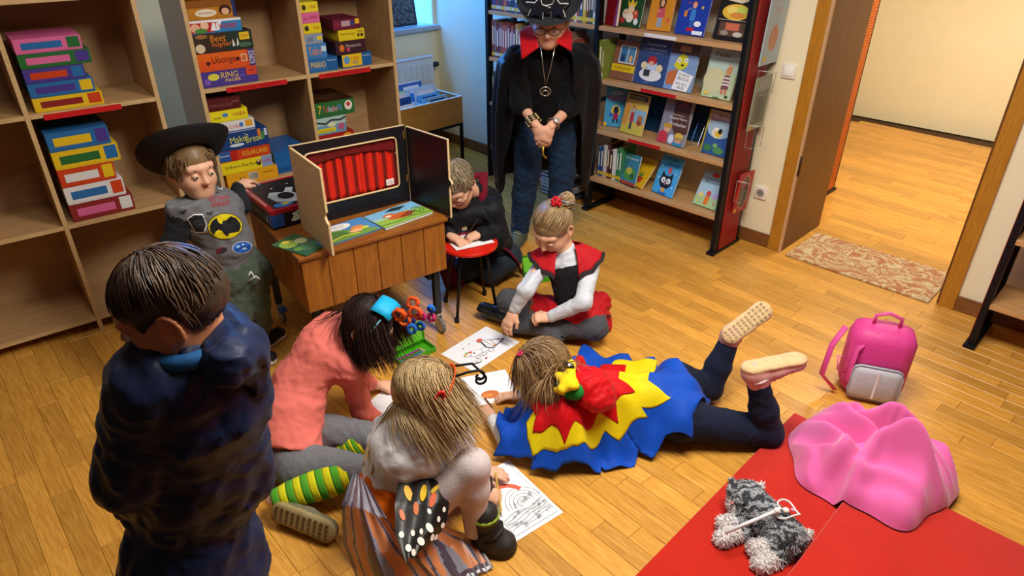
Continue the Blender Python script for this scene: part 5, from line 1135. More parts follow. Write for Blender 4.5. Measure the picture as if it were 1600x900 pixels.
# ------------------------------------------------------------------ figure
class Fig:
    def __init__(s, label, base, name='person'):
        s.o = A3(base[0], base[1], 0); s.root = thing(name, label, 'person', tuple(s.o)); s.body = []; s.mats = []
    def add(s, name, F, h, mats, sm=1, label=None):
        v, q, m = F.run(h); v = smooth_mesh(v, q, sm) if sm else v
        o = quad_object(name, [(v, q, m)], mats, s.root, s.o)
        if label: o['label'] = label
        return o
    def part(s, mb, name, smooth=True, parent=None):
        mb.v = [tuple(A3(*v) - s.o) for v in mb.v]; return mb.build(name, parent or s.root, smooth)
    def skin(s, F, h, sm=1):
        v, q, m = F.run(h); s.body.append((smooth_mesh(v, q, sm), q, m))
    def done(s, mats): return quad_object('body', s.body, mats, s.root, s.o)
def hframe(f, u):
    f = unit(f); l = unit(np.cross(u, f)); u = np.cross(f, l); return f, l, u      # l = the person's left
class Head:
    def __init__(s, c, f, u, sc=1.0): s.c = A3(*c); s.f, s.l, s.u = hframe(f, u); s.s = sc; s.ax = np.array([s.l, s.f, s.u])
    def p(s, l, f, u): return s.c + s.s * (l * s.l + f * s.f + u * s.u)
    def field(s, neck=None, nr=.04, lip=1, open_eyes=False):
        F = Field(); k = s.s
        F.ell(s.p(0, -.012, .028), s.ax, A3(.074, .092, .083) * k, .02)
        F.ell(s.p(0, .03, -.035), s.ax, A3(.057, .058, .072) * k, .04)
        F.ball(s.p(0, .058, -.088), .024 * k, .04)
        for e in (-1, 1):
            F.ball(s.p(e * .034, .056, -.036), .027 * k, .03)
            F.cone(s.p(e * .066, .0, -.03), s.p(e * .022, .052, -.088), .016 * k, .016 * k, .04)
            F.cone(s.p(e * .044, .070, .026), s.p(e * .012, .081, .026), .009 * k, .010 * k, .025)
            F.ell(s.p(e * .075, -.008, -.01), np.array([unit(s.l + e * -.4 * s.f), unit(s.f + e * .4 * s.l), s.u]), A3(.009, .019, .031) * k, .006, 2)
            hx = [s.p(e * (.081 + .004 * math.cos(t_)), -.011 - .017 * math.cos(t_ * 1.0), -.008 + .029 * math.sin(t_)) for t_ in [-1.35 + .45 * q for q in range(9)]]
            F.chain(hx, [.0048 * k] * 9, .004, 2)
            F.carve(s.p(e * .087, -.006, -.008), s.ax, A3(.007, .009, .015) * k, .005)
            F.carve(s.p(e * .032, .101, .0), s.ax, A3(.019, .013, .011) * k, .022)
        F.cone(s.p(0, .086, .006), s.p(0, .104, -.026), .007 * k, .011 * k, .016)
        F.ball(s.p(0.008, .094, -.03), .008 * k, .01); F.ball(s.p(-.008, .094, -.03), .008 * k, .01)
        F.ell(s.p(0, .083, -.054), s.ax, A3(.021, .008, .0055) * k, .004, lip); F.ell(s.p(0, .081, -.064), s.ax, A3(.018, .008, .0065) * k, .004, lip)
        if neck is not None: F.cone(s.p(0, -.018, -.06), neck, nr, nr * 1.12, .03)
        return F
    def eyes(s, fig, iris='#4a3524', lids=0.0, brow='#6a4a32', skin=None):
        wh, ir, pu = M('#e8e4dc', .2, .01), M(iris, .2), M('#0c0a0a', .15)
        for e in (-1, 1):
            mb = MB(); c = s.p(e * .032, .082, .0); mxe = frame(c, s.l, s.f, s.u)
            mb.ball((0, 0, 0), .0125 * s.s, wh, 14, mxe)
            mb.ball((e * 0, .0080 * s.s, -.001 - .003 * lids), (.0066 * s.s, .0062 * s.s, .0066 * s.s), ir, 10, mxe); mb.ball((0, .0118 * s.s, -.001 - .003 * lids), (.0034 * s.s, .0034 * s.s, .0034 * s.s), pu, 8, mxe)
            ey = fig.part(mb, 'eye')
            if skin is not None:
                g = []
                for i in range(5):
                    el = math.radians(78 - (43 + 60 * lids) * i / 4); r = []
                    for j in range(9):
                        az = math.radians(-80 + 160 * j / 8); q = .0138 * s.s
                        r.append(tuple(c + q * (math.sin(az) * math.cos(el) * s.l + math.cos(az) * math.cos(el) * s.f + math.sin(el) * s.u)))
                    g.append(r)
                mb = MB(); mb.sheet(g, skin); fig.part(mb, 'eyelid')
            mb = MB(); mb.tube([s.p(e * .016, .088, .020), s.p(e * .032, .087, .026), s.p(e * .048, .074, .021)], [.003 * s.s, .0034 * s.s, .0016], M(brow, .8), 6, flat=.8); fig.part(mb, 'eyebrow')
    def cap(s, lift=1.06, face=.42, low=-.05, seed=3, rough=.003, back=0.0):
        F = Field(); k = s.s
        F.ell(s.p(0, -.014, .028), s.ax, A3(.079, .096, .089) * k * lift, .02)
        F.cone(s.p(0, -.05, .0), s.p(0, -.045, low), .062 * k * lift, .05 * k, .03)
        F.cut(s.p(0, face * .15 + .03, .02), unit(s.f * 1.0 - s.u * .75)); F.cut(s.p(0, 0, low), -s.u)
        F.wrinkle(rough, .03, seed); return F
def hand(F, w, d, n, side=1, curl=.5, s=1.0, spread=.16, thumb=.6, grip=None):
    """w wrist, d towards the knuckles, n out of the back of the hand; side +1 puts the thumb at cross(d, n)"""
    d = unit(d); n = unit(n - d * np.dot(n, d)); t = np.cross(d, n) * side
    L = .062 * s
    F.cone(w, w + d * L * .35, .021 * s, .024 * s, .02, 0, (n, .72))
    for i in (-1, 0, 1): F.cone(w + d * L * .25 + t * i * .009 * s, w + d * L + t * i * .0155 * s, .014 * s, .0125 * s, .014, 0, (n, .8))
    lens = [.058, .064, .060, .048]
    for i in range(4):
        o = (1.5 - i); a = o * spread * .5; fd = unit(d + t * a); b = w + d * (L * (1.0 if i in (1, 2) else .95)) + t * o * .0145 * s
        ang = .25 * curl; p = b
        for j, fr in enumerate((.45, .32, .23)):
            ang += curl * (.55, .8, .7)[j]
            q = p + lens[i] * s * fr * 1.05 * (math.cos(ang) * fd - math.sin(ang) * n); r0 = (.0083, .0076, .0068)[j] * s; r1 = (.0076, .0068, .0055)[j] * s
            F.cone(p, q, r0, r1, .005); p = q
    b = w + d * L * .28 + t * .016 * s - n * .004; m1 = b + (t * .62 + d * .6 - n * .35 * thumb) * .034 * s; m2 = m1 + unit(t * (.5 - .5 * thumb) + d * .85 - n * .5 * thumb) * .027 * s
    F.cone(b, m1, .0125 * s, .0095 * s, .014); F.cone(m1, m2, .0092 * s, .0068 * s, .006)
    return F
def torso(F, pel, chest, neck, shl, shr, hl, hr, off=0.0, s=1.0, k=.05, mid=None, front=None, belly=.0, mat=0):
    side = unit(A3(*shr) - A3(*shl)); up = unit(A3(*neck) - A3(*pel)); fr = unit(np.cross(side, up)) if front is None else unit(front)
    mid = (A3(*pel) + A3(*chest)) / 2 if mid is None else A3(*mid)
    fl = (fr, .78)
    F.cone(pel, mid, .095 * s + off, .084 * s + off, k, mat, fl); F.cone(mid, chest, .084 * s + off, .098 * s + off, k, mat, fl)
    F.cone(shl, shr, .048 * s + off, .048 * s + off, k, mat); F.cone(chest, neck, .085 * s + off, .045 * s + off, k, mat, fl)
    F.cone(hl, hr, .078 * s + off, .078 * s + off, k, mat)
    return F
def shoe(fig, heel, toe, up, mu, ms, s=1.0, collar=None, name='shoe', w=1.0, lace=None, h=.0045, tread=None):
    """low shoe or boot: heel and toe at sole level"""
    heel, toe = A3(*heel), A3(*toe); d = unit(toe - heel); up = unit(up - d * np.dot(up, d)); sd = np.cross(d, up)
    F = Field(); L = np.linalg.norm(toe - heel); r = .036 * s * w
    F.cone(heel + d * r * .9 + up * .034 * s, heel + d * L * .5 + up * .036 * s, r * .92, r * .98, .02, 0, (up, .95))
    F.cone(heel + d * L * .5 + up * .036 * s, toe - d * r + up * .028 * s, r * .98, r * 1.02, .02, 0, (up, .75))
    if collar is not None: F.cone(heel + d * r * 1.1 + up * .03 * s, A3(*collar), r * .95, r * 1.08, .03, 0)
    F.cone(heel + d * r * .9 + up * .010 * s, heel + d * L * .45 + up * .010 * s, r * 1.06, r * 1.0, .01, 1, (up, .38)); F.cone(heel + d * L * .45 + up * .010 * s, toe - d * r * 1.05 + up * .011 * s, r * 1.0, r * 1.13, .01, 1, (up, .36))
    F.cut(heel - up * .001, -up)
    o = fig.add(name, F, h, [mu, ms], 1)
    if lace is not None:
        mb = MB()
        for i in range(4):
            c = heel + d * (L * (.45 + .09 * i)) + up * (.072 - .007 * i) * s
            mb.tube([c + sd * .02 * s - up * .004, c + up * .004 + d * .004, c - sd * .02 * s - up * .004 + d * .008], .0022, lace, 6)
        q = fig.part(mb, 'laces'); q.parent = o
    if tread is not None:
        mb = MB()
        for i in range(10):
            for j in range(4):
                c = heel + d * (L * (.08 + .09 * i)) + sd * (-.024 + .016 * j) * s * w * (1 if i > 5 else .8) - up * .001
                mb.rbox((-.005, -.005, -.003), (.005, .005, .002), .001, tread, frame(c, d, sd, up if np.dot(np.cross(d, sd), up) > 0 else -up))
        q = fig.part(mb, 'tread_pattern', False); q.parent = o; q['kind'] = 'stuff'
    return o
def strands(fig, head, n, keep, flow, steps, ds, mat, seed=1, rad=.0034, grav=.25, lift=1.05, coll=(), fade=True, name='hair', curl=.0, rads=(.079, .096, .089), layer=.016, length=(.6, 1.0), tones=None, stick=False, target=None, bias=None, wide=1.4):
    r = np.random.RandomState(seed); D_ = r.randn(n * 6, 3); D_ /= np.linalg.norm(D_, axis=1, keepdims=True)
    D_ = np.array([d for d in D_ if keep(d[0], d[1], d[2])])[:n]
    n = len(D_); A = head.ax; R_ = A3(*rads) * head.s; c = head.p(0, -.014, .028)
    lay = lift + r.rand(n) * layer / .09
    p = c + (D_ * R_ * lay[:, None]) @ A
    v = np.array([flow(d) for d in D_]) @ A; nrm = (D_ / R_) @ A; nrm /= np.linalg.norm(nrm, axis=1, keepdims=True)
    v = v - nrm * np.sum(v * nrm, 1, keepdims=True); v /= np.linalg.norm(v, axis=1, keepdims=True) + 1e-9
    Ls = r.uniform(length[0], length[1], n); path = [p]; jit = r.randn(n, 3) * .10
    for i in range(steps):
        step = (ds * Ls)[:, None]
        if target is not None: v = target - p; v /= np.linalg.norm(v, axis=1, keepdims=True) + 1e-9
        if bias is not None: v = v + bias
        v = v + grav * A3(0, 0, -1) + jit * .35 + (curl * np.sin(i * .9 + r.rand(1) * 6 + Ls * 40))[:, None] * jit
        v /= np.linalg.norm(v, axis=1, keepdims=True); p2 = p + v * step
        q = ((p2 - c) @ A.T) / R_; l = np.linalg.norm(q, axis=1); m = (l < lay) | stick
        q[m] *= (lay[m] / l[m])[:, None]; p2[m] = c + (q[m] * R_) @ A
        for cc in coll:
            a, b, rr_ = cc; ba = b - a; t = np.clip(((p2 - a) @ ba) / (ba @ ba), 0, 1); w = p2 - a - t[:, None] * ba; lw = np.linalg.norm(w, axis=1); m = lw < rr_ + (lay - lift) * .09
            p2[m] += w[m] / lw[m][:, None] * (rr_ + (lay[m] - lift) * .09 - lw[m])[:, None]
        p2[:, 2] = np.maximum(p2[:, 2], .006)
        v = p2 - p; v /= np.linalg.norm(v, axis=1, keepdims=True) + 1e-9
        p = p2; path.append(p)
    Pp = np.stack(path, 1); m_ = Pp.shape[1]
    tg = np.gradient(Pp, axis=1); tg /= np.linalg.norm(tg, axis=2, keepdims=True) + 1e-9
    a = np.cross(tg, (Pp - c)); a /= np.linalg.norm(a, axis=2, keepdims=True) + 1e-9; b = np.cross(a, tg)
    taper = np.interp(np.linspace(0, 1, m_), [0, .15, .75, 1], [.7, 1, .9, .25]) * rad
    V_ = np.stack([Pp + taper[None, :, None] * (math.cos(th) * a * wide + math.sin(th) * b) for th in (0.3, 2.4, 4.5)], 2)
    idx = np.arange(n * m_ * 3).reshape(n, m_, 3)
    q = np.concatenate([np.stack([idx[:, :-1, k], idx[:, :-1, (k + 1) % 3], idx[:, 1:, (k + 1) % 3], idx[:, 1:, k]], -1).reshape(-1, 4) for k in range(3)])
    o = quad_object(name, [(V_.reshape(-1, 3), q, np.zeros(n * m_ * 3, int))], [mat], fig.root, fig.o)
    tone = np.repeat(np.clip(r.rand(n) if tones is None else np.array([tones(d) for d in D_]) + r.randn(n) * .18, 0, 1), m_ * 3)
    at = o.data.attributes.new('tone', 'FLOAT', 'POINT'); at.data.foreach_set('value', tone.astype(np.float32))
    o['kind'] = 'stuff'
    return o
def set_tone(o, val=.3):
    at = o.data.attributes.new('tone', 'FLOAT', 'POINT'); at.data.foreach_set('value', np.full(len(o.data.vertices), val, np.float32))
def decal(fig, target, name, items, w, h, org, dr, up, off=.0012, cuts=4, rough=.7, label=None):
    """flat print wrapped on a garment: projected from org along dr"""
    mb = MB(); art_geo(mb, items, w, h, None, rough, .0013)
    bm = bmesh.new(); vs = [bm.verts.new(v) for v in mb.v]
    for f, m in zip(mb.f, mb.m):
        try: fc = bm.faces.new([vs[i] for i in f]); fc.material_index = m
        except ValueError: pass
    bmesh.ops.triangulate(bm, faces=bm.faces[:])
    for _ in range(cuts):
        es = [e for e in bm.edges if e.calc_length() > .010]
        if not es: break
        bmesh.ops.subdivide_edges(bm, edges=es, cuts=1); bmesh.ops.triangulate(bm, faces=bm.faces[:])
    bv = BVHTree.FromObject(target, bpy.context.evaluated_depsgraph_get()) if False else BVHTree.FromPolygons([v.co[:] for v in target.data.vertices], [tuple(p.vertices) for p in target.data.polygons])
    dr = unit(dr); ex = unit(np.cross(dr, up)); ey = np.cross(ex, dr); bad = []
    for v in bm.verts:
        lay = v.co.z; p = A3(*org) + ex * (v.co.x - w / 2) + ey * (v.co.y - h / 2) - fig.o
        hit = bv.ray_cast(Vector(p - dr * .3), Vector(dr), .8)
        if hit[0] is None: bad.append(v); continue
        v.co = hit[0] + Vector(-dr) * (off + lay)
    bmesh.ops.delete(bm, geom=bad, context='VERTS')
    me = bpy.data.meshes.new(name); bm.to_mesh(me); bm.free()
    for m in mb.mats: me.materials.append(m)
    o = bpy.data.objects.new(name, me); col.objects.link(o); o.parent = target
    if label: o['label'] = label
    return o
# ================================================================== people
SK = skin_mat('#e3b092'); LIP = M('#b8625a', .4, .04); SK2 = SK
UP = A3(0, 0, 1)
def lerp(a, b, t): return A3(*a) * (1 - t) + A3(*b) * t
def arm_skin(F, sh, el, wr, s=1.0):
    F.cone(sh, el, .030 * s, .027 * s, .01); F.cone(el, wr, .027 * s, .021 * s, .01); return F
def leg_skin(F, hp, kn, an, s=1.0):
    F.cone(hp, kn, .062 * s, .045 * s, .02); F.cone(kn, lerp(kn, an, .35), .045 * s, .044 * s, .02); F.cone(lerp(kn, an, .35), an, .044 * s, .028 * s, .02); return F

# ---------------------------------------------------------------- girl in coral jumper (sitting, bent over to the right)
def coral_girl():
    f = Fig('girl in a coral jumper and grey leggings sitting bent over a sheet, blue paper hat', P(470, 720))
    pel = P(447, 700, .12); mid = P(468, 600, .29); chest = P(508, 545, .40); neck = P(552, 517, .45)
    shn = P(543, 572, .365); shf = P(522, 513, .43)
    hd = Head(P(576, 508, .525), D(.80, -.22, -.56), D(.55, -.02, .82), .93)
    hn, hf = P(468, 728, .10), P(440, 668, .11)
    kn, kf = P(556, 735, .12), P(572, 682, .12)
    an, af = P(428, 782, .07), P(520, 706, .06)
    eln, wrn = P(566, 640, .13), P(590, 655, .03)
    elf, wrf = P(566, 596, .12), P(592, 602, .035)
    B = Field(); torso(B, pel, chest, neck, shf, shn, hf, hn, -.024, k=.03, mid=mid); arm_skin(B, shn, eln, wrn); arm_skin(B, shf, elf, wrf); leg_skin(B, hn, kn, an); leg_skin(B, hf, kf, af)
    f.skin(B, .011); f.skin(hd.field(neck), .0045)
    H = Field(); hand(H, wrf, D(.9, .35, -.2), D(0, .1, 1), 1, .35, 1.0); hand(H, wrn, D(.9, .3, -.1), D(0, .1, 1), -1, .35, 1.0); f.skin(H, .003)
    f.done([SK, LIP, SK])
    hd.eyes(f, lids=.7, brow='#3a281e', skin=SK)
    CO = cloth('#e07468', .06, 10.0, .3, 30.0)
    S = Field(); torso(S, pel, chest, neck, shf, shn, hf, hn, .020, mid=mid)
    S.cone(shn, eln, .052, .042, .03); S.cone(eln, lerp(eln, wrn, .75), .042, .032, .02); S.cone(shf, elf, .050, .040, .03); S.cone(elf, lerp(elf, wrf, .5), .040, .034, .02)
    S.cone(pel, lerp(pel, mid, .5), .125, .115, .04); S.cut(lerp(pel, mid, -.02), pel - mid)
    ax_ = unit(neck - pel)
    S.wrinkle(.0045, .11, 2); S.wrinkle(.003, .05, 9)
    f.add('coral_jumper', S, .0075, [CO], 1)
    GR = cloth('#6f7075', .25, 220.0, .15, 120.0)
    L_ = Field(); L_.cone(hf, hn, .088, .088, .04); L_.cone(pel, lerp(pel, mid, .1), .092, .085, .03)
    L_.cone(hn, kn, .088, .062, .03); L_.cone(hf, kf, .085, .06, .03); L_.wrinkle(.0035, .07, 4)
    f.add('grey_leggings', L_, .008, [GR], 1)
    YL, GN = cloth('#d3cf1c', .05), cloth('#4fa02c', .05)
    for k_, a_ in ((kn, an), (kf, af)):
        n = 11; mb = MB(); rf_ = lambda t: float(np.interp(t, [0, .3, .6, 1], [.055, .064, .056, .038]))
        for i in range(n):
            t0, t1 = i / n, (i + 1) / n; mb.tube([lerp(k_, a_, t0 + (t1 - t0) * q / 3) for q in range(4)], [rf_(t0 + (t1 - t0) * q / 3) for q in range(4)], [GN, YL][i % 2], 22)
        f.part(mb, 'striped_sock')
    OLV, SOL = M('#6d6a52', .8, .08), M('#9a8a5e', .7, .1)
    shoe(f, P(424, 798, .07), P(520, 838, .055), D(-.12, .78, -.25), OLV, SOL, 1.0, None, tread=M('#5d4c2a', .7), w=1.05)
    shoe(f, P(524, 706, .03), P(560, 716, .03), D(-.2, .6, .7), OLV, SOL, .8)
    HM = hair_mat('#160f0e', '#46302a', .35)
    set_tone(f.add('hair_base', hd.cap(1.03, .5, -.05), .006, [HM]), .25)
    back = -hd.f
    cl = [(chest, neck, .105), (shn, shf, .068), (pel, chest, .115)]
    strands(f, hd, 2600, lambda l, fw, u: fw < .15 + .65 * max(u, 0) and u > -.5, lambda d: A3(d[0] * .9 + (.25 if d[0] > 0 else -.25), -.45, -.6), 15, .0165, HM, 4, .0013, .36, 1.02, cl, length=(.6, 1.0), layer=.012, bias=D(1, 0, 0) * .12)
    # blue card mini hat on a band with pipe-cleaner flowers
    BLU = M('#12a8dc', .6, .04)
    c = hd.p(0, .028, .125)
    mb = MB(); pts = [hd.p(-.085, .01, .05), hd.p(-.07, .028, .105), hd.p(-.03, .034, .128), hd.p(.03, .034, .128), hd.p(.07, .028, .105), hd.p(.085, .01, .05)]
    g = [[tuple(p_ + hd.f * w_) for p_ in pts] for w_ in (-.03, 0, .03)]
    g2 = []
    for w_, z_ in ((-.045, .0), (-.02, .008), (.01, .012), (.04, .006)):
        g2.append([tuple(hd.p(x, .02 + w_, .138 + z_ - 5.5 * x * x)) for x in (-.07, -.045, -.02, 0, .02, .045, .07)])
    mb.sheet(g2, BLU, thick=.003); f.part(mb, 'blue_card_hat', True)
    for e in (-1, 1):
        mb = MB(); mb.tube([hd.p(e * .068, .03, .1), hd.p(e * .087, .028, .05), hd.p(e * .085, .032, 0), hd.p(e * .066, .05, -.055), hd.p(e * .03, .07, -.1)], .0022, M('#6fc4d8', .5), 6); f.part(mb, 'elastic_band')
    r = random.Random(5); fc = hd.p(.0, .075, .155)
    for i, (dx, dy, dz, c_, rr_) in enumerate(((-.02, -.03, .0, '#e2541a', .017), (.012, .0, .012, '#e2541a', .018), (.0, .0, -.025, '#e8601e', .016), (.03, .02, .0, '#c2206a', .012), (-.01, .02, .02, '#e2541a', .016), (.03, -.02, -.02, '#1f5fc0', .012), (.045, .03, -.035, '#1f5fc0', .011), (.04, .045, .02, '#1f6fd0', .01), (.055, .05, -.005, '#d0307a', .011), (.015, .03, -.04, '#2a5ab8', .012))):
        ctr = fc + hd.f * (dx + .02) * 1.35 + hd.l * dy * 1.6 + hd.u * dz * 1.35
        pth = [ctr + rr_ * 1.25 * (math.cos(t_) * unit(hd.f + .3 * hd.u * r.uniform(-1, 1)) + math.sin(t_) * unit(hd.u + hd.l * r.uniform(-.6, .6))) + hd.l * .004 * k / 10 for k, t_ in enumerate([j * .7 for j in range(14)])]
        mb = MB(); mb.tube(pth, .0068, M(c_, .9, .12, 90.0, .5, 300.0), 7); f.part(mb, 'pipe_cleaner_loop')
    mb = MB(); mb.tube([hd.p(0, .05, .13), hd.p(0, .075, .15), fc], .004, M('#1f5fc0', .9), 6); f.part(mb, 'pipe_cleaner_stem')
    mb = MB(); cr_ = unit(neck - hd.c); mb.tube([lerp(neck, hd.c, .12) + .058 * (math.cos(a) * hd.l + math.sin(a) * unit(np.cross(hd.l, cr_))) for a in [2 * math.pi * k / 16 for k in range(16)]], .009, M('#c8c020', .7, .2, 60.0), 6, closed=True); f.part(mb, 'yellow_green_collar')
coral_girl()

# ---------------------------------------------------------------- girl with butterfly wings
def butterfly_girl():
    f = Fig('girl in a white shirt and butterfly wings squatting over the rainbow sheet', P(640, 860))
    pel = P(606, 800, .13); mid = P(618, 742, .25); chest = P(630, 700, .36); neck = P(652, 664, .445)
    shn, shf = P(664, 712, .36), P(615, 672, .40)
    hd = Head(P(664, 612, .555), D(.88, .10, -.45), D(.42, .06, .90), .95)
    hn, hf = P(632, 822, .12), P(590, 770, .14)
    kn, kf = P(738, 728, .345), P(715, 690, .30)
    an, af = P(742, 826, .09), P(728, 760, .06)
    eln, wrn = P(716, 752, .20), P(750, 772, .055)
    elf, wrf = P(706, 716, .20), P(748, 738, .05)
    B = Field(); torso(B, pel, chest, neck, shf, shn, hf, hn, -.024, k=.03, mid=mid); arm_skin(B, shn, eln, wrn); arm_skin(B, shf, elf, wrf); leg_skin(B, hn, kn, an); leg_skin(B, hf, kf, af)
    f.skin(B, .011); f.skin(hd.field(neck), .0045)
    H = Field(); hand(H, wrn, D(.95, .1, -.25), D(.15, -.5, .9), -1, .95, .95, thumb=.9); hand(H, wrf, D(.9, .1, -.1), D(0, 0, 1), 1, .3, .95); f.skin(H, .003)
    f.done([SK, LIP, SK]); hd.eyes(f, lids=.6, brow='#9a7448', skin=SK)
    WT_ = cloth('#e4e6ea', .03, 10.0, .35, 22.0)
    S = Field(); torso(S, pel, chest, neck, shf, shn, hf, hn, .008, mid=mid); S.cone(mid, chest, .10, .108, .04); S.cone(shn, lerp(shn, eln, .9), .056, .05, .03); S.cone(shf, eln * 0 + lerp(shf, elf, .9), .054, .046, .03)
    S.cone(eln, lerp(eln, wrn, .8), .040, .03, .02); S.cone(elf, lerp(elf, wrf, .8), .038, .03, .02)
    S.cut(lerp(pel, mid, .85), pel - mid); S.wrinkle(.005, .10, 12); S.wrinkle(.0025, .045, 3)
    f.add('white_shirt', S, .0075, [WT_], 1)
    OR = cloth('#d4620c', .10, 12.0, .3, 26.0, rough=.5)
    K = Field(); K.cone(pel, lerp(pel, mid, .95), .112, .104, .04); K.cone(hf, hn, .092, .092, .03); K.cone(pel - A3(0, 0, .03), pel - A3(0, 0, .09), .10, .105, .04); K.cut((0, 0, .012), (0, 0, -1)); K.wrinkle(.005, .09, 6)
    f.add('orange_skirt', K, .008, [OR], 1)
    TG = cloth('#c9bcbc', .10, 160.0, .12, 150.0)
    G = Field()
    for h_, k_, a_ in ((hn, kn, an), (hf, kf, af)): G.cone(h_, k_, .072, .056, .03); G.cone(k_, lerp(k_, a_, .35), .056, .052, .02); G.cone(lerp(k_, a_, .35), a_, .052, .036, .02)
    f.add('white_tights', G, .0065, [TG], 1)
    BK, BS = M('#26221f', .55, .12, 20.0, .2, 60.0), M('#151312', .6)
    for a_, tip, hl in ((an, P(806, 862, .0), P(738, 848, .0)), (af, P(775, 786, .0), P(724, 776, .0))):
        tip[2] = hl[2] = .001
        b_ = shoe(f, hl, tip, UP, BK, BS, 1.12, hl + unit(tip - hl) * .045 + A3(0, 0, .145), 'winter_boot', 1.12)
        d = unit(tip - hl); q = hl + d * .045 + A3(0, 0, .15)
        mb = MB(); mb.tube([q + .043 * (math.cos(t_) * d + math.sin(t_) * np.cross(d, UP)) for t_ in [2 * math.pi * k / 14 for k in range(14)]], .009, M('#9ab83a', .8), 6, closed=True); o = f.part(mb, 'green_lining'); o.parent = b_
        mb = MB(); sd = np.cross(d, UP)
        for z_, x_ in ((.105, .075), (.078, .09)): mb.tube([hl + d * (x_ - .035) + sd * .047 + A3(0, 0, z_ - .01), hl + d * x_ + sd * .03 + A3(0, 0, z_ + .01), hl + d * (x_ + .012) + A3(0, 0, z_ + .014), hl + d * x_ - sd * .03 + A3(0, 0, z_ + .01), hl + d * (x_ - .035) - sd * .047 + A3(0, 0, z_ - .01)], .012, M('#1c1917', .6), 6, flat=.35)
        o = f.part(mb, 'velcro_strap'); o.parent = b_
        mb = MB(); mb.tube([tip - d * .055 + sd * .042 + A3(0, 0, .045), tip - d * .03 + sd * .03 + A3(0, 0, .052), tip - d * .018 + sd * .01 + A3(0, 0, .05)], .003, M('#b8bcc0', .4), 6); o = f.part(mb, 'reflective_stripe'); o.parent = b_
    HM = hair_mat('#8a6a44', '#d6bb8a', .4)
    set_tone(f.add('hair_base', hd.cap(1.03, .5, -.06), .006, [HM]), .35)
    cl = [(chest, neck, .10), (shn, shf, .065), (pel, chest, .12)]
    strands(f, hd, 2600, lambda l, fw, u: fw < .22 + .7 * max(u, 0) and u > -.5, lambda d: A3(d[0] * .9, -.2, -.7), 15, .0165, HM, 8, .0013, .42, 1.02, cl, length=(.45, 1.0), layer=.010, tones=lambda d: .55, bias=D(1, -.3, 0) * .26)
    for q_ in (((632, 636, .50), (606, 668, .47), (588, 702, .40), (580, 742, .33)), ((640, 640, .50), (618, 672, .46), (606, 700, .41), (612, 730, .36)), ((628, 625, .52), (596, 655, .48), (574, 690, .40), (568, 728, .35))):
        mb = MB(); r_ = random.Random(q_[0][0])
        for k in range(7):
            o_ = A3(r_.uniform(-1, 1), r_.uniform(-1, 1), r_.uniform(-1, 1)) * .007; ps = [P(*p_) + o_ * (1 - .6 * (i_ == 3)) for i_, p_ in enumerate(q_)]
            sm_ = [lerp(lerp(ps[0], ps[1], t_), lerp(ps[2], ps[3], t_), t_) * .5 + lerp(lerp(lerp(ps[0], ps[1], t_), lerp(ps[1], ps[2], t_), t_), lerp(lerp(ps[1], ps[2], t_), lerp(ps[2], ps[3], t_), t_), t_) * .5 for t_ in [v / 12 for v in range(13)]]
            mb.tube(sm_, [.0026] * 10 + [.002, .0014, .0006], HM, 5)
        o = f.part(mb, 'loose_hair_lock'); set_tone(o, .6); o['kind'] = 'stuff'
    # orange headband with black antenna and a red clip
    OB = M('#e0520e', .5)
    mb = MB(); mb.tube([hd.p(.083 * math.cos(a), .045 + .012 * math.sin(a), .022 + .094 * math.sin(a)) for a in [-.6 + 4.35 * k / 24 for k in range(25)]], .0085, OB, 8, flat=.35); f.part(mb, 'orange_headband')
    a0 = hd.p(.03, .055, .112); mb = MB()
    pth = [a0, a0 + hd.f * .05 + hd.u * .03, a0 + hd.f * .09 + hd.u * .012]
    cc = a0 + hd.f * .1 + hd.u * -.018
    pth += [cc + (.024 - .0017 * k) * (math.cos(1.4 - .55 * k) * hd.f + math.sin(1.4 - .55 * k) * hd.u) for k in range(13)]
    mb.tube(pth, .0042, M('#15130f', .8), 7); f.part(mb, 'black_antenna')
    a0 = hd.p(-.03, .055, .112); mb = MB(); cc = a0 + hd.f * .07 + hd.u * .03
    mb.tube([a0, a0 + hd.f * .03 + hd.u * .03] + [cc + (.022 - .0016 * k) * (math.cos(2.2 - .55 * k) * hd.f + math.sin(2.2 - .55 * k) * hd.u) for k in range(12)], .0042, M('#15130f', .8), 7); f.part(mb, 'black_antenna')
    mb = MB(); s_ = -1
    mb.tube([hd.p(s_ * .089, .025 + .012 * math.cos(t_), .04 + .042 * math.sin(t_)) for t_ in [2 * math.pi * k / 18 for k in range(18)]], .0055, M('#c81e1c', .35), 7, closed=True); f.part(mb, 'red_hair_clip')
    # wings: thin printed gauze hanging from the back and spread on the floor
    def gauze(h, al): return M(h, .35, .06, 20.0, alpha=al, spec=.5)
    GZ, GO, GB, GWt = gauze('#9aa0b4', .62), gauze('#d98a5a', .8), gauze('#4a4456', .85), gauze('#e6e8ee', .85)
    back = -unit(A3(hd.f[0], hd.f[1], 0)); sdv = unit(np.cross(UP, back))
    def wing(name, rows, cellmat, nu=40, nv=28):
        R_ = [[A3(*q) for q in r] for r in rows]
        def ev(r, u):
            x = u * (len(r) - 1); i = min(int(x), len(r) - 2); t = x - i; return r[i] * (1 - t) + r[i + 1] * t
        g = []
        for i in range(nv + 1):
            v = i / nv * (len(R_) - 1); j = min(int(v), len(R_) - 2); t = v - j; t2 = t * t * (3 - 2 * t)
            g.append([ev(R_[j], u / nu) * (1 - t2) + ev(R_[j + 1], u / nu) * t2 + A3(0, 0, 1) * .004 * math.sin(u * .8 + i * .3) for u in range(nu + 1)])
        G_ = np.array(g); G_[..., 2] = np.maximum(G_[..., 2], .004)
        mb = MB(); vs = G_.reshape(-1, 3)
        fs = {}
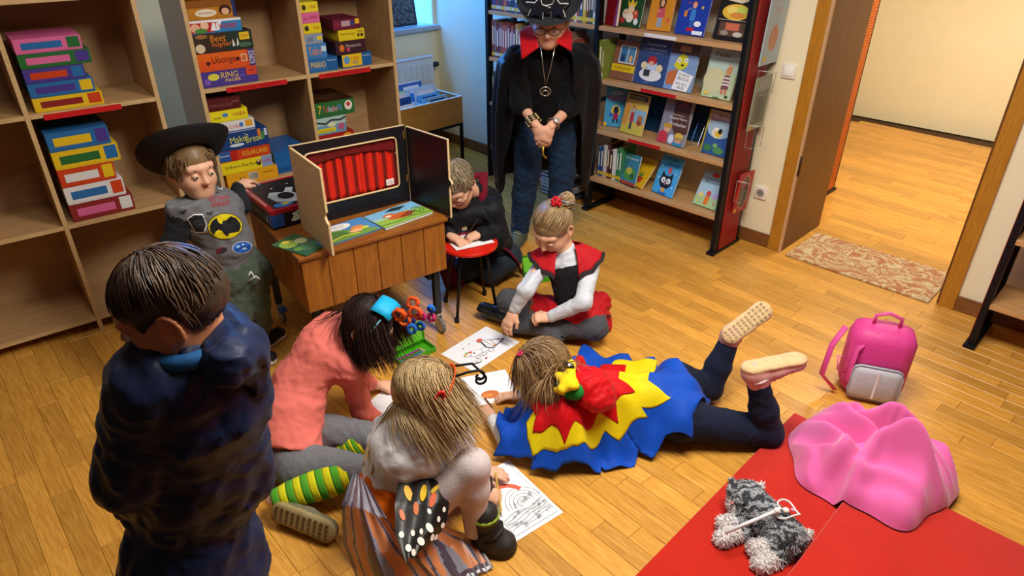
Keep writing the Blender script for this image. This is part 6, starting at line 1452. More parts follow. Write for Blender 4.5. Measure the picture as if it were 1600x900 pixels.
        for i in range(nv):
            for j in range(nu):
                q = (i * (nu + 1) + j, i * (nu + 1) + j + 1, (i + 1) * (nu + 1) + j + 1, (i + 1) * (nu + 1) + j)
                fs.setdefault(cellmat((j + .5) / nu, (i + .5) / nv), []).append(q)
        off = 0
        mats = list(fs); base = [tuple(v_) for v_ in vs]
        mb.add(base, fs[mats[0]], mats[0])
        for m_ in mats[1:]:
            k_ = mb.slot(m_)
            for q in fs[m_]: mb.f.append(q); mb.m.append(k_)
        return f.part(mb, name, True), G_
    def veins(u, v):
        if v > .9 or u < .04 or u > .96: 
            return GWt if (int(u * 22) % 2 == 0 and .92 < v < .97) else GB
        s_ = abs(((u * 5 + .9 * v * math.sin(u * 6)) % 1) - .5)
        if s_ < .10: return GB
        return GO if v > .32 and s_ > .2 else GZ
    w1 = P(552, 735, .30); w2 = P(570, 752, .31)
    wing('wing', [[w1, w2], [P(534, 790, .24), P(565, 795, .28), P(606, 812, .28)], [P(536, 850, .13), P(585, 860, .20), P(650, 870, .19)], [P(560, 912, .03), P(620, 950, .05), P(700, 925, .03)]], veins)
    w3, w4 = P(626, 785, .29), P(668, 795, .24)
    wing('wing', [[w3, w4], [P(625, 830, .24), P(696, 822, .13)], [P(650, 880, .14), P(738, 836, .05)], [P(680, 925, .03), P(772, 888, .006)]], veins)
    BKC = M('#15120f', .4, .1); DOT = M('#e6e2da', .5); 
    Fw, G_ = wing('black_wing_panel', [[P(622, 750, .32), P(662, 742, .32), P(684, 752, .32)], [P(617, 790, .31), P(660, 788, .30), P(702, 785, .27)], [P(618, 835, .28), P(662, 832, .26), P(698, 815, .23)], [P(634, 876, .25), P(648, 870, .24), P(690, 832, .20)]], lambda u, v: BKC, 20, 16)
    G_ = G_ - f.o
    def onp(u, v, r, q=1.0, n=12, m=DOT, rot=0.0):
        i = v * 16; j = u * 20; i0, j0 = min(int(i), 15), min(int(j), 19); ti, tj = i - i0, j - j0
        c = (G_[i0, j0] * (1 - tj) + G_[i0, j0 + 1] * tj) * (1 - ti) + (G_[i0 + 1, j0] * (1 - tj) + G_[i0 + 1, j0 + 1] * tj) * ti
        eu, ev_ = unit(G_[i0, j0 + 1] - G_[i0, j0]), unit(G_[i0 + 1, j0] - G_[i0, j0]); nn = unit(np.cross(ev_, eu)); nn = nn if nn @ (CAMP - f.o - c) > 0 else -nn; ev_ = np.cross(nn, eu)
        a_, b_ = math.cos(rot) * eu + math.sin(rot) * ev_, -math.sin(rot) * eu + math.cos(rot) * ev_
        mb = MB(); mb.add([tuple(c + nn * .0035 + r * (math.cos(t_) * a_ + q * math.sin(t_) * b_)) for t_ in [2 * math.pi * k / n for k in range(n)]], [tuple(range(n))], m)
        o = mb.build('wing_spot', Fw); return o
    for u, v, r, q in ((.1, .68, .008, 1.3), (.3, .7, .007, 1.4), (.45, .62, .006, 1.5), (.62, .62, .01, 1.6), (.8, .55, .007, 1.3), (.9, .7, .008, 1.2), (.2, .86, .009, 1.3), (.5, .8, .011, 1.2), (.75, .85, .01, 1.1), (.9, .45, .006, 1.4), (.62, .45, .006, 1.5), (.35, .9, .008, 1.3), (.85, .9, .009, 1.1)): onp(u, v, r, q)
    for u, v, r, q, c, rt in ((.22, .18, .012, 2.4, '#d8a41c', .2), (.5, .2, .011, 2.8, '#d8b02a', -.1), (.7, .26, .010, 2.6, '#c8501a', -.5), (.12, .46, .008, 2.2, '#c8601a', .4), (.38, .42, .008, 2.6, '#c8601a', 0), (.8, .16, .007, 2.4, '#d8b02a', -.7)): onp(u, v, r, q, 12, M(c, .4), rt)
    a_ = wrn + D(.8, .05, -.1) * .085
    pencil('yellow pencil held by the butterfly girl over the rainbow sheet', P(774, 738, .085), P(784, 806, .006), '#c8a018', .0042)
butterfly_girl_ = butterfly_girl

# ---------------------------------------------------------------- girl lying on the floor in a parrot cape
def lying_girl():
    f = Fig('girl in a red, yellow and blue parrot cape lying on her front', P(950, 670))
    pel = P(1052, 622, .125); mid = P(990, 628, .14); chest = P(925, 625, .17); neck = P(880, 612, .235)
    shn, shf = P(878, 655, .185), P(893, 585, .20)
    hd = Head(P(848, 578, .305), D(-.80, -.22, -.52), D(-.48, -.05, .87), 1.0)
    hn, hf = P(1062, 655, .11), P(1058, 598, .11)
    kn, kf = P(1200, 676, .065), P(1108, 604, .07)
    an = kn + unit(P(1183, 590, .33) - kn) * .29; af = kf + unit(P(1136, 540, .26) - kf) * .25
    eln, wrn = P(795, 692, .045), P(768, 652, .045)
    elf, wrf = P(835, 612, .05), P(812, 618, .035)
    B = Field(); torso(B, pel, chest, neck, shf, shn, hf, hn, -.024, k=.03, mid=mid, front=-UP); arm_skin(B, shn, eln, wrn); arm_skin(B, shf, elf, wrf); leg_skin(B, hn, kn, an); leg_skin(B, hf, kf, af)
    f.skin(B, .011); f.skin(hd.field(neck), .0045)
    H = Field(); hand(H, wrn, D(-.55, .85, -.05), D(-.5, -.2, .8), -1, 1.1, .95, thumb=.9); hand(H, wrf, D(-.95, .1, -.1), D(0, .1, 1), 1, .3, .95, .25); f.skin(H, .003)
    f.done([SK, LIP, SK]); hd.eyes(f, lids=.6, brow='#8a6848', skin=SK)
    NV = cloth('#161c30', .08, 14.0, .15, 60.0)
    G = Field(); G.cone(hf, hn, .088, .088, .04); G.cone(pel, lerp(pel, mid, .3), .10, .095, .03)
    for h_, k_, a_ in ((hn, kn, an), (hf, kf, af)): G.cone(h_, k_, .080, .06, .03); G.cone(k_, lerp(k_, a_, .4), .057, .054, .02); G.cone(lerp(k_, a_, .4), lerp(k_, a_, .93), .054, .04, .02)
    G.wrinkle(.003, .06, 2); f.add('navy_leggings', G, .0075, [NV], 1)
    WH = cloth('#d9dade', .04)
    W = Field(); torso(W, lerp(pel, mid, .4), chest, neck, shf, shn, hf, hn, .004, mid=mid, front=-UP); W.cone(shn, eln, .046, .04, .02); W.cone(eln, lerp(eln, wrn, .85), .04, .03, .02); W.cone(shf, elf, .046, .04, .02); W.cone(elf, lerp(elf, wrf, .8), .04, .03, .02); W.cut(lerp(pel, mid, .5), pel - mid); W.wrinkle(.003, .05, 5)
    f.add('white_top', W, .008, [WH], 1)
    PKS, TAN = M('#d8a498', .75, .06), M('#cfae80', .8, .10, 60.0, .3, 90.0); LC = M('#a8584a', .7)
    d1 = D(.93, .16, .10); u1 = -unit(an - kn)
    hl = an + unit(an - kn) * .055 - d1 * .045
    s_ = shoe(f, hl, hl + d1 * .25, u1, PKS, TAN, 1.15, an - unit(an - kn) * .03, 'pink_shoe', lace=LC, w=.95)
    d2 = D(.78, .30, .50); u2 = -unit(af - kf + A3(0, 0, .0) + D(.25, .55, .05) * .10)
    u2 = unit(D(-.05, .65, -.75)); hl2 = af + D(-.1, -.65, .75) * .05 - d2 * .045
    shoe(f, hl2, hl2 + d2 * .235, u2, PKS, TAN, 1.15, af - unit(af - kf) * .02, 'pink_shoe', lace=LC, w=.95, tread=M('#9a8a64', .7))
    for k_, a_ in ((kn, an), (kf, af)):
        ax_ = unit(a_ - k_); c = a_ - ax_ * .005; e1 = unit(np.cross(ax_, D(0, 1, 0))); e2 = np.cross(ax_, e1)
        mb = MB(); mb.tube([c + .042 * (math.cos(t_) * e1 + math.sin(t_) * e2) for t_ in [2 * math.pi * k / 16 for k in range(16)]], .007, M('#e0c8c4', .8), 7, closed=True); f.part(mb, 'white_cuff')
    # hanging lace loop
    mb = MB(); q = an + d1 * .05; mb.tube([q, q + d1 * .03 - UP * .02, q + d1 * .05 - UP * .01, q + d1 * .03 + UP * .002, q - UP * .03 + d1 * .01, q - UP * .09 + d1 * .02], .0018, LC, 6); f.part(mb, 'loose_lace')
    HM = hair_mat('#6e5236', '#b8966a', .4)
    set_tone(f.add('hair_base', hd.cap(1.03, .5, -.05), .006, [HM]), .35)
    strands(f, hd, 2400, lambda l, fw, u: fw < .35 + .6 * max(u, 0) and u > -.5, lambda d: A3(d[0] * .8, -.35, -.7), 13, .0155, HM, 18, .0013, .35, 1.03, [(chest, neck, .10), (shn, shf, .06)], length=(.55, 1.0))
    mb = MB(); mb.tube([hd.p(.0 + .010 * math.cos(t_), .03 + .010 * math.sin(t_), .124) for t_ in [2 * math.pi * k / 12 for k in range(12)]], .005, M('#c8265a', .6), 6, closed=True); f.part(mb, 'pink_hair_tie')
    # cape: three cloth layers draped over the body
    caps = [(pel, mid, .11, .10), (mid, chest, .10, .11), (shn, shf, .065, .065), (hn, hf, .095, .095), (chest, neck, .10, .07), (hn, lerp(hn, kn, .6), .088, .075), (hf, lerp(hf, kf, .8), .085, .07), (shn, eln, .06, .056), (eln, wrn, .054, .03), (shf, elf, .05, .045), (neck, lerp(neck, hd.c, .35), .07, .08)]
    def top(x, y):
        z = np.zeros_like(x)
        for a, b, ra, rb in caps:
            ba = (b - a)[:2]; t = np.clip(((x - a[0]) * ba[0] + (y - a[1]) * ba[1]) / max(1e-6, ba @ ba), 0, 1); r_ = ra + (rb - ra) * t
            dx, dy = x - a[0] - t * ba[0], y - a[1] - t * ba[1]; dd = r_ * r_ - dx * dx - dy * dy
            z = np.maximum(z, np.where(dd > 0, a[2] + (b[2] - a[2]) * t + np.sqrt(np.maximum(dd, 0)), 0))
        return z
    xs = np.arange(-2.05, -.45, .012); ys = np.arange(1.2, 2.75, .012); GX_, GY_ = np.meshgrid(xs, ys, indexing='ij'); Hm = top(GX_, GY_)
    base = Hm.copy()
    for _ in range(70):      # let the cloth span hollows with a sloping skirt
        a_ = np.maximum.reduce([np.roll(Hm, 1, 0), np.roll(Hm, -1, 0), np.roll(Hm, 1, 1), np.roll(Hm, -1, 1)]) - .024
        Hm = np.maximum(Hm, np.minimum(a_, 1)); Hm = np.maximum(Hm, 0)
    for _ in range(6): Hm = np.maximum(base, (Hm + np.roll(Hm, 1, 0) + np.roll(Hm, -1, 0) + np.roll(Hm, 1, 1) + np.roll(Hm, -1, 1)) / 5)
    def drape(p, off):
        i = np.clip((p[0] - xs[0]) / .012, 0, len(xs) - 2); j = np.clip((p[1] - ys[0]) / .012, 0, len(ys) - 2); i0, j0 = int(i), int(j); a, b = i - i0, j - j0
        z = (Hm[i0, j0] * (1 - a) + Hm[i0 + 1, j0] * a) * (1 - b) + (Hm[i0, j0 + 1] * (1 - a) + Hm[i0 + 1, j0 + 1] * a) * b
        return A3(p[0], p[1], z + off)
    cen = P(884, 600, .25)
    def ground(x, y, z):      # where the sight line meets the draped cloth
        d = _ray(x, y); t = 1.2
        while t < 4.5:
            p = CAMP + d * t
            if p[2] <= drape(p, .012)[2]: break
            t += .004
        return A3(p[0], p[1], 0)
    def layer(name, outline, mat, off, nr=40, seed=1, amp=.006):
        cz = A3(cen[0], cen[1], 0); pts = [A3(*q) for q in outline]; pts.append(pts[0])
        dense = []
        for a, b in zip(pts[:-1], pts[1:]):
            k = max(2, int(np.linalg.norm(b - a) / .012)); dense += [a + (b - a) * t / k for t in range(k)]
        g = []
        for i in range(nr + 1):
            u = i / nr; rw = []
            for q in dense:
                p = cz + (q - cz) * u; th = math.atan2(q[1] - cz[1], q[0] - cz[0])
                th = math.atan2(p[1] - cz[1], p[0] - cz[0]); dd = np.linalg.norm(p - cz)
                w = .007 * min(1, dd / .12) * (math.sin(13 * th + 8 * dd) + .6 * math.sin(27 * th + 2)) + .004 * math.sin(40 * (p[0] * .6 + p[1]) + 2 * math.sin(9 * p[0])) + .0112
                rw.append(drape(p, off + w * (1 if np.linalg.norm(p - cz) > .03 else .5)))
            g.append(rw)
        mb = MB(); mb.sheet(g, mat, closed=True, thick=.0016); return f.part(mb, name, True)
    BLUE, YEL, REDC = cloth('#0d48b4', .05, 12.0, .15, 40.0, .6), cloth('#dcc80e', .05, 12.0, .15, 40.0, .6), cloth('#c00a14', .05, 12.0, .15, 40.0, .6)
    def zig(base_pts, n, depth):
        """zigzag hem running along the polyline"""
        P_ = [A3(*p) for p in base_pts]; L_ = [np.linalg.norm(b - a) for a, b in zip(P_[:-1], P_[1:])]; tot = sum(L_); out = []
        for i in range(2 * n + 1):
            s_ = tot * i / (2 * n); j = 0
            while j < len(L_) - 1 and s_ > L_[j]: s_ -= L_[j]; j += 1
            p = P_[j] + (P_[j + 1] - P_[j]) * min(1, s_ / L_[j]); c_ = A3(cen[0], cen[1], 0)
            out.append(p + unit(p - c_) * (depth if i % 2 else 0))
        return out
    g_ = ground
    blue = [g_(905, 548, .03), g_(912, 541, .02), g_(946, 557, .03)] + [g_(982, 553, .03), g_(990, 568, .05), g_(1022, 560, .08), g_(1062, 566, .14), g_(1085, 590, .17), g_(1112, 625, .16), g_(1082, 650, .15), g_(1083, 690, .05), g_(1040, 682, .02), g_(1020, 718, .01), g_(998, 706, .01), g_(992, 727, .01), g_(945, 736, .01), g_(938, 730, .01), g_(940, 738, .01), g_(880, 728, .01), g_(868, 742, .01), g_(828, 735, .01), g_(838, 718, .02), g_(805, 716, .02), g_(770, 712, .02), g_(782, 690, .03), g_(774, 660, .06), g_(790, 636, .10), g_(830, 628, .12), g_(850, 590, .12), g_(880, 566, .10)]
    yel = [g_(905, 566, .2), g_(960, 566, .2), g_(1027, 566, .2), g_(1012, 597, .22), g_(1048, 626, .22), g_(1002, 638, .2), g_(1012, 655, .16), g_(985, 668, .13), g_(968, 690, .06), g_(945, 680, .08), g_(925, 704, .03), g_(902, 700, .03), g_(870, 712, .02), g_(846, 706, .03), g_(832, 716, .015), g_(824, 690, .07), g_(822, 662, .1), g_(838, 636, .14), g_(855, 600, .18)]
    red = [g_(895, 570, .24), g_(940, 572, .25), g_(978, 576, .25), g_(966, 594, .25), g_(992, 616, .24), g_(962, 632, .22), g_(966, 664, .15), g_(936, 650, .16), g_(910, 672, .12), g_(900, 660, .13), g_(882, 700, .04), g_(862, 668, .09), g_(832, 686, .07), g_(838, 655, .12), g_(822, 634, .16), g_(848, 620, .18), g_(862, 595, .22)]
    layer('blue_cape_layer', blue, BLUE, .003); layer('yellow_cape_layer', yel, YEL, .008); layer('red_cape_layer', red, REDC, .013)
    # parrot hood lying at the nape: red hood, green face, yellow beak
    GRN_ = cloth('#1f7a2e', .06, 12.0); YB = cloth('#e0c41a', .05, 12.0); 
    c = P(902, 598, .315); ff, ll, uu = hframe(D(-.65, -.55, .25), D(.25, .3, .9)); ax_ = np.array([ll, ff, uu])
    R_ = Field(); R_.ell(c + D(.45, .1, -.1) * .05, ax_, (.09, .085, .062), .03); R_.ell(c + D(.55, -.25, -.35) * .09, ax_, (.075, .075, .05), .03); R_.wrinkle(.006, .06, 3)
    f.add('red_hood', R_, .006, [REDC])
    G2 = Field(); G2.ell(c + ff * .045 - uu * .012, ax_, (.072, .035, .042), .01); f.add('green_hood_face', G2, .005, [GRN_])
    Yb = Field(); b0 = c + ff * .062 + uu * .02
    Yb.cone(b0 - ll * .045, b0 + ll * .04 + ff * .01, .020, .024, .02, 0, (uu, .7)); Yb.cone(b0 + ll * .01, b0 + ll * .02 + ff * .045 - uu * .02, .03, .018, .02); Yb.cone(b0 + ll * .015 + ff * .0 - uu * .045, b0 - ll * .03 + ff * .012 - uu * .05, .014, .014, .01); Yb.cone(c + ll * -.045 + uu * .055, c - ll * .02 + uu * .035 + ff * .03, .022, .026, .02, 0, (ff, .6))
    f.add('yellow_beak', Yb, .004, [YB])
    mb = MB(); e_ = c - ll * .03 + uu * .062 + ff * .028; mxe = frame(e_, ll, ff, uu); mb.ball((0, 0, 0), (.022, .012, .012), M('#15151a', .4), 12, mxe); mb.ball((.003, .006, .004), (.008, .008, .008), M('#e8e8ea', .4), 8, mxe); f.part(mb, 'felt_eye')
    pencil('brown pencil held by the lying girl', P(757, 622, .09), P(772, 640, .02), '#7a4a2a', .004)

# ---------------------------------------------------------------- girl in the red and black dress, cross-legged
def red_girl():
    f = Fig('girl in a red and black dress with white sleeves sitting cross-legged', P(890, 510))
    pel = P(900, 494, .11); mid = P(894, 452, .26); chest = P(892, 425, .345); neck = P(884, 390, .445)
    shr, shl = P(846, 414, .375), P(922, 414, .38)
    hd = Head(P(863, 355, .565), D(-.45, -.70, -.55), D(-.20, -.40, .88), 1.07)
    hr, hl = P(876, 490, .11), P(922, 494, .11)
    kr, kl = P(795, 470, .12), P(952, 522, .11)
    ar, al = P(868, 528, .05), P(800, 508, .06)
    kl = P(930, 512, .10)
    elr, wrr = P(822, 452, .31), P(803, 486, .19)
    ell_, wrl = P(912, 472, .265), P(858, 496, .155)
    B = Field(); torso(B, pel, chest, neck, shl, shr, hl, hr, -.024, k=.03, mid=mid); arm_skin(B, shr, elr, wrr); arm_skin(B, shl, ell_, wrl); leg_skin(B, hr, kr, ar); leg_skin(B, hl, kl, al)
    f.skin(B, .011); f.skin(hd.field(neck), .0045)
    H = Field(); hand(H, wrr, D(-.45, -.35, -.80), D(-.5, -.6, .6), -1, .45, 1.05, thumb=.6); hand(H, wrl, D(-.92, -.1, .05), D(-.1, -.5, .8), 1, 1.15, .95, thumb=.9); f.skin(H, .003)
    f.done([SK, LIP, SK]); hd.eyes(f, lids=.8, brow='#7a5a3c', skin=SK)
    WH = cloth('#ccd2dc', .04, 10.0, .2, 40.0)
    W = Field()
    for s_, e_, w_ in ((shr, elr, wrr), (shl, ell_, wrl)): W.cone(s_, e_, .047, .040, .02); W.cone(e_, lerp(e_, w_, .9), .040, .030, .02)
    W.cone(lerp(chest, neck, .3), neck, .060, .048, .02); W.cone(shl, shr, .034, .034, .02); W.cut(lerp(neck, hd.c, .12), hd.c - neck); W.wrinkle(.003, .05, 5)
    f.add('white_shirt', W, .0065, [WH], 1)
    BD = cloth('#1b161a', .15, 10.0, .25, 40.0); RD = cloth('#b3121c', .08, 12.0, .25, 35.0, .6)
    S = Field(); torso(S, pel, chest, lerp(chest, neck, .45), lerp(shl, shr, .15), lerp(shr, shl, .15), hl, hr, .004, .9, mid=mid); S.cut(lerp(pel, mid, .15), pel - mid); S.cut(lerp(chest, neck, .30), neck - chest); S.wrinkle(.003, .05, 2)
    f.add('black_bodice', S, .007, [BD])
    # red shoulder ruffle with black lace edge
    fr = unit(np.cross(shr - shl, neck - pel)); fr = fr if fr @ hd.f > 0 else -fr; sd = unit(shl - shr); upv = np.cross(sd, fr); upv = upv if upv[2] > 0 else -upv
    cn = lerp(chest, neck, .93)
    def ruff(r0, r1, drop, mat, name, amp=.012, k=13, thick=.002, u0=0.0):
        g = []
        for i in range(9):
            u = u0 + (1 - u0) * i / 8; rw = []
            for j in range(97):
                th = math.radians(90 + 30 - 12 * u + (300 + 24 * u) * j / 96); rr_ = r0 + (r1 - r0) * u
                sx = rr_ * 1.38; sy = rr_ * .88
                rw.append(cn + sd * sx * math.cos(th) + fr * sy * math.sin(th) + upv * (.040 - .030 * u - drop * abs(math.sin(th)) ** 1.5 * u ** 1.2 - .02 * u * u + amp * u * math.sin(k * th)))
            g.append(rw)
        mb = MB(); mb.sheet(g, mat, thick=thick); return f.part(mb, name, True)
    ruff(.052, .128, .095, RD, 'red_ruffle', .006); ruff(.052, .136, .105, M('#241c1e', .8, .2, 60.0), 'black_lace_trim', .006, u0=.88)
    SKT = Field(); SKT.cone(pel, lerp(pel, mid, .25), .112, .10, .05); SKT.cone(hr, lerp(hr, kr, .45), .092, .074, .04); SKT.cone(hl, lerp(hl, kl, .5), .088, .074, .04); SKT.cone(P(938, 472, .12), P(944, 508, .03), .042, .040, .04); SKT.cone(P(920, 470, .12), P(938, 472, .12), .06, .045, .04)
    SKT.cut((0, 0, .004), (0, 0, -1)); SKT.wrinkle(.007, .09, 8); SKT.wrinkle(.003, .04, 14)
    f.add('red_skirt', SKT, .0065, [RD])
    for i, (a, b, c_) in enumerate([(P(934, 486, .165), P(944, 492, .13), P(953, 494, .09))]):
        mb = MB(); mb.tube([a, lerp(a, b, .5) + A3(0, 0, .006), b, lerp(b, c_, .5) + A3(0, 0, .004), c_], .011, M('#2a1f22', .8, .2, 60.0), 6, flat=.4); f.part(mb, 'black_trim')
    GL_ = cloth('#4b4c52', .12, 200.0, .15, 90.0)
    G = Field()
    for h_, k_, a_ in ((hr, kr, ar), (hl, kl, al)): G.cone(h_, k_, .076, .062, .03); G.cone(k_, lerp(k_, a_, .35), .060, .055, .02); G.cone(lerp(k_, a_, .35), a_, .055, .04, .02)
    G.wrinkle(.003, .06, 2); f.add('grey_leggings', G, .007, [GL_])
    BK, SO = M('#14161a', .3, .1), M('#0c0d0f', .6)
    shoe(f, P(816, 512, .035), P(746, 486, .035), D(-.2, .7, .65), BK, SO, 1.05, al, 'black_boot', 1.05)
    shoe(f, P(858, 532, .03), P(905, 530, .03), D(0, .6, .75), BK, SO, 1.0, ar, 'black_boot')
    HM = hair_mat('#6a5136', '#b3966a', .35)
    set_tone(f.add('hair_base', hd.cap(1.03, .55, -.03), .006, [HM]), .35)
    bun = hd.p(.042, -.098, .088)
    def fl(d):
        b = A3(.3, -.8, .6); return b - d * np.dot(b, d)
    strands(f, hd, 1500, lambda l, fw, u: fw < .30 + .75 * max(u, 0) and u > -.55 and not (fw > .55 and u < .35), fl, 12, .016, HM, 23, .0018, .0, 1.02, (), length=(.6, 1.0), layer=.006, stick=True, target=bun)
    Fb = Field(); Fb.ell(bun, hd.ax, (.036, .03, .036), .01); Fb.wrinkle(.004, .02, 3); set_tone(f.add('hair_bun', Fb, .0045, [HM]), .45)
    r = np.random.RandomState(3); mb = MB()
    for i in range(26):
        ax1 = unit(r.randn(3)); ax2 = unit(np.cross(ax1, r.randn(3))); mb.tube([bun + .036 * (math.cos(t_) * ax1 + math.sin(t_) * ax2) * (1 + .12 * r.rand()) for t_ in [k * .45 for k in range(9)]], [.001, .003, .004, .004, .004, .004, .003, .002, .001], HM, 5)
    o = f.part(mb, 'bun_strand'); set_tone(o, .6); o['kind'] = 'stuff'
    RF = M('#c4101e', .6, .1, 40.0); fcn = hd.p(.02, -.055, .122)
    for i in range(9):
        a = i * 2.4; rr_ = .008 + .0022 * i; c = fcn + rr_ * (math.cos(a) * hd.l + math.sin(a) * hd.f) + hd.u * (.012 - .001 * i)
        mb = MB(); mb.ball((0, 0, 0), (.013, .006, .011), RF, 10, frame(c, -math.sin(a) * hd.l + math.cos(a) * hd.f, math.cos(a) * hd.l + math.sin(a) * hd.f, hd.u)); f.part(mb, 'flower_petal')
    mb = MB(); mb.tube([bun + .04 * (math.cos(t_) * hd.l + math.sin(t_) * unit(hd.f * .6 + hd.u * .8)) - hd.u * .01 for t_ in [k * .4 for k in range(10)]], .007, M('#8a93a4', .3, metal=.5), 7, flat=.6); f.part(mb, 'silver_clip')
    pencil('brown pencil in the fist of the girl in red', P(832, 466, .20), P(824, 508, .075), '#8a5a34', .004)

# ---------------------------------------------------------------- boy kneeling behind the stool in a black robe
def kneeling_boy():
    f = Fig('boy with glasses in a black robe kneeling and writing at the red stool', (-2.52, 2.36))
    pel = A3(-2.545, 2.37, .20); mid = A3(-2.535, 2.33, .36); chest = A3(-2.52, 2.29, .48); neck = V(742, 318, 3.29); neck = A3(-2.50, 2.215, .585)
    hd = Head(P(714, 288, .685), D(-.22, -.72, -.66), D(-.20, -.48, .85), 1.0)
    shl, shr = P(768, 330, .50), P(708, 338, .50)
    hl, hr = P(793, 402, .13), A3(-2.60, 2.33, .17)
    kl, kr = P(768, 424, .085), P(728, 420, .085)
    al, ar = A3(-2.63, 2.59, .05), A3(-2.73, 2.49, .05)
    ell_, wrl = P(778, 372, .36), P(749, 366, .43)
    elr, wrr = P(694, 372, .40), P(703, 372, .425)
    wrr = A3(-2.43, 1.985, .43); elr = A3(-2.53, 2.07, .40)
    B = Field(); torso(B, pel, chest, neck, shl, shr, hl, hr, -.024, k=.03, mid=mid); arm_skin(B, shl, ell_, wrl); arm_skin(B, shr, elr, wrr); leg_skin(B, hl, kl, al); leg_skin(B, hr, kr, ar)
    f.skin(B, .011); f.skin(hd.field(neck), .0045)
    H = Field(); hand(H, wrl, D(-.85, -.45, -.12), D(-.1, -.3, .9), 1, 1.0, .95, thumb=.9); hand(H, wrr, D(.75, -.5, -.15), D(0, 0, 1), -1, .4, .95); f.skin(H, .003)
    f.done([SK, LIP, SK]); hd.eyes(f, lids=.8, brow='#6a5238', skin=SK)
    BKR = cloth('#14161b', .15, 12.0, .35, 30.0, .6); MAR = cloth('#6a0f24', .08)
    S = Field(); torso(S, pel, chest, neck, shl, shr, lerp(hl, hr, .35) + UP * .04, hr, .012, mid=mid); S.cone(shl, ell_, .062, .060, .03); S.cone(ell_, lerp(ell_, wrl, .8), .060, .046, .02); S.cone(shr, elr, .058, .05, .03); S.cone(elr, lerp(elr, wrr, .7), .05, .044, .02)
    S.cone(hr, A3(-2.66, 2.34, .08), .09, .09, .05)
    S.cut((0, 0, .01), (0, 0, -1)); S.wrinkle(.006, .08, 7); S.wrinkle(.003, .035, 11)
    f.add('black_robe', S, .0075, [BKR])
    G = Field(); JN = cloth('#2c3640', .10)
    for h_, k_, a_ in ((hl, kl, al), (hr, kr, ar)): G.cone(h_, k_, .086, .070, .04); G.cone(k_, a_, .064, .048, .03)
    G.wrinkle(.003, .05, 3); f.add('slate_trousers', G, .0075, [JN])
    # maroon hood lining: band round the neck and trailing hem
    side = unit(shl - shr); fr = hd.f
    mb = MB(); pth = [lerp(neck, shl, .55) + A3(0, 0, .03) + fr * .08 - UP * .06, lerp(neck, shl, .5) + UP * .035, neck - fr * .065 + side * .04 + UP * .03, neck - fr * .07 - side * .03 + UP * .02, lerp(neck, shr, .5) + UP * .03, lerp(neck, shr, .45) + fr * .08 - UP * .06]
    mb.tube(pth, [.016, .026, .030, .030, .026, .016], MAR, 9, flat=.6); f.part(mb, 'maroon_hood')
    mb = MB(); mb.tube([P(756, 374, .29), P(775, 380, .26), P(795, 392, .215), P(808, 408, .14), P(814, 425, .04)], .016, MAR, 8, flat=.4); f.part(mb, 'maroon_hem')
    mb = MB(); mb.tube([P(694, 395, .15), P(706, 425, .08), P(712, 448, .01)], [.05, .07, .06], MAR, 10, flat=.6); f.part(mb, 'maroon_lining')
    for i in range(5):
        mb = MB(); c = lerp(chest, shl, .55) + fr * .085 + UP * (.03 - .022 * i); mb.tube([c, c + side * .012 - UP * .008], .003, M('#a8935a', .4, metal=.5), 6); f.part(mb, 'gold_braid')
    JN2 = M('#101114', .5)
    for a_ in (al, ar): shoe(f, A3(a_[0], a_[1], .02), A3(a_[0] - .10, a_[1] + .04, .02), UP, JN2, JN2, .9)
    HM = hair_mat('#6b5a44', '#a8987c', .45)
    set_tone(f.add('hair_base', hd.cap(1.035, .45, -.05, rough=.0015), .006, [HM]), .45)
    strands(f, hd, 1500, lambda l, fw, u: fw < .35 + .6 * max(u, 0) and u > -.4, lambda d: A3(d[0] * .5, .35 if d[2] > .3 else -.1, -.75 + .3 * d[2]), 4, .010, HM, 31, .0018, .1, 1.03, (), length=(.5, 1.0), layer=.006)
    glasses(f, hd, '#5a1a24')
    pencil('dark pencil in the kneeling boy\'s hand', P(748, 342, .50), P(722, 376, .415), '#2a2426', .0038)
def glasses(f, hd, colr, w=.024, h=.019, lens=True):
    m = M(colr, .3)
    for e in (-1, 1):
        c = (e * .033, .107, -.002)
        mb = MB(); mb.tube([hd.p(c[0] + w * math.cos(t_), c[1] - .006 * abs(math.cos(t_)), c[2] + h * math.sin(t_)) for t_ in [2 * math.pi * k / 20 for k in range(20)]], .0022, m, 6, closed=True); f.part(mb, 'spectacle_rim')
        mb = MB(); mb.tube([hd.p(e * .056, .102, .004), hd.p(e * .078, .08, .004), hd.p(e * .083, .0, .002)], .002, m, 6); f.part(mb, 'spectacle_arm')
        mb = MB(); mb.add([tuple(hd.p(c[0] + w * .95 * math.cos(t_), c[1] - .003, c[2] + h * .95 * math.sin(t_))) for t_ in [2 * math.pi * k / 16 for k in range(16)]], [tuple(range(16))], M('#dfe6ec', .05, .0, alpha=.12)); f.part(mb, 'spectacle_lens')
    mb = MB(); mb.tube([hd.p(-.010, .106, .004), hd.p(0, .11, .007), hd.p(.010, .106, .004)], .002, m, 6); f.part(mb, 'spectacle_bridge')
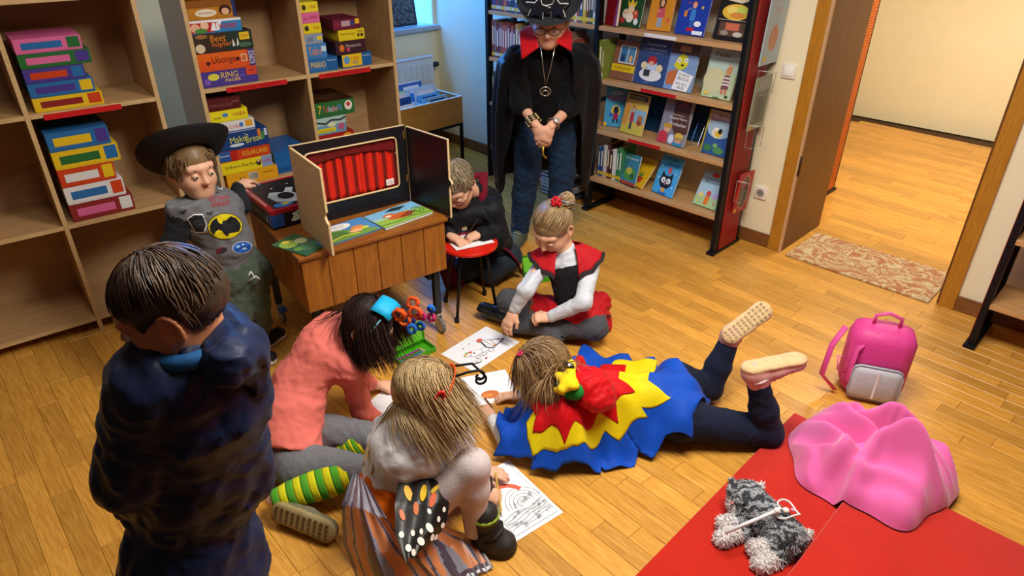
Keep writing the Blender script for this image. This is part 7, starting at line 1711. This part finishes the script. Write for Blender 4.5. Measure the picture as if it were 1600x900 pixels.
# ---------------------------------------------------------------- woman in hat and cape
def woman():
    f = Fig('woman in a black cape with red collar and a star-trimmed hat, hands folded', (-2.70, 2.84))
    Yb = 3.92
    pel = V(850, 172, Yb); mid = V(852, 130, 3.86); chest = V(855, 98, 3.80); neck = V(861, 74, 3.76)
    hd = Head(V(858, 31, 3.64), D(-.12, -.92, -.36), D(-.02, -.28, .95), 1.06)
    shr, shl = V(808, 92, 3.78), V(905, 88, 3.80)
    hr, hl = V(826, 178, Yb), V(876, 178, Yb)
    kr, kl = V(824, 268, 3.90), V(878, 270, 3.92)
    ar, al = P(812, 358, .09), P(872, 358, .09)
    elr, wrr = V(812, 160, 3.76), V(838, 196, 3.60)
    ell_, wrl = V(892, 166, 3.76), V(860, 198, 3.60)
    s = 1.28
    B = Field(); torso(B, pel, chest, neck, shl, shr, hl, hr, -.024, s, mid=mid, k=.03); arm_skin(B, shr, elr, wrr, 1.2); arm_skin(B, shl, ell_, wrl, 1.2); leg_skin(B, hr, kr, ar, 1.25); leg_skin(B, hl, kl, al, 1.25)
    f.skin(B, .012); f.skin(hd.field(neck, .052), .0045)
    H = Field(); hand(H, wrr, D(.30, -.1, -.92), D(-.3, -.9, .05), -1, .45, 1.12, thumb=.4); hand(H, wrl, D(-.28, -.1, -.92), D(.25, -.95, .05), 1, .45, 1.12, thumb=.4); f.skin(H, .0032)
    SKW = skin_mat('#dba78c'); f.done([SKW, M('#a8625a', .4), SKW]); hd.eyes(f, '#4a5560', .55, '#8a7458', SKW)
    BLKS = cloth('#0c0c10', .2, 12.0, .25, 30.0)
    S = Field(); torso(S, pel, chest, neck, shl, shr, hl, hr, .006, s, mid=mid); S.cone(shr, elr, .062, .055, .03); S.cone(elr, lerp(elr, wrr, .22), .055, .052, .02); S.cone(shl, ell_, .062, .055, .03); S.cone(ell_, lerp(ell_, wrl, .22), .055, .052, .02); S.cone(chest, neck, .11, .062, .03); S.cone(neck, lerp(neck, hd.c, .18), .062, .06, .02); S.cone(pel, mid, .135, .12, .04)
    S.cut(lerp(pel, mid, -.05), pel - mid); S.wrinkle(.004, .09, 4); f.add('black_jumper', S, .009, [BLKS])
    JE = cloth('#1d3350', .14, 26.0, .3, 40.0, .8)
    G = Field(); G.cone(hr, hl, .115, .115, .05)
    for h_, k_, a_ in ((hr, kr, ar), (hl, kl, al)): G.cone(h_, k_, .098, .078, .03); G.cone(k_, lerp(k_, a_, .4), .076, .072, .02); G.cone(lerp(k_, a_, .4), a_, .072, .058, .02)
    G.wrinkle(.005, .07, 9); G.wrinkle(.003, .03, 17); f.add('blue_jeans', G, .008, [JE])
    BO, SO = M('#4f5546', .8, .08, 30.0, .2, 90.0), M('#b09a72', .7, .1)
    for a_, dx in ((ar, -.28), (al, .15)):
        h0 = A3(a_[0], a_[1], .001) - D(dx, -.95, 0) * .05
        shoe(f, h0, h0 + D(dx, -.95, 0) * .27, UP, BO, SO, 1.3, h0 + D(dx, -.95, 0) * .06 + A3(0, 0, .135), 'olive_boot', lace=M('#c8bc98', .8), w=1.0)
    # necklace with ring pendant
    SV = M('#b8b4a8', .25, metal=.85)
    pend = V(852, 143, 3.62); frn = D(0, -1, 0)
    mb = MB()
    for e, sx in ((-1, 846), (1, 868)):
        mb.tube([V(sx - 1, 74, 3.60), V(lerp((sx, 0, 0), (852, 0, 0), .45)[0], 105, 3.605), pend + UP * .03], .0022, SV, 6)
    f.part(mb, 'necklace_chain')
    for rr_, w in ((.028, .0035), (.017, .003)):
        mb = MB(); ex, ey = D(1, 0, 0), D(0, -.4, .9); mb.tube([pend + rr_ * (math.cos(t_) * ex + math.sin(t_) * ey) - UP * (.0 if rr_ > .02 else .008) for t_ in [2 * math.pi * k / 24 for k in range(24)]], w, SV, 7, closed=True); f.part(mb, 'ring_pendant')
    # bead bracelets and watch
    dw = unit(wrr - elr); e1 = unit(np.cross(dw, UP)); e2 = np.cross(dw, e1)
    for i in range(3):
        c = lerp(elr, wrr, .74 + .08 * i)
        for k in range(16):
            t_ = 2 * math.pi * k / 16; mb = MB(); q = c + .036 * (math.cos(t_) * e1 + math.sin(t_) * e2); mb.ball(tuple(q), .0066, M('#d8c88a' if k % 2 else '#3a3324', .25, metal=.4), 8); f.part(mb, 'bracelet_bead')
    dw = unit(wrl - ell_); e1 = unit(np.cross(dw, UP)); e2 = np.cross(dw, e1); c = lerp(ell_, wrl, .86)
    mb = MB(); mb.tube([c + .035 * (math.cos(t_) * e1 + math.sin(t_) * e2) for t_ in [2 * math.pi * k / 18 for k in range(18)]], .006, SV, 6, closed=True, flat=.6); w_ = f.part(mb, 'watch_strap')
    nn = unit(CAMP - c); nn = unit(nn - dw * (nn @ dw)); mb = MB(); mb.lathe([(.0, 0), (.017, 0), (.017, .008), (.0, .009)], M('#d6d2c8', .25, metal=.4), 18, frame(c + nn * .034, np.cross(dw, nn), dw, nn), cap=False); f.part(mb, 'watch_face')
    mb = MB(); k0 = (wrr + wrl) / 2 - UP * .10 + D(0, -1, 0) * .03; mb.tube([k0, k0 - UP * .05, k0 - UP * .07 + D(.3, 0, 0) * .02], .006, M('#b0903a', .3, metal=.7), 8); f.part(mb, 'brass_key')
    HG = hair_mat('#8a8272', '#cfc8b8', .45)
    set_tone(f.add('hair_base', hd.cap(1.04, .4, -.06), .006, [HG]), .4)
    strands(f, hd, 700, lambda l, fw, u: fw < .3 and -.6 < u < .3, lambda d: A3(d[0] * .4, -.2, -.9), 6, .012, HG, 3, .0018, .2, 1.04, (), length=(.5, 1))
    glasses(f, hd, '#2a1c1a', .028, .017)
    # hat
    HB = cloth('#24272b', .12, 16.0, .2, 60.0)
    hx = unit(hd.u + .20 * hd.f); hc = hd.p(0, -.012, .078); lf = hd.l; ff = np.cross(lf, hx); ff = ff if ff @ hd.f > 0 else -ff
    mxh = frame(hc, lf, ff, hx)
    g = []
    for rr_, zz in ((.094, .15), (.098, .145), (.100, .12), (.101, .06), (.104, .012), (.115, .0), (.13, -.002), (.15, .003), (.162, .010), (.164, .012), (.15, -.002), (.13, -.008), (.11, -.008), (.098, -.004)):
        g.append([tuple(mxh @ Vector((rr_ * 1.0 * math.cos(t_), rr_ * 1.08 * math.sin(t_), zz + .03 * abs(math.cos(t_)) ** 3 * max(0, (rr_ - .105) / .08)))) for t_ in [2 * math.pi * k / 40 for k in range(40)]])
    mb = MB(); mb.sheet(g, HB, closed=True); mb.add([g[0][k] for k in range(40)], [tuple(range(40))], HB); hat = f.part(mb, 'black_hat', 60)
    mb = MB(); mb.sheet([[tuple(mxh @ Vector((.1035 * math.cos(t_), .1035 * 1.08 * math.sin(t_), zz))) for t_ in [2 * math.pi * k / 40 for k in range(40)]] for zz in (.012, .04)], M('#101114', .6), closed=True, thick=.003); f.part(mb, 'hat_band')
    for cx_, r_, yy in ((-.045, .058, .0), (.048, .060, .004)):
        o_ = mxh @ Vector((-cx_, .118 - .12 * cx_ * cx_ * 8 + yy, .062)); mxs = frame(o_, -lf, unit(hx * .9 - ff * .1 + hx * 0))
        pts = star(0, 0, r_, 5, .5, 90 + (12 if cx_ > 0 else -8))
        mb = MB(); mb.prism(pts, 0, .004, M('#10182c', .6), mxs); st = f.part(mb, 'star_patch', False)
        n = len(pts)
        for i in range(n):
            a, b = pts[i], pts[(i + 1) % n]
            for k in range(5):
                t_ = k / 5; q = mxs @ Vector((a[0] + (b[0] - a[0]) * t_, a[1] + (b[1] - a[1]) * t_, .005)); mb = MB(); mb.ball(tuple(q), .0042, M('#dcdcd8', .2, metal=.3), 6); o = f.part(mb, 'rhinestone'); o.parent = st
    # red collar: two big pointed flaps
    RC = cloth('#b5101a', .06, 12.0, .1, 40.0, .45)
    def flap(pts, name):
        g = []
        a, b, c, d = [A3(*p) for p in pts]
        for i in range(9):
            u = i / 8; g.append([tuple((a * (1 - v) + b * v) * (1 - u) + (d * (1 - v) + c * v) * u + D(0, -1, .2) * .02 * math.sin(math.pi * u) * (1 - .3 * v)) for v in [j / 8 for j in range(9)]])
        mb = MB(); mb.sheet(g, RC, thick=.004); return f.part(mb, name, True)
    flap((V(832, 36, 3.70), V(811, 50, 3.66), V(815, 93, 3.56), V(842, 74, 3.54)), 'red_collar_flap'); flap((V(886, 40, 3.72), V(894, 52, 3.70), V(893, 80, 3.58), V(868, 66, 3.55)), 'red_collar_flap')
    # cape: rings round the body, open in front
    CP = cloth('#0e1116', .2, 10.0, .25, 24.0, .42)
    rings = [(V(860, 66, 3.76), .10, .10, 30), (V(858, 78, 3.80), .22, .15, 30), (V(857, 96, 3.84), .275, .185, 26), (V(856, 130, 3.90), .295, .21, 24), (V(852, 180, 3.95), .305, .225, 38), (V(848, 235, 4.0), .30, .23, 52), (V(846, 285, 4.02), .28, .22, 60)]
    ex, ey = D(1, 0, 0), D(0, 1, 0); g = []
    N_ = 90
    for i in range(37):
        x = i / 36 * (len(rings) - 1); j = min(int(x), len(rings) - 2); t = x - j
        c = lerp(rings[j][0], rings[j + 1][0], t); a, b, op = [rings[j][q] * (1 - t) + rings[j + 1][q] * t for q in (1, 2, 3)]
        rw = []
        for k in range(N_ + 1):
            th = math.radians(-90 + op + (360 - 2 * op) * k / N_); fo = 1 + (.0 if i < 5 else .055 * min(1, (i - 5) / 14)) * math.sin(th * 11 + .6 * math.sin(3 * th))
            q = c + ex * a * fo * math.cos(th) + ey * b * fo * math.sin(th)
            if i > 31: q = q - UP * .10 * (i - 31) / 5 * max(0, math.sin(th * 7 + 1.0))
            rw.append(tuple(q))
        g.append(rw)
    mb = MB(); mb.sheet(g, CP, thick=.004); f.part(mb, 'black_cape', True)

# ---------------------------------------------------------------- boy with the bat jumper and a hat
def bat_boy():
    f = Fig('boy in a black brimmed hat and grey bat-emblem jumper standing by the crate', (-2.76, .99))
    Y = 2.63
    pel = V(372, 418, 2.66); mid = V(352, 378, Y); chest = V(334, 340, Y); neck = V(317, 308, Y)
    hd = Head(V(299, 262, 2.62), D(.78, -.62, -.12), D(.05, -.05, 1), 1.02)
    side = D(.72, .55, 0)
    shl = V(352, 318, 2.72); shr = V(287, 326, 2.53)
    hl, hr = V(392, 424, 2.72), V(357, 428, 2.60)
    kl, kr = V(396, 478, 2.70), V(366, 490, 2.58)
    al, ar = P(404, 527, .07), P(378, 556, .07)
    ell_, wrl = V(374, 322, 2.80), V(372, 292, 2.86)
    elr, wrr = V(268, 388, 2.48), V(282, 432, 2.42)
    B = Field(); torso(B, pel, chest, neck, shl, shr, hl, hr, -.024, k=.03, mid=mid); arm_skin(B, shl, ell_, wrl); arm_skin(B, shr, elr, wrr); leg_skin(B, hl, kl, al); leg_skin(B, hr, kr, ar)
    f.skin(B, .011); f.skin(hd.field(neck, .042), .004)
    H = Field(); hand(H, wrl, D(.3, .9, .1), D(0, 0, 1), 1, .5, .95); hand(H, wrr, D(.2, -.3, -.9), D(-.8, -.4, 0), -1, .5, .95); f.skin(H, .003)
    f.done([SK, LIP, SK]); hd.eyes(f, '#3a4a3a', .30, '#7a5a3c', SK)
    GY = cloth('#6c6d70', .12, 120.0, .2, 60.0); DG = cloth('#24262c', .10)
    S = Field(); torso(S, pel, chest, neck, shl, shr, hl, hr, .012, mid=mid); S.cone(mid, chest, .11, .112, .04)
    S.cone(shl, ell_, .050, .044, .03, 1); S.cone(ell_, lerp(ell_, wrl, .85), .044, .034, .02, 1); S.cone(shr, elr, .052, .046, .03, 1); S.cone(elr, lerp(elr, wrr, .85), .046, .036, .02, 1)
    S.cut(lerp(pel, mid, .08), pel - mid); S.cone(lerp(neck, shr, .3), shr, .05, .052, .03); S.cut(lerp(neck, hd.c, .14), UP); S.wrinkle(.004, .09, 6); S.wrinkle(.002, .04, 2)
    jm = f.add('grey_jumper', S, .0065, [GY, DG])
    fd = hd.f; nx = unit(hd.c - neck); e1 = unit(np.cross(nx, D(0, 1, 0))); e2 = np.cross(nx, e1); c = lerp(neck, hd.c, .10)
    mb = MB(); mb.tube([c + .060 * (math.cos(t_) * e1 + math.sin(t_) * e2) - nx * .012 for t_ in [2 * math.pi * k / 20 for k in range(20)]], .012, DG, 8, closed=True, flat=.8); f.part(mb, 'dark_neckband')
    look = unit(lerp(mid, chest, .5) - CAMP); bn = D(.55, -.83, 0); upv = unit(chest - pel)
    def dk(name, items, px, py, w, h, lab=None, rot=0.0): 
        o_ = V(px, py, Y); u_ = unit(upv + rot * np.cross(look, upv)); return decal(f, jm, name, items, w, h, o_, look, u_, label=lab)
    bat = [(.5, .46), (.47, .62), (.44, .72), (.42, .58), (.36, .6), (.3, .76), (.16, .7), (.06, .55), (.07, .42), (.14, .3), (.2, .4), (.3, .42), (.36, .36), (.42, .28), (.46, .16), (.5, .1), (.54, .16), (.58, .28), (.64, .36), (.7, .42), (.8, .4), (.86, .3), (.93, .42), (.94, .55), (.84, .7), (.7, .76), (.64, .6), (.58, .58), (.56, .72), (.53, .62)]
    BK_, YE = '#16181c', '#dcc80c'
    left_half = [(x, y) for x, y in bat]
    dk('bat_emblem', [('e', .5, .5, .5, .5, BK_), ('e', .5, .5, .485, .475, YE), ('e', .5, .5, .46, .44, YE), ('p', [(.5, .62), (.47, .60), (.455, .72), (.42, .60), (.34, .66), (.30, .86), (.16, .76), (.07, .58), (.06, .42), (.14, .24), (.2, .36), (.3, .42), (.38, .36), (.43, .22), (.5, .12), (.57, .22), (.62, .36), (.7, .42), (.8, .36), (.86, .24), (.94, .42), (.93, .58), (.84, .76), (.70, .86), (.66, .66), (.58, .60), (.545, .72), (.53, .60)], BK_)], 352, 354, .135, .108, 'yellow oval with a black bat', .25)
    dk('lettering_print', [('t', 'GOTHAM', .5, .75, .9, .38, '#b8283c'), ('t', 'KNIGHT', .55, .28, .8, .38, '#b8283c')], 343, 315, .085, .05, 'red lettering', .25)
    dk('dark_patch', [('p', [(.1, .15), (.05, .9), (.5, .98), (.95, .85), (.9, .3), (.55, 0)], '#e2e2e0'), ('p', [(.14, .2), (.1, .86), (.5, .93), (.9, .8), (.85, .33), (.55, .07)], '#22252c'), ('l', [(.3, .6), (.5, .66), (.75, .6)], .04, '#4a4e58'), ('l', [(.3, .4), (.5, .45), (.7, .4)], .04, '#4a4e58')], 312, 350, .068, .085)
    dk('blue_patch', [('e', .5, .5, .48, .42, '#dfe4ec'), ('e', .5, .5, .44, .38, '#1f5fc0'), ('e', .3, .6, .1, .1, '#8fb8e8'), ('e', .6, .4, .12, .1, '#8fb8e8'), ('e', .55, .7, .06, .05, '#dfe8f2'), ('l', [(.2, .35), (.5, .55), (.8, .5)], .05, '#123a80')], 378, 386, .085, .062, None, .3)
    dk('small_print', [('e', .5, .5, .4, .45, '#e2e2e0'), ('e', .5, .5, .3, .32, '#2a2c34'), ('p', [(.25, .8), (.3, 1), (.42, .82)], '#8a1f34'), ('p', [(.6, .82), (.7, 1), (.75, .8)], '#8a1f34')], 343, 288, .032, .042)
    for px, py in ((290, 333), (329, 334)): dk('bat_print', [('p', [(0, .5), (.2, .8), (.4, .6), (.5, .75), (.6, .6), (.8, .8), (1, .5), (.75, .45), (.5, .15), (.25, .45)], '#23262c')], px, py, .03, .024)
    dk('red_print', [('e', .4, .5, .4, .4, '#7a2430'), ('e', .6, .4, .3, .3, '#2a2428')], 347, 389, .05, .03)
    PT = cloth('#4d5a4c', .10, 14.0, .3, 30.0)
    G = Field(); G.cone(hl, hr, .092, .092, .05); G.cone(pel, pel + UP * .03, .10, .10, .04)
    for h_, k_, a_ in ((hl, kl, al), (hr, kr, ar)): G.cone(h_, k_, .084, .072, .03); G.cone(k_, lerp(k_, a_, .5), .070, .066, .02); G.cone(lerp(k_, a_, .5), lerp(k_, a_, .88), .066, .052, .02)
    G.wrinkle(.006, .08, 3); G.wrinkle(.003, .04, 8); f.add('green_trousers', G, .0075, [PT])
    mb = MB(); q = V(392, 424, 2.58)
    for e in (-1, 1): mb.tube([q, q + D(.3 * e, -.2, -.5) * .03, q + D(.6 * e + .3, -.2, -.8) * .05, q + D(.4, -.2, -.3) * .03], .0028, M('#d8d8d4', .7), 6)
    f.part(mb, 'drawstring')
    SH, WS = M('#15181f', .7, .1), M('#d8d6cc', .6)
    for a_, tip in ((ar, P(422, 566, 0)), (al, P(436, 528, 0))):
        d = unit(A3(tip[0], tip[1], 0) - A3(a_[0], a_[1], 0)); h0 = A3(a_[0], a_[1], .001) - d * .045; shoe(f, h0, h0 + d * .195, UP, SH, WS, 1.0, a_ + A3(0, 0, .01), 'dark_trainer', lace=M('#3a4050', .8))
    HM = hair_mat('#6a5036', '#a08058', .45)
    set_tone(f.add('hair_base', hd.cap(1.03, .42, -.05, rough=.0015), .0055, [HM]), .3)
    strands(f, hd, 900, lambda l, fw, u: u < .5 and u > -.45 and fw < .6 + .4 * max(u, 0), lambda d: A3(d[0] * .2, .15, -.95), 4, .011, HM, 6, .0018, .2, 1.03, (), length=(.5, 1))
    HB = M('#121216', .75, .15, 18.0, .1, 60.0)
    hx = unit(UP + D(-.10, .12, 0)); hc = hd.p(0, -.004, .050); lf = unit(hd.l - hx * (hd.l @ hx)); ff = np.cross(hx, lf) * -1; ff = ff if ff @ hd.f > 0 else -ff
    mxh = frame(hc, lf, ff, hx); g = []
    for rr_, zz in ((.005, .10), (.06, .098), (.084, .085), (.090, .05), (.094, .008), (.115, .0), (.15, .006), (.178, .022), (.18, .026), (.15, .0), (.115, -.006), (.092, -.004)):
        g.append([tuple(mxh @ Vector((rr_ * math.cos(t_), rr_ * 1.05 * math.sin(t_), zz + .03 * abs(math.cos(t_)) ** 2 * max(0, (rr_ - .1) / .08)))) for t_ in [2 * math.pi * k / 40 for k in range(40)]])
    mb = MB(); mb.sheet(g, HB, closed=True); f.part(mb, 'black_hat', 60)
    mb = MB(); mb.sheet([[tuple(mxh @ Vector((.0965 * math.cos(t_), .0965 * 1.05 * math.sin(t_), zz))) for t_ in [2 * math.pi * k / 40 for k in range(40)]] for zz in (.01, .03)], M('#1f2a48', .5), closed=True, thick=.003); f.part(mb, 'hat_band')

# ---------------------------------------------------------------- boy in navy jacket, close to the camera
def navy_boy():
    f = Fig('boy in a navy jacket standing in the left foreground seen from behind', (-1.17, .30))
    Y = 1.06
    hd = Head(V(268, 482, 1.05), D(-.90, -.22, -.38), D(-.30, -.05, .95), .95)
    neck = V(300, 562, 1.03); chest = V(312, 640, 1.05); mid = V(310, 740, 1.06); pel = V(300, 850, 1.08)
    shr = V(352, 612, 1.07); shl = V(232, 600, .98)
    hr, hl = V(345, 870, 1.10), V(265, 880, 1.04)
    kr, kl = A3(hr[0], hr[1], .34), A3(hl[0], hl[1], .34); ar, al = A3(hr[0], hr[1], .07), A3(hl[0], hl[1], .07)
    elr, wrr = V(378, 740, 1.10), V(352, 800, 1.22)
    ell_, wrl = V(198, 740, .98), V(240, 800, 1.12)
    B = Field(); torso(B, pel, chest, neck, shl, shr, hl, hr, -.024, 1.05, k=.03, mid=mid); arm_skin(B, shl, ell_, wrl); arm_skin(B, shr, elr, wrr); leg_skin(B, hl, kl, al); leg_skin(B, hr, kr, ar)
    f.skin(B, .011); f.skin(hd.field(neck, .045), .004)
    H = Field(); hand(H, wrr, D(-.5, .8, -.1), D(0, 0, 1), -1, .6, 1.0); hand(H, wrl, D(.5, .8, -.1), D(0, 0, 1), 1, .6, 1.0); f.skin(H, .0032)
    SKR = skin_mat('#c4805a'); f.done([SKR, LIP, SKR]); hd.eyes(f, '#3a2a20', .5, '#3a2a1c', SKR)
    NV = cloth('#1d2745', .20, 9.0, .4, 18.0, .45)
    S = Field(); torso(S, pel, chest, neck, shl, shr, hl, hr, .022, 1.05, mid=mid, k=.06)
    S.cone(shr, elr, .066, .064, .03); S.cone(elr, lerp(elr, wrr, .9), .064, .050, .03); S.cone(shl, ell_, .066, .062, .03); S.cone(ell_, lerp(ell_, wrl, .9), .062, .048, .03)
    S.cone(pel, pel - UP * .10, .125, .135, .05); S.cut(pel - UP * .13, -UP); S.wrinkle(.008, .14, 5); S.wrinkle(.005, .06, 19)
    f.add('navy_jacket', S, .0085, [NV])
    # hood bunched behind the neck
    bk = unit(A3(-hd.f[0], -hd.f[1], 0)); HD = Field()
    HD.cone(neck + bk * .055 - hd.l * .07 + UP * .02, neck + bk * .075 + hd.l * .06 + UP * .02, .045, .045, .04); HD.cone(neck + bk * .09, neck + bk * .10 - UP * .07, .05, .03, .04); HD.cone(neck - hd.l * .075 + UP * .025, neck - hd.l * .075 + hd.f * .05 - UP * .02, .04, .035, .03); HD.wrinkle(.006, .06, 8)
    f.add('jacket_hood', HD, .007, [NV])
    mb = MB(); mb.tube([neck + .062 * (math.cos(t_) * hd.l + math.sin(t_) * unit(np.cross(hd.l, UP))) + UP * .035 for t_ in [2 * math.pi * k / 20 for k in range(20)]], .016, M('#1f5f9c', .7, .3, 30.0), 8, closed=True); f.part(mb, 'blue_collar')
    TR = cloth('#14151c', .15)
    G = Field(); G.cone(hl, hr, .095, .095, .05)
    for h_, k_, a_ in ((hl, kl, al), (hr, kr, ar)): G.cone(h_, k_, .088, .075, .03); G.cone(k_, a_, .074, .062, .02)
    G.wrinkle(.006, .09, 3); f.add('dark_trousers', G, .009, [TR])
    for a_ in (ar, al): h0 = A3(a_[0], a_[1], .001) - D(-.8, .4, 0) * .05; shoe(f, h0, h0 + D(-.8, .4, 0) * .22, UP, M('#1a1c22', .6), M('#c8c6bc', .6), 1.1, a_)
    HM = hair_mat('#2a1f18', '#6e5742', .4)
    hb_ = hd.cap(1.03, .46, -.035)
    for e in (-1, 1): hb_.carve(hd.p(e * .085, .0, -.03), hd.ax, (.03, .035, .045), .01)
    set_tone(f.add('hair_base', hb_, .006, [HM]), .2)
    strands(f, hd, 2800, lambda l, fw, u: fw < .35 + .6 * max(u, 0) and u > -.45 and not (abs(l) > .5 and u < .66 and fw > -.3), lambda d: A3(d[0] * .5, .05 if d[2] > .5 else -.15, -.85), 6, .0100, HM, 12, .0013, .05, 1.02, (), length=(.45, .95), layer=.008, stick=True)

for fn in (butterfly_girl, lying_girl, red_girl, kneeling_boy, woman, bat_boy, navy_boy): fn()
# ================================================================== plush cat and toy wand on the mat
def plush_cat():
    z0 = .033
    t = thing('plush_cat', 'grey tabby plush cat with white paws sprawled on the red mat', 'plush toy', tuple(P(1200, 830, z0)))
    org = np.array(t.location)
    TB = bpy.data.materials.new('tabby_plush'); TB.use_nodes = True; nt = TB.node_tree; b = nt.nodes['Principled BSDF']; b.inputs['Roughness'].default_value = .95; b.inputs['Sheen Weight'].default_value = .4
    tc = nt.nodes.new('ShaderNodeTexCoord'); wv = nt.nodes.new('ShaderNodeTexWave'); wv.inputs['Scale'].default_value = 9.0; wv.inputs['Distortion'].default_value = 9.0; wv.inputs['Detail'].default_value = 2; wv.inputs['Detail Scale'].default_value = 2.5
    cr = nt.nodes.new('ShaderNodeValToRGB'); cr.color_ramp.elements[0].color = lin('#33373d') + (1,); cr.color_ramp.elements[0].position = .25; cr.color_ramp.elements[1].color = lin('#a4a8ad') + (1,); cr.color_ramp.elements[1].position = .6
    mp_ = nt.nodes.new('ShaderNodeMapping'); mp_.inputs['Rotation'].default_value = (0, 0, .9); nt.links.new(tc.outputs['Object'], mp_.inputs[0]); nt.links.new(mp_.outputs[0], wv.inputs['Vector']); nt.links.new(wv.outputs['Fac'], cr.inputs[0]); nt.links.new(cr.outputs[0], b.inputs['Base Color'])
    WHF, PKF = M('#d9d2d0', .95, .06, 60.0, sheen=.4), M('#cf9a94', .95, .06)
    F = Field(); hc = P(1166, 778, .10)
    F.cone(P(1188, 800, .09), P(1228, 838, .085), .056, .060, .03, 0)
    F.ball(hc, .058, .03, 0); F.ball(P(1150, 788, .085), .028, .02, 1); F.cone(P(1172, 795, .085), P(1180, 800, .085), .05, .05, .03, 0)
    for a, m_, c in (((1172, 808, .075), (1150, 818, .055), (1132, 818, .06)), ((1178, 815, .05), (1152, 832, .052), (1128, 842, .052)), ((1212, 850, .06), (1196, 856, .055), (1180, 856, .062)), ((1224, 862, .05), (1206, 874, .05), (1188, 882, .055))):
        F.cone(P(*a), P(*m_), .030, .027, .02, 0); F.cone(P(*m_), P(*c), .027, .026, .012, 1)
    F.cone(P(1238, 840, .07), P(1252, 838, .06), .022, .020, .02, 0); F.cone(P(1252, 838, .06), P(1264, 834, .06), .020, .013, .01, 1)
    e1 = P(1190, 757, .135); F.cone(P(1180, 766, .125), e1, .022, .010, .012, 1, (D(.2, -.7, .6), .55)); F.cone(P(1146, 764, .125), P(1143, 752, .14), .022, .010, .012, 0, (D(.2, -.7, .6), .55))
    F.cone(P(1200, 832, .045), P(1214, 846, .045), .03, .03, .02, 1)
    F.cut((0, 0, z0 + .001), (0, 0, -1)); F.wrinkle(.0025, .02, 4)
    v, q, m = F.run(.0042); v = smooth_mesh(v, q, 1)
    o = quad_object('body', [(v, q, m)], [TB, WHF, PKF], t, org)
    # fur tufts standing off the pile
    fn = np.cross(v[q[:, 1]] - v[q[:, 0]], v[q[:, 2]] - v[q[:, 0]]); fn /= np.linalg.norm(fn, axis=1, keepdims=True) + 1e-9
    r = np.random.RandomState(2); pick = r.choice(len(q), min(9000, len(q)), False)
    c = v[q[pick]].mean(1); n_ = fn[pick]; tv_ = r.randn(len(pick), 3); tv_ -= n_ * np.sum(tv_ * n_, 1, keepdims=True); tv_ /= np.linalg.norm(tv_, axis=1, keepdims=True); bt = np.cross(n_, tv_)
    L_ = r.uniform(.006, .013, (len(pick), 1)); w = .0022
    tip = c + n_ * L_ * .8 + tv_ * L_ * .7 - A3(0, 0, 1) * .002; tip[:, 2] = np.maximum(tip[:, 2], z0 + .002)
    vs = np.stack([c + bt * w, c - bt * w, tip - bt * w * .2, tip + bt * w * .2], 1).reshape(-1, 3); qq = np.arange(len(vs)).reshape(-1, 4)
    fo_ = quad_object('fur', [(vs, qq, np.repeat(m[q[pick][:, 0]], 4))], [TB, WHF, PKF], t, org); fo_['kind'] = 'stuff'
    for k, (x, y) in enumerate(((1152, 772), (1163, 788))):
        mb = MB(); mb.ball(tuple(P(x, y, .135 if k else .13) - org), .006, M('#15130f', .15), 10); mb.build('bead_eye', t, True)
    mb = MB(); mb.ball(tuple(P(1144, 786, .112) - org), (.007, .006, .005), M('#c0706c', .5), 10); mb.build('nose', t, True)
plush_cat()
WW = M('#d9d6d6', .45, .03)
t = thing('toy_wand', 'white toy wand with a wire heart lying across the plush cat', 'wand', tuple(P(1180, 815, .15)))
org = np.array(t.location)
a, b = P(1133, 832, .128), P(1214, 798, .172)
mb = MB(); mb.tube([a - org, b - org], .0062, WW, 10); mb.build('stick', t, True)
hx_, hy_ = D(.8, -.5, .1), D(.45, .7, .3)
c = P(1228, 797, .165)
pts = []
for k in range(28):
    th = 2 * math.pi * k / 28; x = 16 * math.sin(th) ** 3; y = 13 * math.cos(th) - 5 * math.cos(2 * th) - 2 * math.cos(3 * th) - math.cos(4 * th)
    pts.append(c - org + (hx_ * y * .0026 * -1 + hy_ * x * .0022))
mb = MB(); mb.tube(pts, .0032, WW, 7, closed=True); mb.build('wire_heart', t, True)
mb = MB(); mb.ball(tuple(c - org), (.012, .012, .007), M('#cfc4be', .4), 12); mb.build('heart_bead', t, True)
mb = MB(); mb.ball(tuple(c - org + hx_ * .02 + hy_ * .008), (.009, .006, .005), M('#e08aa8', .4), 10); mb.build('pink_bow', t, True)
mb = MB(); mb.ball(tuple(b - org), .012, M('#e6e2e0', .9, .1, 90.0, .5, 200.0), 10); mb.build('fluff_tuft', t, True)
